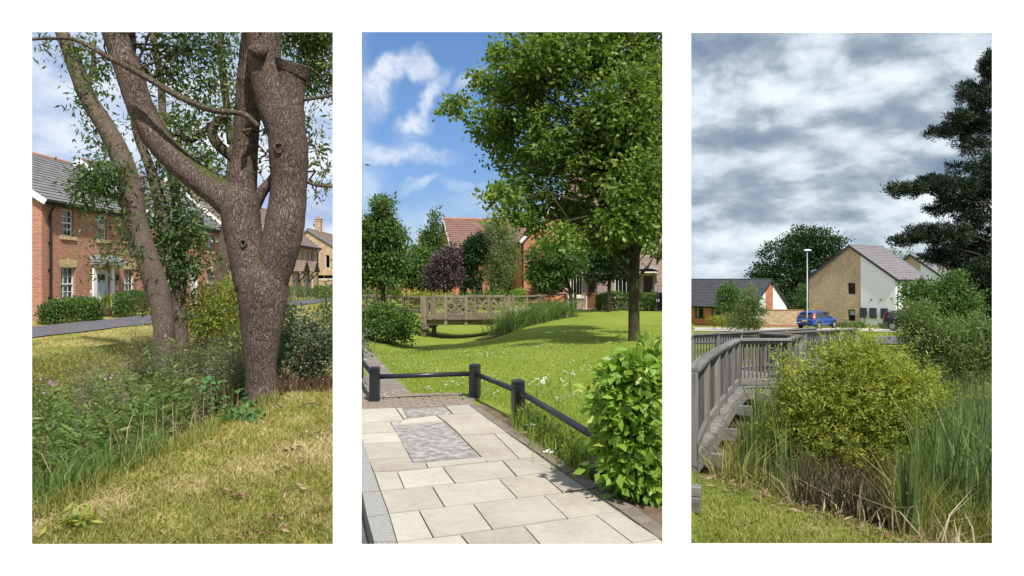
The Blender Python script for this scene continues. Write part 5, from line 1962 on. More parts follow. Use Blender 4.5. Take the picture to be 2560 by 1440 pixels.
for i in vis * 3:
    if cnt >= 290: break
    o = bpy.data.objects.new('leaf', lms[cnt % 3])
    p = c[i] + r.normal(size=3) * 0.035 + d[i] * 0.03
    o.location = p
    az_ = math.atan2(d[i][1], d[i][0]) + random.uniform(-1.1, 1.1)
    o.rotation_euler = (random.uniform(-0.7, 0.7), random.uniform(-0.1, 0.9), az_)
    tip = bb + Vector(p) + o.rotation_euler.to_matrix() @ Vector((0.12, 0, 0))
    if tip.x / tip.y > 0.243: continue
    col.objects.link(o)
    o.parent = bush
    cnt += 1

# ---------------------------------------------------------------- timber footbridge
YF = 28.0
fb = empty('footbridge', (-1.9, 28.8, 0.0), 0, 'weathered timber footbridge with cross-braced railings over the dip in the lawn', 'bridge')
fl = fb.location


def wood(name, p, q, w, h, mat='bridge_wood_x', parent=fb, loc=fl, up=(0, 0, 1)):
    """one timber with its grain along its own length; lies from p to q"""
    p, q = Vector(p), Vector(q)
    d = q - p
    L_ = d.length
    m = MB()
    m.box((0, 0, 0), (L_, w, h))
    o = m.build(name, M[mat], parent, bevel=0.006)
    x = d.normalized()
    y = Vector(up).cross(x)
    if y.length < 1e-4: y = Vector((0, 1, 0))
    y.normalize()
    z = x.cross(y)
    o.matrix_local = Matrix.Translation((p + q) / 2 - loc) @ Matrix((x, y, z)).transposed().to_4x4()
    return o


def brace_rail(pts_, z0, zt, zb, parent, loc, pw=0.13, big_first=False, brace=True, wm='bridge_wood_x', down=0.30):
    for i, p in enumerate(pts_):
        w = 0.24 if (big_first and i == 0) else pw
        wood('post', (p[0], p[1], z0 - down), (p[0], p[1], zt + 0.06), w, w, wm, parent, loc, up=(0, 1, 0))
    for a, b in zip(pts_[:-1], pts_[1:]):
        A, B = Vector((a[0], a[1], 0)), Vector((b[0], b[1], 0))
        d = (B - A).normalized()
        A2, B2 = A + d * (pw / 2 + 0.002), B - d * (pw / 2 + 0.002)
        Z = lambda p, z: Vector((p.x, p.y, z))
        wood('top_rail', Z(A2, zt), Z(B2, zt), 0.12, 0.06, wm, parent, loc)
        wood('bottom_rail', Z(A2, zb), Z(B2, zb), 0.05, 0.15, wm, parent, loc)
        if brace:
            n = Vector((-d.y, d.x, 0)) * 0.018
            wood('brace', Z(A2, zb + 0.10) - n, Z(B2, zt - 0.06) - n, 0.034, 0.06, wm, parent, loc)
            wood('brace', Z(A2, zt - 0.06) + n, Z(B2, zb + 0.10) + n, 0.034, 0.06, wm, parent, loc)


near = [(-3.62, 28.0), (-2.72, 28.05), (-1.88, 28.1), (-0.96, 28.15), (-0.12, 28.25)]
near2 = [(-0.12 + 0.16, 28.33), (0.62, 29.3), (1.25, 30.5), (2.6, 33.2), (3.2, 34.6)]
far = [(-3.4, 29.75), (-2.5, 29.8), (-1.62, 29.85), (-0.92, 29.9), (-0.35, 30.1)]
brace_rail(near, 0.0, 0.90, 0.10, fb, fl, big_first=True)
brace_rail(near2, 0.0, 0.90, 0.10, fb, fl)
brace_rail(far, 0.0, 0.90, 0.10, fb, fl)
for i in range(22):
    x = -3.65 + i * 0.155
    wood('deck_board', (x, 27.95, -0.005), (x + 0.05, 29.95, -0.005), 0.145, 0.04)
for i in range(26):
    t = i / 25
    ax, ay = 0.02 + 3.2 * t, 28.3 + 6.4 * t
    wood('deck_board', (ax, ay, -0.007), (ax - 1.55, ay + 0.95, -0.007), 0.25, 0.04)
for y in (28.12, 28.95, 29.75):
    wood('joist', (-3.7, y, -0.14), (-0.1, y + 0.1, -0.14), 0.10, 0.22, 'brown_post')
for x, y in ((-3.62, 28.0), (-3.4, 29.75)):
    zg = gz(x, y)
    wood('pile', (x, y + 0.02, zg - 0.2), (x, y + 0.02, -0.305), 0.19, 0.19, 'brown_post', up=(0, 1, 0))
wood('cap_beam', (-3.6, 27.85, -0.36), (-3.4, 29.95, -0.36), 0.32, 0.11, 'brown_post')
fb2 = empty('timber_railing', (-6.2, 33.5, 0), 0, 'timber railing running off beyond the clipped bush to the footbridge', 'railing')
f2 = fb2.location
for dy_ in (0, 1.7):
    P2 = [(-3.75, 30.2 + dy_), (-5.0, 31.5 + dy_), (-6.2, 33.0 + dy_), (-7.4, 34.6 + dy_), (-8.6, 36.2 + dy_), (-9.8, 38.0 + dy_)]
    brace_rail(P2, 0.0, 0.78, 0.20, fb2, f2, brace=dy_ > 0, down=0.8)

# soil under the grassy bank end of the bridge, and tall arching grass on it
sheet('soil_bank', [(-1.5, 26.9), (-0.7, 25.9), (3.1, 31.2), (2.4, 33.0)], M['bare_soil'], 0.03, 14, 6)
n = 2600
t = r.random(n)
X = -0.45 + 2.9 * t + r.normal(size=n) * 0.28
Y = 27.2 + 4.6 * t + r.normal(size=n) * 0.35 - 0.3
P = np.stack([X, Y, ground(X, Y)], 1)
V, T = blades(P, r.uniform(0.35, 1.15, n), 0.028, 0.75, r, 0.8)
tag(add_obj('tall_grass', np_mesh('tall_grass', V, T), M['leaf_herb']), 'tall arching grass clump at the end of the footbridge', 'grass clump', kind='stuff')

# clipped round bush by the bridge
b = gp(975, 23.5)
cb = shrub('rounded_bush', 'dense rounded dark green bush beside the footbridge', b, px_ell([(925, 815, 45, 40), (975, 808, 50, 46), (1018, 815, 34, 42), (950, 790, 45, 28), (880, 815, 50, 45)], 23.5, b), 420, 24, 0.12, 0.09, 0.055, M['leaf_hedge'], M['dark_bark'], seed=7, stems=14, shell=0.55)

# ---------------------------------------------------------------- buildings beyond the lawn
h = House('terraced_house', 'mauve brick house with cream mullioned windows and hooded doors behind the lawn tree', (2.9, 37.9, 0), math.radians(-15.1), 5.35, 7.0, 5.6, 8.9, M['mauve_brick'], M['rust_tile'], group='houses beyond the lawn')
h.window('front', 0.33, 1.02, 0.72, 1.82, M['cream_paint'], 4, (1, 1), sash=False, sill=M['cream_paint'], bar=0.05, depth=0.04)
h.window('front', 2.78, 3.62, 0.72, 1.86, M['cream_paint'], 4, (1, 1), sash=False, sill=M['cream_paint'], bar=0.05, depth=0.04)
for x0, x1 in ((0.35, 1.1), (2.8, 3.6), (4.4, 5.1)):
    h.window('front', x0, x1, 3.2, 4.3, M['cream_paint'], 3, (2, 2), sill=M['cream_paint'], bar=0.05, depth=0.04)
for x0, x1 in ((1.20, 1.86), (4.22, 4.92)):
    h.door('front', x0, x1, 1.92, M['wood_brown'], M['cream_paint'], panels=False, glass=True)
    hd = MB()
    xm = (x0 + x1) / 2
    k = 8
    for i in range(k):
        a0, a1 = math.pi * i / k, math.pi * (i + 1) / k
        w = (x1 - x0) * 0.5 + 0.22
        p0 = (xm - w * math.cos(a0), 2.05 + 0.16 * math.sin(a0))
        p1 = (xm - w * math.cos(a1), 2.05 + 0.16 * math.sin(a1))
        hd.poly([(p0[0], -0.62, p0[1]), (p1[0], -0.62, p1[1]), (p1[0], -0.002, p1[1] + 0.12), (p0[0], -0.002, p0[1] + 0.12)])
    ho = h.part('door_hood', hd, M['lead_grey'])
    bk = MB()
    for x in (x0 - 0.12, x1 + 0.12):
        bk.bar((x, -0.03, 1.55), (x, -0.03, 2.05), 0.09, 0.06, (0, 1, 0))
        bk.bar((x, -0.06, 1.62), (x, -0.55, 2.02), 0.09, 0.08)
    h.lbox(bk, 'front', x0 - 0.2, x1 + 0.2, 1.97, 2.05, 0.002, 0.58)
    h.part('hood_bracket', bk, M['cream_paint'], ho)
h.finish(16, ridge_m=M['clay_ridge'], barge=M['white_paint'])

h = House('terraced_house', 'orange brick wing with dark ground-floor openings beside the weeping birch', (0.30, 58.0, 0), math.radians(-86), 8.0, 6.5, 4.7, 8.2, M['orange_brick'], M['rust_tile'], group='houses beyond the lawn')
h.window('front', 2.0, 3.0, 2.9, 4.1, M['grey_frame'], 2, (2, 2), sill=M['sandstone'])
h.window('front', 6.0, 7.2, 2.9, 4.1, M['grey_frame'], 2, (2, 2), sill=M['sandstone'])
h.window('front', 5.9, 7.3, 0.2, 2.0, M['grey_frame'], 3, (2, 2))
h.window('right', 1.6, 2.8, 2.9, 4.1, M['white_paint'], 3, (2, 2), sill=M['sandstone'])
h.window('right', 3.8, 5.0, 2.9, 4.1, M['white_paint'], 3, (2, 2), sill=M['sandstone'])
h.finish(15, ridge_m=M['clay_ridge'], barge=M['white_paint'], pipes=(7.85,))

h = House('terraced_house', 'orange brick house with steep red-brown roof and white gable edge', (-5.0, 57.0, 0), math.radians(13.9), 7.0, 8.0, 4.4, 7.05, M['orange_brick'], M['rust_tile'], group='houses beyond the lawn')
for x in (0.6, 1.9, 3.2, 4.5, 5.8):
    h.window('front', x, x + 0.7, 0.1, 1.9, M['grey_frame'], 2, (2, 2))
    pl = MB()
    h.lbox(pl, 'front', x - 0.32, x - 0.08, 0.0, 2.3, 0.001, 0.12)
    h.part('pilaster', pl, M['orange_brick'])
for x in (1.2, 3.4, 5.4):
    h.window('front', x, x + 0.9, 2.8, 3.9, M['white_paint'], 2, (2, 2), sill=M['sandstone'])
h.finish(14, ridge_m=M['clay_ridge'], barge=M['white_paint'])

h = House('terraced_house', 'distant low house with a tall red brick chimney', (-14.5, 70.0, 0), 0.05, 7.0, 7.0, 3.2, 4.7, M['orange_brick'], M['rust_tile'], group='houses beyond the lawn')
h.window('front', 1.0, 2.0, 0.9, 2.1, M['white_paint'], 2, (2, 2))
h.window('front', 4.0, 5.0, 0.9, 2.1, M['white_paint'], 2, (2, 2))
h.chimney(4.95, 0.62, 0.62, 6.3, M['orange_brick'])
h.finish(12, ridge_m=M['clay_ridge'], barge=M['white_paint'])

# front gardens: hedge, railing gate with its number, dark bin
hedge('garden_hedge', 'dark green hedge before the mauve brick house', [(4.55, 36.1), (6.9, 35.4), (7.1, 36.1), (4.7, 36.8)], 0.0, 0.88, M['leaf_green'], 8000, 0.09, 0.055, seed=51, group='hedges before the houses')
hedge('garden_hedge', 'dark green hedge between the tree trunk and the numbered railing', [(6.95, 35.5), (7.55, 35.2), (7.7, 35.9), (7.1, 36.1)], 0.0, 0.85, M['leaf_green'], 3000, 0.09, 0.055, seed=52, group='hedges before the houses')
gt = empty('garden_gate', (7.42, 34.9, 0), 0, 'black metal railing with a white number eleven', 'railing')
mb = MB()
mb.box((0, 0, 0.5), (0.06, 0.06, 1.0))
mb.build('post', M['black_paint'], gt)
for i in range(7):
    mb = MB()
    mb.box((0.08 + i * 0.07, 0, 0.42), (0.018, 0.018, 0.84))
    mb.build('bar', M['black_paint'], gt)
for z in (0.12, 0.78):
    mb = MB()
    mb.box((0.29, 0.022, z), (0.5, 0.02, 0.03))
    mb.build('rail', M['black_paint'], gt)
mb = MB()
mb.box((0.02, -0.045, 0.55), (0.2, 0.02, 0.2))
pl = mb.build('number_plate', M['black_plastic'], gt)
text_mesh('11', 0.2, (0.02, -0.058, 0.55), (math.pi / 2, 0, 0), M['white_paint'], pl)
gt2 = empty('garden_gate', (3.75, 36.75, 0), 0, 'thin black garden railing under the cream mullioned window', 'railing')
for i in range(14):
    mb = MB()
    mb.box((i * 0.07, -i * 0.01, 0.42), (0.014, 0.014, 0.84 if i else 1.1))
    mb.build('bar', M['black_paint'], gt2)
mb = MB()
mb.bar((0, 0.02, 0.8), (0.92, -0.11, 0.8), 0.02, 0.025)
mb.build('rail', M['black_paint'], gt2)
bn = empty('wheelie_bin', (7.85, 35.1, 0), 0.1, 'black wheelie bin standing past the numbered railing', 'bin')
mb = MB()
mb.box((0, 0, 0.48), (0.42, 0.5, 0.86), None, 1.18)
mb.build('body', M['black_plastic'], bn, bevel=0.02)
mb = MB()
mb.box((0, 0, 0.94), (0.56, 0.64, 0.05), None, 0.92)
mb.build('lid', M['black_plastic'], bn, bevel=0.012)
for sx in (-0.2, 0.2):
    mb = MB()
    mb.tube([(sx - 0.03, 0.24, 0.1), (sx + 0.03, 0.24, 0.1)], 0.1, 14)
    mb.build('wheel', M['black_plastic'], bn)

# ---------------------------------------------------------------- trees of the middle view
YT = 18.0
bT = gp(1585, YT)
rr = np.random.default_rng(61)
crown = [(1310, 135, 85, 65), (1245, 205, 60, 42), (1190, 200, 22, 20), (1142, 272, 40, 20), (1200, 290, 40, 32), (1245, 330, 60, 45), (1300, 270, 85, 75), (1280, 400, 68, 48), (1262, 492, 48, 32),
         (1315, 540, 70, 44), (1370, 470, 90, 80), (1420, 330, 120, 100), (1420, 150, 120, 80), (1530, 120, 120, 90), (1575, 260, 95, 110), (1530, 400, 120, 100), (1598, 460, 85, 90), (1470, 540, 90, 60),
         (1405, 590, 55, 32), (1580, 560, 85, 60), (1645, 620, 40, 40), (1630, 300, 55, 130), (1540, 0, 150, 90), (1380, 30, 110, 70), (1630, 520, 50, 90), (1625, 150, 58, 130), (1490, 610, 50, 26), (1340, 200, 60, 60)]
ell = px_ell(crown, YT, bT, 1.8, 1.0, rr)
tree('lawn_tree', 'broad-leaved tree with a mossy olive trunk shading the lawn', bT,
     [(0, 0, -0.2, 0.19), (0, 0, 0.0, 0.155), (0, 0, 1.2, 0.135), (0.02, 0, 2.4, 0.13), (-0.02, 0.05, 3.6, 0.115), (-0.1, 0, 5.0, 0.10), (-0.05, 0.1, 7, 0.06), (0.05, 0.1, 9.0, 0.02)],
     ell, 1900, 26, 0.155, 0.15, 0.095, M['leaf_mid'], M['olive_bark'], seed=62, limbs=130, limb_r=0.06, up=-0.1, droop=0.15, shell=0.25, fork=0.30)

G2 = 'smaller trees around the footbridge'
b = gp(958, 30)
tree('young_tree', 'young bright green tree rising behind the rounded bush', b, [(0, 0, -0.3, 0.11), (0, 0, 1.0, 0.10), (0, 0, 2.6, 0.07), (0.02, 0, 4.8, 0.03)],
     px_ell([(955, 520, 26, 36), (950, 580, 46, 45), (975, 640, 44, 40), (930, 640, 42, 45), (960, 690, 50, 32), (985, 590, 32, 30), (900, 660, 40, 60), (925, 580, 30, 40)], 30, b), 620, 26, 0.16, 0.15, 0.085, M['leaf_green'], M['dark_bark'], seed=63, limbs=40, limb_r=0.03, group=G2)
b = gp(1085, 50)
tree('slim_tree', 'slim pointed tree in front of the steep-roofed house', b, [(0, 0, -0.3, 0.12), (0, 0, 2, 0.1), (0, 0, 5.5, 0.02)],
     px_ell([(1088, 550, 12, 24), (1090, 590, 20, 30), (1085, 630, 26, 40), (1065, 600, 12, 30)], 50, b), 200, 26, 0.22, 0.19, 0.11, M['leaf_green'], M['dark_bark'], seed=64, limbs=14, group=G2)
b = gp(1030, 46)
tree('bushy_tree', 'dark green bushy tree beyond the timber railing', b, [(0, 0, -0.3, 0.12), (0, 0, 1.2, 0.1), (0, 0, 3.2, 0.03)],
     px_ell([(1030, 680, 36, 40), (1060, 670, 30, 45), (1000, 690, 30, 40), (1040, 640, 25, 25), (1070, 710, 25, 25)], 46, b), 420, 26, 0.22, 0.18, 0.11, M['leaf_green'], M['dark_bark'], seed=65, limbs=20, group=G2)
b = gp(1112, 42)
tree('purple_tree', 'purple-leaved tree beside the weeping birch', b, [(0, 0, -0.3, 0.08), (0, 0, 1.0, 0.07), (0, 0, 3.0, 0.03)],
     px_ell([(1110, 660, 32, 36), (1130, 640, 24, 26), (1100, 700, 30, 30), (1130, 690, 26, 32), (1080, 690, 20, 26)], 42, b), 400, 26, 0.17, 0.14, 0.08, M['leaf_purple'], M['dark_bark'], seed=66, limbs=24, group=G2)
b = gp(1182, 43)
tree('round_tree', 'rounded dark green tree between the purple tree and the birch', b, [(0, 0, -0.3, 0.09), (0, 0, 1.4, 0.08), (0, 0, 3.4, 0.03)],
     px_ell([(1180, 640, 28, 36), (1175, 690, 26, 26), (1195, 610, 22, 26), (1160, 660, 18, 30)], 43, b), 340, 26, 0.18, 0.16, 0.10, M['leaf_dark'], M['dark_bark'], seed=67, limbs=20, group=G2)
b = gp(1252, 44)
tree('weeping_birch', 'weeping birch with pale trailing foliage and a white trunk', b, [(0, 0, -0.3, 0.10), (-0.1, 0, 1.2, 0.085), (-0.25, 0, 3.0, 0.06), (-0.2, 0, 5.4, 0.02)],
     px_ell([(1240, 570, 32, 30), (1235, 620, 40, 45), (1260, 660, 32, 45), (1225, 670, 26, 36), (1275, 610, 24, 40), (1245, 700, 30, 26)], 44, b), 620, 26, 0.15, 0.14, 0.05, M['leaf_birch'], M['birch_bark'], seed=68, limbs=40, limb_r=0.03, droop=1.4, up=0, flatten=1.8, group=G2)
b = gp(1428, 31.5)
tree('spreading_tree', 'small spreading tree with a thin bare stem by the tall grass', b, [(0, 0, -0.3, 0.10), (-0.02, 0, 1.0, 0.085), (-0.3, 0.1, 2.0, 0.06), (-0.6, 0.1, 3.2, 0.03)],
     px_ell([(1360, 640, 40, 40), (1390, 680, 45, 30), (1420, 650, 45, 40), (1340, 680, 30, 25), (1370, 710, 40, 18)], 31.5, b), 380, 26, 0.16, 0.14, 0.08, M['leaf_green'], M['dark_bark'], seed=69, limbs=30, limb_r=0.03, group=G2)
b = gp(1522, 34)
tree('slender_tree', 'slender dark-stemmed tree before the mauve brick house', b, [(0, 0, -0.3, 0.10), (0.02, 0, 1.2, 0.085), (0.1, 0, 2.4, 0.06), (0.1, 0, 4.2, 0.03)],
     px_ell([(1520, 640, 50, 36), (1500, 680, 40, 26), (1550, 670, 36, 28), (1480, 650, 30, 26), (1530, 610, 40, 30)], 34, b), 400, 26, 0.16, 0.14, 0.085, M['leaf_dark'], M['dark_bark'], seed=70, limbs=30, limb_r=0.03, group=G2)
# shrubs in front of the far houses
for k, (u, Yk, rows, mt, lab) in enumerate([
        (1150, 38, [(1150, 768, 30, 16), (1130, 775, 20, 10)], 'leaf_herb_grey', 'pale variegated shrub seen through the bridge braces'),
        (1230, 40, [(1230, 742, 60, 9), (1180, 745, 50, 8)], 'leaf_green', 'low green shrub row under the birch'),
        (1370, 42, [(1360, 725, 26, 14), (1385, 720, 26, 16), (1340, 730, 18, 10)], 'leaf_red', 'reddish shrub in front of the orange brick wing'),
        (1080, 40, [(1090, 748, 50, 10), (1040, 745, 40, 12)], 'leaf_yellow', 'yellow-green shrub row beyond the timber railing'),
        (940, 42, [(930, 735, 50, 14), (985, 735, 30, 12)], 'leaf_green', 'dark low shrub behind the young tree'),
        (960, 60, [(930, 690, 60, 40), (990, 680, 50, 35), (880, 680, 50, 50)], 'leaf_dark', 'dark leafy thicket closing the view behind the young tree'),
        (1300, 45, [(1310, 738, 40, 8)], 'leaf_bright', 'low bright green groundcover before the orange wing')]):
    b = gp(u, Yk)
    shrub('garden_shrub', lab, b, px_ell(rows, Yk, b), 110, 22, 0.16 * Yk / 40, 0.13 * Yk / 40, 0.075 * Yk / 40, M[mt], M['dark_bark'], seed=80 + k, stems=8, shell=0.3, group='shrubs beyond the footbridge')

# ================================================================== RIGHT: boardwalk, reeds, newer houses
def zr(Y): return 0.92 - 0.044 * Y          # handrail height follows the falling ground


bw = empty('boardwalk', (5.3, 16.0, zr(16) - 1.1), 0, 'grey weathered timber boardwalk with slatted railings zigzagging over the reeds', 'boardwalk')
bl = bw.location


def gw(name, p, q, w, h, mat='grey_wood_x', up=(0, 0, 1)):
    return wood(name, p, q, w, h, mat, bw, bl, up)


slat = MB()
slat.box((0, 0, 0), (0.045, 0.022, 0.86))
slat_me = slat.mesh('slat')
slat_me.materials.append(M['grey_wood'])
slat_n = [0]


def slat_rail(A, B, spacing=0.095, post_step=1.55, corner=True, gap=None):
    A, B = Vector((A[0], A[1], 0)), Vector((B[0], B[1], 0))
    d = (B - A).normalized()
    L_ = (B - A).length
    Z = lambda p, dz: Vector((p.x, p.y, zr(p.y) + dz))
    n = max(1, round(L_ / post_step))
    for i in range(n + 1):
        if i == 0 and not corner: continue
        p = A + d * (L_ * i / n)
        gw('post', Z(p, -1.32), Z(p, -0.045), 0.10, 0.10, 'grey_wood_x', (0, 1, 0))
    gw('handrail', Z(A, -0.015) - d * 0.03, Z(B, -0.015) + d * 0.03, 0.17, 0.05)
    gw('top_rail', Z(A + d * 0.06, -0.085), Z(B - d * 0.06, -0.085), 0.04, 0.08)
    gw('bottom_rail', Z(A + d * 0.06, -0.99), Z(B - d * 0.06, -0.99), 0.05, 0.12)
    nv = Vector((-d.y, d.x, 0))
    for i in range(n):
        a, b = L_ * i / n + 0.09, L_ * (i + 1) / n - 0.09
        k = int((b - a) / spacing)
        for j in range(k + 1):
            s = a + (b - a) * j / max(k, 1)
            p = A + d * s + nv * 0.034
            o = bpy.data.objects.new('slat', slat_me)
            o.location = Z(p, -0.52) - bl
            o.rotation_euler = (random.uniform(-0.01, 0.01), random.uniform(-0.012, 0.012), math.atan2(d.y, d.x))
            col.objects.link(o)
            o.parent = bw
            slat_n[0] += 1


# walker's right-hand railing, then the left-hand one
RA = [(2.12, 8.0), (2.84, 10.0), (4.08, 13.1), (5.28, 15.95), (6.55, 16.15), (7.75, 18.4), (7.30, 20.0), (12.6, 25.0)]
RC = [(4.5, 17.5), (5.1, 19.4), (11.5, 25.9)]
for i, (a, b) in enumerate(zip(RA[:-1], RA[1:])):
    slat_rail(a, b, spacing=0.098 if i < 5 else 0.13, corner=(i == 0))
for i, (a, b) in enumerate(zip(RC[:-1], RC[1:])):
    slat_rail(a, b, spacing=0.16, corner=(i == 0))
# deck boards across, with fascia beams outside the railing
outer = [(1.55, 6.9), (2.98, 10.0), (4.24, 13.1), (5.42, 15.78), (6.68, 15.95), (8.0, 18.4)]
inner = [(0.55, 7.3), (1.45, 9.8), (2.9, 13.8), (4.15, 17.0), (5.2, 18.6), (6.4, 20.2)]


def lerp2(a, b, t): return (a[0] + (b[0] - a[0]) * t, a[1] + (b[1] - a[1]) * t)


for i in range(len(outer) - 1):
    Lo = math.dist(outer[i], outer[i + 1])
    k = max(3, int(max(Lo, math.dist(inner[i], inner[i + 1])) / 0.15))
    for j in range(k):
        t = (j + 0.5) / k
        o_, i_ = lerp2(outer[i], outer[i + 1], t), lerp2(inner[i], inner[i + 1], t)
        o_ = (o_[0] + random.uniform(-0.012, 0.012), o_[1])
        i_ = (max(i_[0], 0.232 * i_[1]), i_[1])
        gw('deck_board', (o_[0], o_[1], zr(o_[1]) - 1.12), (i_[0], i_[1], zr(i_[1]) - 1.12), Lo / k * 0.93, 0.035)
    a, b = outer[i], outer[i + 1]
    gw('fascia_beam', (a[0] - 0.02, a[1] + 0.02, zr(a[1]) - 1.27), (b[0] - 0.02, b[1] + 0.02, zr(b[1]) - 1.27), 0.07, 0.23)
for t in np.linspace(0, 1, 22):
    p, q = lerp2((7.9, 18.7), (12.7, 24.9), t), lerp2((5.4, 19.6), (11.3, 26.0), t)
    gw('deck_board', (p[0], p[1], zr(p[1]) - 1.12), (q[0], q[1], zr(q[1]) - 1.12), 0.33, 0.035)
gw('fascia_beam', (7.4, 19.9, zr(19.9) - 1.27), (12.7, 24.85, zr(24.9) - 1.27), 0.07, 0.23)
# cross bearers with sawn ends, on posts
for (x, y) in ((2.0, 7.85), (2.72, 9.5), (3.55, 11.45), (4.75, 14.2), (5.9, 15.75), (6.7, 15.95)):
    d = Vector((-0.93, 0.37, 0))
    z = zr(y) - 1.40
    p = Vector((x + 0.20, y - 0.07, z))
    for off_ in (0.0, 0.09):
        gw('bearer', p + Vector((0.02, 0.05, 0)) * (off_ * 10) + Vector((0, 0, -0.01)), p + Vector((0.02, 0.05, 0)) * (off_ * 10) + d * 0.9, 0.07, 0.20)
    pl = Vector((x - 0.02, y + 0.12, 0))
    gw('support_post', (pl.x, pl.y, gz(pl.x, pl.y) - 0.2), (pl.x, pl.y, z - 0.102), 0.12, 0.12, 'brown_post', (0, 1, 0))
gw('bearer', (1.64, 5.95, -0.36), (1.38, 6.05, -0.36), 0.10, 0.13)
gw('bearer', (1.66, 5.99, -0.25), (1.38, 6.09, -0.25), 0.12, 0.08)
gw('support_post', (1.52, 6.0, -0.75), (1.52, 6.0, -0.43), 0.10, 0.10, 'brown_post', (0, 1, 0))

# bent galvanised handrail behind the willow
hr = empty('tube_rail', gp(2130, 17.5), 0, 'bent pale metal tube rail poking out behind the willow', 'handrail')
mb = MB()
q = [pt(u, v, 17.5) - hr.location for u, v in ((2128, 980), (2134, 925), (2139, 872), (2134, 868), (2108, 870), (2096, 880), (2080, 905))]
mb.tube(q, 0.028, 8)
mb.build('tube', M['galvanised'], hr, smooth=True)

# ---------------------------------------------------------------- houses on the right
def zg(Y): return -0.18 - 0.044 * min(Y, 110)


G3 = 'newer houses beyond the boardwalk'
rz = math.radians(33)
h = House('modern_house', 'two-storey house with half buff brick, half white rendered gable', (38.2, 68.0, zg(70)), rz, 6.2, 9.5, 5.1, 8.5, M['pale_buff_brick'], M['grey_tile'], group=G3)
# gable frame: x runs from the far corner towards the near one
h.window('left', 4.55, 5.35, 3.35, 4.55, M['grey_frame'], 1, (1, 1), sash=False, bar=0.09)
h.window('left', 4.55, 5.35, 0.55, 1.75, M['grey_frame'], 1, (1, 1), sash=False, bar=0.09, blind='half')
h.window('front', 1.2, 2.4, 0.7, 2.1, M['grey_frame'], 2, (1, 1), sash=False, bar=0.07)
h.window('front', 1.2, 2.4, 3.2, 4.5, M['grey_frame'], 2, (1, 1), sash=False, bar=0.07)
mb = MB()
# white render, a proud skin over the near part of the gable
y1 = 3.55
zt = 5.1 + 3.4 * (y1 / 4.75)
P = [(-0.03, 0.02, 0.25), (-0.03, y1, 0.25), (-0.03, y1, zt - 0.06), (-0.03, 0.02, 5.06)]
mb.poly(P[::-1])
mb.poly([(-0.03, y1, 0.25), (-0.001, y1, 0.25), (-0.001, y1, zt - 0.06), (-0.03, y1, zt - 0.06)][::-1])
mb.poly([(-0.03, 0.02, 0.25), (-0.03, 0.02, 5.06), (-0.001, 0.02, 5.06), (-0.001, 0.02, 0.25)][::-1])
h.part('render_panel', mb, M['white_render'])
mb = MB()
for a, b in ((0.0, 1.199), (2.401, 4.0)):
    h.lbox(mb, 'front', a, b, 0.25, 5.05, 0.001, 0.03)
h.lbox(mb, 'front', 1.2, 2.4, 2.105, 3.195, 0.001, 0.03)
h.part('render_panel', mb, M['white_render'])
for x in (5.95, 6.95, 8.1):
    mb = MB()
    h.lbox(mb, 'left', x, x + 0.68, 0.95, 2.0, 0.032, 0.20)
    h.part('meter_box', mb, M['grey_frame'])
for x in (6.3, 8.3):
    mb = MB()
    h.lbox(mb, 'left', x, x + 0.07, 0.0, 0.95, 0.035, 0.09)
    h.part('cable_duct', mb, M['grey_frame'])
for x in (7.0, 7.95):
    mb = MB()
    h.lbox(mb, 'left', x, x + 0.18, 2.75, 2.93, 0.032, 0.07)
    h.part('vent', mb, M['lead_grey'])
h.finish(20, over=0.35, verge=0.2, ridge_m=M['grey_tile'], pipes=(0.35,), barge=M['slate_trim'], fascia=M['slate_trim'])

h = House('modern_house', 'second buff and white house, its gable peeping over the first roof', (52.2, 81.0, zg(83)), rz, 9.5, 9.5, 5.1, 8.6, M['pale_buff_brick'], M['grey_tile'], group=G3)
h.window('front', 1.2, 2.4, 3.2, 4.5, M['grey_frame'], 2, (1, 1), sash=False, bar=0.07)
h.window('front', 6.2, 7.4, 3.2, 4.5, M['grey_frame'], 2, (1, 1), sash=False, bar=0.07)
mb = MB()
P = [(-0.03, 0.02, 0.25), (-0.03, y1, 0.25), (-0.03, y1, zt - 0.06), (-0.03, 0.02, 5.06)]
mb.poly(P[::-1])
h.part('render_panel', mb, M['white_render'])
h.finish(18, over=0.35, ridge_m=M['grey_tile'], barge=M['slate_trim'], fascia=M['slate_trim'])

# bungalow set at an angle: long dark roof to the left, striped gable to the right
bL, bD = 10.5, 7.2
h = House('bungalow', 'red brick bungalow with a long dark tiled roof and a striped white gable', (19.35, 82.0, zg(76) - 0.05), math.radians(-50), bL, bD, 2.4, 5.2, M['orange_brick'], M['dark_tile'], group=G3)
for x in (bL - 7.4, bL - 5.2):
    h.window('front', x, x + 1.25, 0.72, 2.02, M['grey_frame'], 2, (1, 1), sash=False, bar=0.07, blind='curtain')
for (y0_, y1_) in ((0.05, 2.5), (4.1, 7.15)):
    top = lambda y: 2.4 + 2.8 * (1 - abs(y - 3.6) / 3.6)
    ys_ = [y0_] + ([3.6] if y0_ < 3.6 < y1_ else []) + [y1_]
    mb = MB()
    P = [(bL + 0.03, y, 0.3) for y in (y0_, y1_)] + [(bL + 0.03, y, top(y) - 0.06) for y in reversed(ys_)]
    mb.poly(P)
    h.part('render_panel', mb, M['white_render'])
h.finish(16, over=0.35, verge=0.2, ridge_m=M['dark_tile'], fascia=M['slate_trim'], barge=M['slate_trim'])

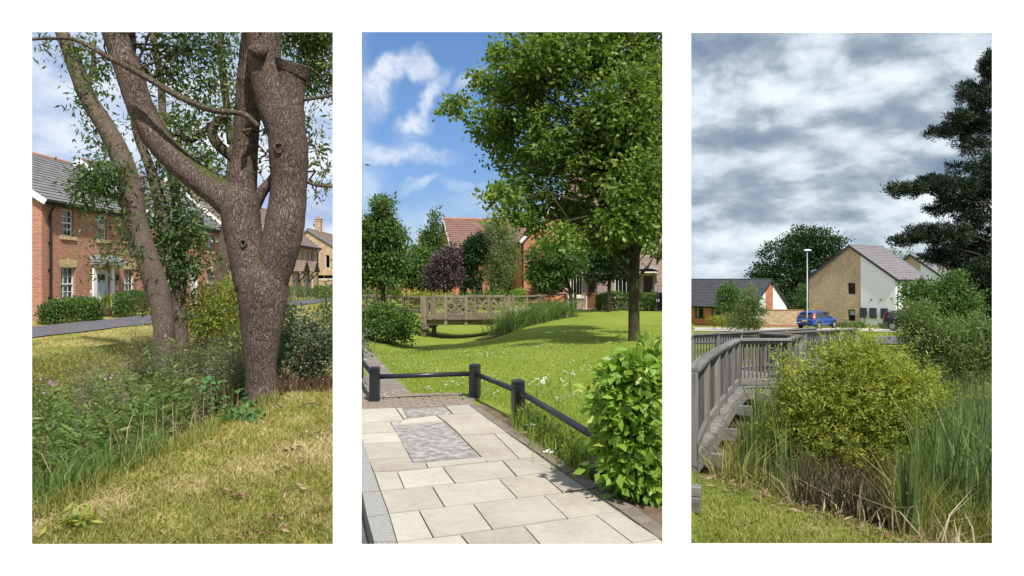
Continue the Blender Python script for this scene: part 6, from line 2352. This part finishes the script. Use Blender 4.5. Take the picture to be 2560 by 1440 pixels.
gw_ = empty('brick_wall', (29.0, 71.0, zg(71)), 0, 'buff brick garden wall with red base courses behind the blue car', 'wall')
mb = MB()
mb.bar((-2.9, 1.0, 1.0), (1.2, -0.3, 1.0), 0.22, 1.5)
mb.build('wall', M['pale_buff_brick'], gw_)
mb = MB()
mb.bar((-2.92, 1.0, 0.12), (1.22, -0.3, 0.12), 0.26, 0.26)
mb.build('plinth', M['red_brick'], gw_)
mb = MB()
mb.bar((-2.95, 1.0, 1.79), (1.25, -0.3, 1.79), 0.30, 0.08)
mb.build('coping', M['clay_ridge'], gw_)
fn = empty('timber_gate', (30.9, 71.5, zg(71)), 0, 'grey close-boarded timber gate beside the blue car', 'gate')
for i in range(14):
    mb = MB()
    mb.box((0, 0, 0), (0.14, 0.02, 1.6))
    o = mb.build('board', M['grey_wood'], fn)
    o.location = (i * 0.15, -i * 0.05, 0.85)
    o.rotation_euler = (0, 0, -0.32)

# ---------------------------------------------------------------- lamp post
lp_ = gp(2018, 64)
lm_ = empty('street_lamp', lp_, 0, 'tall galvanised street lamp with a flat lantern behind the parked blue car', 'street lamp')
mb = MB()
mb.tube([(0, 0, -0.1), (0, 0, 1.15), (0, 0, 1.2), (0, 0, 7.3)], [0.10, 0.10, 0.065, 0.05], 12)
mb.build('pole', M['galvanised'], lm_, smooth=True)
mb = MB()
mb.box((0.0, 0, 7.42), (0.75, 0.30, 0.10), None, 0.6)
mb.box((0.0, 0, 7.34), (0.70, 0.26, 0.05))
mb.tube([(0, 0, 7.2), (0, 0, 7.32)], [0.06, 0.09], 10)
mb.build('lantern', M['galvanised'], lm_)


# ---------------------------------------------------------------- cars
def car(name, label, loc, rz, paint):
    root = empty(name, loc, rz, label, 'car', 'parked cars')
    # side profile stations, rear (x<0) to front; (x, half width at sill, z low, z belt, roof z or None, half width roof)
    Lr = 2.3
    st = [(-2.30, 0.78, 0.48, 0.80, 0.82, 0.74), (-2.24, 0.86, 0.36, 1.02, 1.10, 0.72), (-2.02, 0.92, 0.30, 1.06, 1.48, 0.62), (-1.6, 0.945, 0.28, 1.05, 1.66, 0.62),
          (-0.9, 0.95, 0.27, 1.03, 1.71, 0.63), (0.0, 0.95, 0.27, 1.01, 1.68, 0.63), (0.45, 0.95, 0.27, 1.00, 1.55, 0.62), (0.95, 0.95, 0.27, 1.00, 1.22, 0.66),
          (1.20, 0.945, 0.27, 0.99, 1.03, 0.74), (1.75, 0.92, 0.28, 0.92, 0.97, 0.70), (2.15, 0.86, 0.32, 0.78, 0.85, 0.66), (2.30, 0.74, 0.40, 0.64, 0.68, 0.60)]
    V, Fq = [], []
    for (x, w, z0, zb, zt_, wr) in st:
        ring = [(0.55 * w, z0), (w * 0.97, z0 + 0.08), (w, z0 + 0.3 * (zb - z0) + 0.05), (w * 0.985, zb - 0.06), (w * 0.95, zb), (wr + (w * 0.95 - wr) * 0.12, zb + (zt_ - zb) * 0.88), (wr * 0.92, zt_ - 0.01 * (zt_ > zb + 0.1)), (0.4 * wr, zt_ + 0.02)]
        full = [(-y, z) for y, z in reversed(ring)] + ring
        full = ring + [(-y, z) for y, z in reversed(ring)]
        V += [(x, y, z) for y, z in full]
    n = 16
    for i in range(len(st) - 1):
        for k in range(n):
            a, b = i * n + k, i * n + (k + 1) % n
            Fq.append([a, b, b + n, a + n])
    Fq.append(list(range(n)))
    Fq.append([(len(st) - 1) * n + k for k in reversed(range(n))])
    me = bpy.data.meshes.new('body')
    me.from_pydata(V, [], Fq)
    me.update()
    o = add_obj('body', me, paint, root, True)
    md = o.modifiers.new('sub', 'SUBSURF')
    md.levels = md.render_levels = 1
    # glazing set just proud of the shell
    def pane(name, pts_, mat=M['car_dark_glass']):
        m = MB()
        m.poly(pts_)
        return m.build(name, mat, root)
    for s in (-1, 1):
        y = lambda x, z: s * (0.945 - 0.30 * (z - 1.02) / 0.62)
        def q(x, z): return (x, y(x, z), z)
        for nm, pts_ in (('rear_quarter_window', [q(-1.95, 1.10), q(-1.2, 1.07), q(-1.15, 1.57), q(-1.75, 1.52)]),
                         ('rear_side_window', [q(-1.12, 1.07), q(-0.2, 1.05), q(-0.15, 1.59), q(-1.07, 1.58)]),
                         ('front_side_window', [q(-0.12, 1.05), q(0.85, 1.05), q(0.40, 1.46), q(-0.07, 1.59)])):
            pane(nm, pts_ if s < 0 else pts_[::-1])
        lt = MB()
        lt.poly([(-2.06, s * 0.80, 1.52), (-1.92, s * 0.80, 1.54), (-2.10, s * 0.93, 1.10), (-2.05, s * 0.96, 0.90), (-2.27, s * 0.84, 0.92), (-2.25, s * 0.80, 1.08)])
        lt.poly([(-2.10, s * 0.70, 1.52), (-2.06, s * 0.80, 1.52), (-2.25, s * 0.80, 1.08), (-2.275, s * 0.72, 1.05)])
        lt.build('tail_light', M['tail_red'], root)
        hl = MB()
        hl.poly([(2.2, s * 0.5, 0.76), (2.06, s * 0.87, 0.82), (1.9, s * 0.9, 0.86), (2.02, s * 0.6, 0.86)])
        hl.build('headlight', M['galvanised'], root)
        mr = MB()
        mr.box((0.72, s * 1.03, 1.10), (0.12, 0.18, 0.14))
        mr.build('wing_mirror', paint, root, bevel=0.03)
        for x in (-1.42, 1.42):
            ty = MB()
            ty.tube([(x, s * 0.74, 0.35), (x, s * 0.76, 0.35), (x, s * 0.955, 0.35), (x, s * 0.97, 0.35)], [0.31, 0.355, 0.355, 0.32], 22)
            w_ = ty.build('wheel', M['tyre'], root, smooth=False)
            rm = MB()
            rm.tube([(x, s * 0.965, 0.35), (x, s * 0.98, 0.35)], [0.235, 0.22], 20)
            rm.build('rim', M['galvanised'], w_)
            ar = MB()
            k = 14
            for i in range(k):
                a0, a1 = math.pi * i / k, math.pi * (i + 1) / k
                ar.poly([(x + 0.37 * math.cos(a0), s * 0.958, 0.33 + 0.37 * math.sin(a0)), (x + 0.37 * math.cos(a1), s * 0.958, 0.33 + 0.37 * math.sin(a1)),
                         (x + 0.44 * math.cos(a1), s * 0.962, 0.33 + 0.44 * math.sin(a1)), (x + 0.44 * math.cos(a0), s * 0.962, 0.33 + 0.44 * math.sin(a0))])
            ar.build('wheel_arch', M['tyre'], root)
    pane('rear_window', [(-2.04, -0.62, 1.50), (-2.04, 0.62, 1.50), (-2.275, 0.70, 1.10), (-2.275, -0.70, 1.10)][::-1])
    pane('windscreen', [(0.52, -0.58, 1.54), (0.52, 0.58, 1.54), (1.14, 0.72, 1.09), (1.14, -0.72, 1.09)])
    m = MB()
    m.box((-2.03, 0, 1.60), (0.28, 1.16, 0.05))
    m.build('spoiler', paint, root, bevel=0.015)
    m = MB()
    m.box((-2.315, 0, 0.80), (0.02, 0.52, 0.12))
    pl_ = m.build('number_plate', M['plate_yellow'], root)
    m = MB()
    m.box((-2.31, 0, 0.93), (0.02, 1.0, 0.03))
    m.build('trim_strip', M['galvanised'], root)
    m = MB()
    m.box((-2.28, 0, 0.50), (0.10, 1.5, 0.16))
    m.build('bumper', M['tyre'], root, bevel=0.02)
    return root


def paint(name, c):
    m, n, b = new_mat(name)
    b.inputs['Base Color'].default_value = (*c, 1)
    b.inputs['Roughness'].default_value = 0.28
    b.inputs['Metallic'].default_value = 0.25
    b.inputs['Coat Weight'].default_value = 0.6
    b.inputs['Coat Roughness'].default_value = 0.06
    return m


paint('car_blue', (0.012, 0.075, 0.36))
paint('car_black', (0.012, 0.013, 0.015))
plain('tyre', (0.015, 0.015, 0.016), 0.7)
plain('car_dark_glass', (0.02, 0.025, 0.03), 0.08, 0.6)
plain('tail_red', (0.55, 0.02, 0.025), 0.25, 0.5)
plain('plate_yellow', (0.70, 0.50, 0.06), 0.4)
cp = gp(2043, 65.5, 0.05)
car('parked_car', 'bright blue estate car parked beside the buff gable wall', cp, math.radians(90 - 52), M['car_blue'])
cp = gp(2290, 56, 0.05)
car('parked_car', 'black car half hidden behind the leafy bushes', cp, math.radians(90 - 150), M['car_black'])

# ---------------------------------------------------------------- trees and shrubs of the right view
b = gp(2000, 96)
tree('oak_tree', 'great dark spreading oak rising behind the houses', b, [(0, 0, -0.3, 0.7), (0.1, 0, 2, 0.55), (-0.3, 0, 5, 0.42), (0.2, 0, 8, 0.25), (0.2, 0, 11, 0.08)],
     px_ell([(2040, 610, 60, 40), (1990, 620, 50, 32), (1945, 640, 45, 34), (2080, 640, 38, 50), (1910, 680, 40, 24), (1960, 690, 50, 32), (2030, 680, 60, 50), (2090, 690, 30, 50), (1990, 745, 60, 36), (1950, 760, 40, 26), (1900, 700, 25, 16), (2005, 590, 40, 24)], 96, b), 1000, 26, 0.42, 0.34, 0.22, M['leaf_oak'], M['dark_bark'], seed=90, limbs=60, limb_r=0.2, shell=0.35)
b = gp(2230, 112)
tree('far_tree', 'light green treetop showing between the two house roofs', b, [(0, 0, -0.3, 0.4), (0, 0, 4, 0.3), (0, 0, 9, 0.05)],
     px_ell([(2235, 645, 30, 20), (2270, 650, 25, 20), (2215, 660, 22, 22), (2240, 690, 50, 40)], 112, b), 130, 24, 0.4, 0.3, 0.2, M['leaf_hedge'], M['dark_bark'], seed=91, limbs=14)
b = gp(2000, 80)
tree('slim_garden_tree', 'narrow leafy tree beside the lamp, before the gable wall corner', b, [(0, 0, -0.3, 0.14), (0, 0, 2, 0.1), (0, 0, 4.6, 0.03)],
     px_ell([(2002, 740, 16, 34), (1995, 765, 16, 22), (2010, 720, 12, 20)], 80, b), 80, 22, 0.24, 0.18, 0.10, M['leaf_green'], M['dark_bark'], seed=92, limbs=12)
b = gp(1822, 68)
tree('garden_tree', 'small dark round-headed tree in front of the bungalow roof', b, [(0, 0, -0.3, 0.10), (0, 0, 1.2, 0.09), (0, 0, 3.2, 0.03)],
     px_ell([(1822, 740, 28, 26), (1815, 765, 24, 20), (1838, 760, 20, 22), (1820, 720, 18, 16)], 68, b), 240, 26, 0.22, 0.18, 0.10, M['leaf_green'], M['dark_bark'], seed=93, limbs=16)
b = gp(1872, 44)
tree('young_willow', 'young pale green willow standing before the bungalow gable', b, [(0, 0, -0.3, 0.06), (0, 0, 1.0, 0.05), (0.1, 0, 3.0, 0.02)],
     px_ell([(1878, 735, 18, 22), (1870, 765, 28, 22), (1880, 790, 36, 22), (1850, 800, 34, 18), (1890, 770, 22, 26), (1862, 815, 50, 12)], 44, b), 320, 26, 0.16, 0.15, 0.05, M['leaf_birch'], M['smooth_bark'], seed=94, limbs=20, up=0.6)
for k, (u, v, ru, rv, Yk, mt, lab) in enumerate([(1785, 800, 14, 9, 62, 'leaf_yellow', 'round yellow shrub under the bungalow windows'), (1806, 801, 9, 7, 61, 'leaf_yellow', 'small yellow shrub next to the round one'),
                                              (2114, 812, 18, 10, 66, 'leaf_green', 'low green shrub at the foot of the buff gable'), (2150, 815, 14, 8, 65, 'leaf_green', 'low spiky shrub between the brick and render'),
                                              (2215, 816, 26, 7, 63, 'leaf_green', 'low planting under the meter boxes')]):
    b = gp(u, Yk)
    shrub('garden_shrub', lab, b, px_ell([(u, v, ru, rv)], Yk, b), 40, 18, 0.16, 0.15, 0.08, M[mt], M['dark_bark'], seed=100 + k, stems=5, group='shrubs by the newer houses')

# pine at the right
YP = 27.0
rp = np.random.default_rng(71)
xP = (2535 - CX) / F * YP
bP = Vector((xP, YP, gz(xP, YP)))
pine = empty('pine_tree', bP, 0, 'tall dark pine with layered needle-clad boughs', 'tree')
mb = MB()
mb.tube([(0, 0, -0.3), (0.05, 0, 3), (-0.1, 0, 7), (0, 0, 11), (0.05, 0, 13.5)], [0.34, 0.28, 0.2, 0.1, 0.03], 12, wob=0.05)
boughs = [(2475, 165, 20, 40, 2.2), (2455, 240, 60, 30, 1.0), (2430, 225, 40, 18, 1), (2400, 290, 30, 20, 1), (2460, 300, 60, 36, 1.2), (2390, 325, 50, 22, 1.2), (2345, 335, 30, 14, 1.1), (2440, 360, 60, 26, 0.8), (2470, 410, 50, 30, 0.9),
          (2390, 420, 30, 16, .6), (2330, 460, 40, 22, 1.2), (2270, 475, 45, 20, 1.3), (2225, 476, 16, 8, 1.3), (2390, 470, 60, 34, 1.3), (2460, 470, 60, 40, 1.3), (2370, 520, 55, 24, 0.9), (2440, 540, 60, 36, 1.1),
          (2310, 585, 50, 22, 1.3), (2260, 605, 35, 13, 1.3), (2370, 590, 60, 30, 1.3), (2440, 610, 60, 45, 1.3), (2350, 640, 50, 22, 1.3), (2420, 660, 60, 40, 1.4), (2470, 700, 60, 60, 1.5), (2400, 720, 45, 30, 1.1), (2440, 770, 55, 45, 1.5), (2380, 770, 35, 26, 1.2), (2470, 830, 50, 50, 1.5), (2420, 820, 45, 35, 1.3),
          (2570, 250, 70, 60, 1), (2600, 420, 90, 70, 1), (2610, 580, 90, 60, 1), (2590, 730, 80, 60, 1), (2550, 130, 50, 70, 1), (2540, 60, 30, 50, 1)]
parts = []
for (u, v, ru, rv, dens) in boughs:
    e = px_ell([(u, v, ru, rv, YP + rp.uniform(-1.4, 1.0))], YP, bP, depth=1.0)
    nc = max(8, int(ru * rv / 2400 * 120 * dens))
    c, d = clump_centres(e, nc, rp, 0.2)
    z0 = max(1.5, e[0][2] - 0.25 * abs(e[0][0]))
    p = limb_path((0, 0, z0), e[0][:3], rp, 0.08, 8)
    mb.tube(p, np.linspace(0.06, 0.012, 8), 6, cap=False)
    for i in range(0, nc, 3):
        j = rp.integers(4, 8)
        mb.tube(limb_path(p[j], c[i], rp, 0.1, 4), [0.014, 0.010, 0.007, 0.004], 4, cap=False)
    # tufts: needles fan up and out round each shoot
    per = 34
    pos = np.repeat(c, per, 0) + rp.normal(size=(nc * per, 3)) * np.array([0.085, 0.085, 0.06])
    dd = rp.normal(size=(nc * per, 3)) + np.array([0, 0, 0.7]) + np.repeat(d, per, 0) * 0.5
    parts.append(leaves(pos, dd, 0.16, 0.034, r=rp))
mb.build('trunk', M['dark_bark'], pine, smooth=True)
V, T = join(parts)
add_obj('crown', np_mesh('crown', V, T), M['needle'], pine)

# mid-distance thorny trees below the pine
b = gp(2330, 24)
tree('hawthorn', 'dense green hawthorn under the pine boughs', b, [(0, 0, -0.4, 0.10), (0, 0, 1, 0.09), (0.1, 0, 2.6, 0.03)],
     px_ell([(2335, 750, 55, 40), (2312, 722, 26, 24), (2380, 712, 36, 32), (2340, 800, 60, 40), (2400, 760, 50, 50), (2280, 740, 30, 30)], 24, b), 560, 26, 0.12, 0.10, 0.06, M['leaf_green'], M['dark_bark'], seed=72, limbs=40, limb_r=0.04)
b = gp(2380, 16.5)
shrub('pale_shrub', 'pale green willow shrub behind the reeds', b, px_ell([(2340, 840, 60, 50), (2400, 870, 70, 55), (2300, 790, 45, 35), (2440, 840, 60, 60), (2340, 900, 70, 40), (2420, 930, 70, 40), (2490, 880, 60, 70), (2280, 830, 40, 40)], 16.5, b), 900, 24, 0.11, 0.085, 0.032, M['leaf_birch'], M['dark_bark'], seed=73, stems=30, up=0.6, shell=0.3)

# the near willow
YW = 9.0
b = gp(2120, YW)
shrub('willow_bush', 'large yellow-green willow bush spilling over the pond edge', b,
      px_ell([(2080, 960, 70, 55), (2150, 950, 70, 60), (2210, 960, 60, 60), (2020, 1010, 60, 50), (2110, 1030, 90, 70), (2200, 1050, 90, 70), (2270, 1020, 70, 60), (1985, 1080, 60, 50), (2060, 1110, 90, 55), (2150, 1130, 90, 60), (2240, 1120, 90, 50), (2300, 1090, 60, 40), (2000, 1140, 60, 40),
              (2100, 1190, 60, 40), (2080, 890, 40, 35), (2160, 890, 30, 40), (1960, 910, 14, 40, 8.8), (1975, 960, 30, 30), (2290, 960, 40, 40), (2330, 1170, 35, 18), (2110, 1230, 30, 25)], YW, b, depth=0.85),
      900, 20, 0.085, 0.07, 0.025, M['leaf_willow'], M['dark_bark'], seed=74, stems=70, up=0.5, shell=0.25, stem_r=0.014)
wil = [o for o in col.objects if o.name.startswith('willow_bush')][0]
wr_ = np.random.default_rng(174)
ellw = px_ell([(2080, 945, 80, 50), (2150, 935, 75, 55), (2215, 945, 65, 55), (2015, 1010, 65, 50), (2110, 1020, 100, 70), (2205, 1040, 95, 70), (2280, 1010, 70, 55), (1985, 1080, 65, 50), (2060, 1110, 95, 55), (2150, 1130, 95, 60), (2245, 1120, 95, 50), (2310, 1090, 60, 40), (1990, 1140, 60, 40),
               (2100, 1190, 60, 35), (2080, 890, 40, 25), (2160, 880, 30, 25), (1962, 935, 12, 30, 8.7), (1965, 980, 30, 30), (2300, 950, 40, 30), (2340, 1165, 40, 16), (2110, 1225, 26, 20), (1900, 1100, 40, 30, 9.6)], YW, b, depth=0.85)
V, T = join([shoot_arrays(ellw, 1700, 0.28, 13, 0.075, 0.023, wr_, 0.8, 0.55, 0.5), shoot_arrays(ellw, 260, 0.62, 24, 0.08, 0.023, wr_, 1.1, 0.75, 0.45)])
add_obj('shoots', np_mesh('shoots', V, T), M['leaf_willow'], wil)
# dark fine stems at its heart
r = np.random.default_rng(75)
n = 900
X = b.x + r.normal(size=n) * 0.55 + 0.1
Y = b.y + r.normal(size=n) * 0.5 - 0.3
P = np.stack([X, Y, ground(X, Y)], 1)
V, T = blades(P, r.uniform(0.4, 1.1, n), 0.010, 0.4, r)
tag(add_obj('sedge', np_mesh('sedge', V, T), M['rust_stem']), 'brown sedge stems in the shade beneath the willow', 'sedge', kind='stuff')


def reedbed(name, label, n, u0, u1, y0, y1, h0, h1, w, mat, seed, lean=0.16, okf=None, droop=0.3):
    r = np.random.default_rng(seed)
    X, Y = u_scatter(n, u0, u1, y0, y1, r, 1.3)
    s = (X - 1.95) * 0.876 + (Y - 7.4) * 0.483
    ok = s > 0.25
    if okf is not None: ok &= okf(X, Y)
    X, Y = X[ok], Y[ok]
    P = np.stack([X, Y, ground(X, Y) - 0.02], 1)
    V, T = blades(P, r.uniform(h0, h1, len(X)), w, lean, r, droop)
    return tag(add_obj(name, np_mesh(name, V, T), mat), label, 'reeds', kind='stuff')


reedbed('reed_bed', 'tall green reeds standing at the pond beside the willow', 2100, 2300, 2640, 6.4, 12.5, 1.0, 1.9, 0.024, M['reed_green'], 76)
reedbed('reed_bed', 'green reeds growing up against the boardwalk', 620, 1760, 2010, 8.0, 14.5, 0.9, 1.6, 0.024, M['reed_green'], 77, okf=lambda X, Y: X > 2.05 + (Y - 7.4) * 0.385 + 0.35)
reedbed('low_greenery', 'leafy green growth at the foot of the boardwalk', 2400, 1770, 2060, 7.6, 13.5, 0.3, 0.85, 0.018, M['blade_right'], 78, 0.4, okf=lambda X, Y: X > 1.95 + (Y - 7.4) * 0.385 + 0.25)
reedbed('dead_reeds', 'broken straw-coloured reed stems at the pond edge', 1500, 1960, 2620, 5.3, 9.5, 0.12, 0.5, 0.014, M['reed_straw'], 79, 0.6)
reedbed('dead_reeds', 'dry pale stems among the greenery under the boardwalk', 160, 1780, 2000, 7.6, 11.0, 0.3, 0.7, 0.012, M['reed_straw'], 80, 0.3, okf=lambda X, Y: X > 1.95 + (Y - 7.4) * 0.385 + 0.25)
reedbed('rush_bed', 'olive brown rushes thick between the tall reeds', 5200, 2230, 2640, 6.0, 11.5, 0.5, 1.05, 0.010, M['blade_right'], 81, 0.3)
reedbed('rush_bed', 'dark rushes under the skirts of the willow', 2600, 1990, 2330, 6.2, 9.0, 0.3, 0.8, 0.010, M['rush_dark'], 82, 0.45)
reedbed('reed_bed', 'upright green flag leaves before the willow', 60, 2255, 2300, 5.75, 6.1, 0.7, 1.2, 0.026, M['reed_green'], 83, 0.10)
n = 1100
X, Y = u_scatter(n, 1740, 2560, 5.1, 8.6, r)
s = (X - 1.95) * 0.876 + (Y - 7.4) * 0.483
ok = np.abs(s - 0.15) < 0.40
pos = np.stack([X[ok], Y[ok], ground(X[ok], Y[ok]) + 0.02], 1)
dd = r.normal(size=pos.shape)
dd[:, 2] *= 0.25
V, T = leaves(pos, dd, r.uniform(0.05, 0.16, len(pos)), 0.03, r=r, flat=1.0)
tag(add_obj('leaf_litter', np_mesh('leaf_litter', V, T), M['dead_leaf']), 'dry leaf and reed litter along the pond edge', 'litter', kind='stuff')
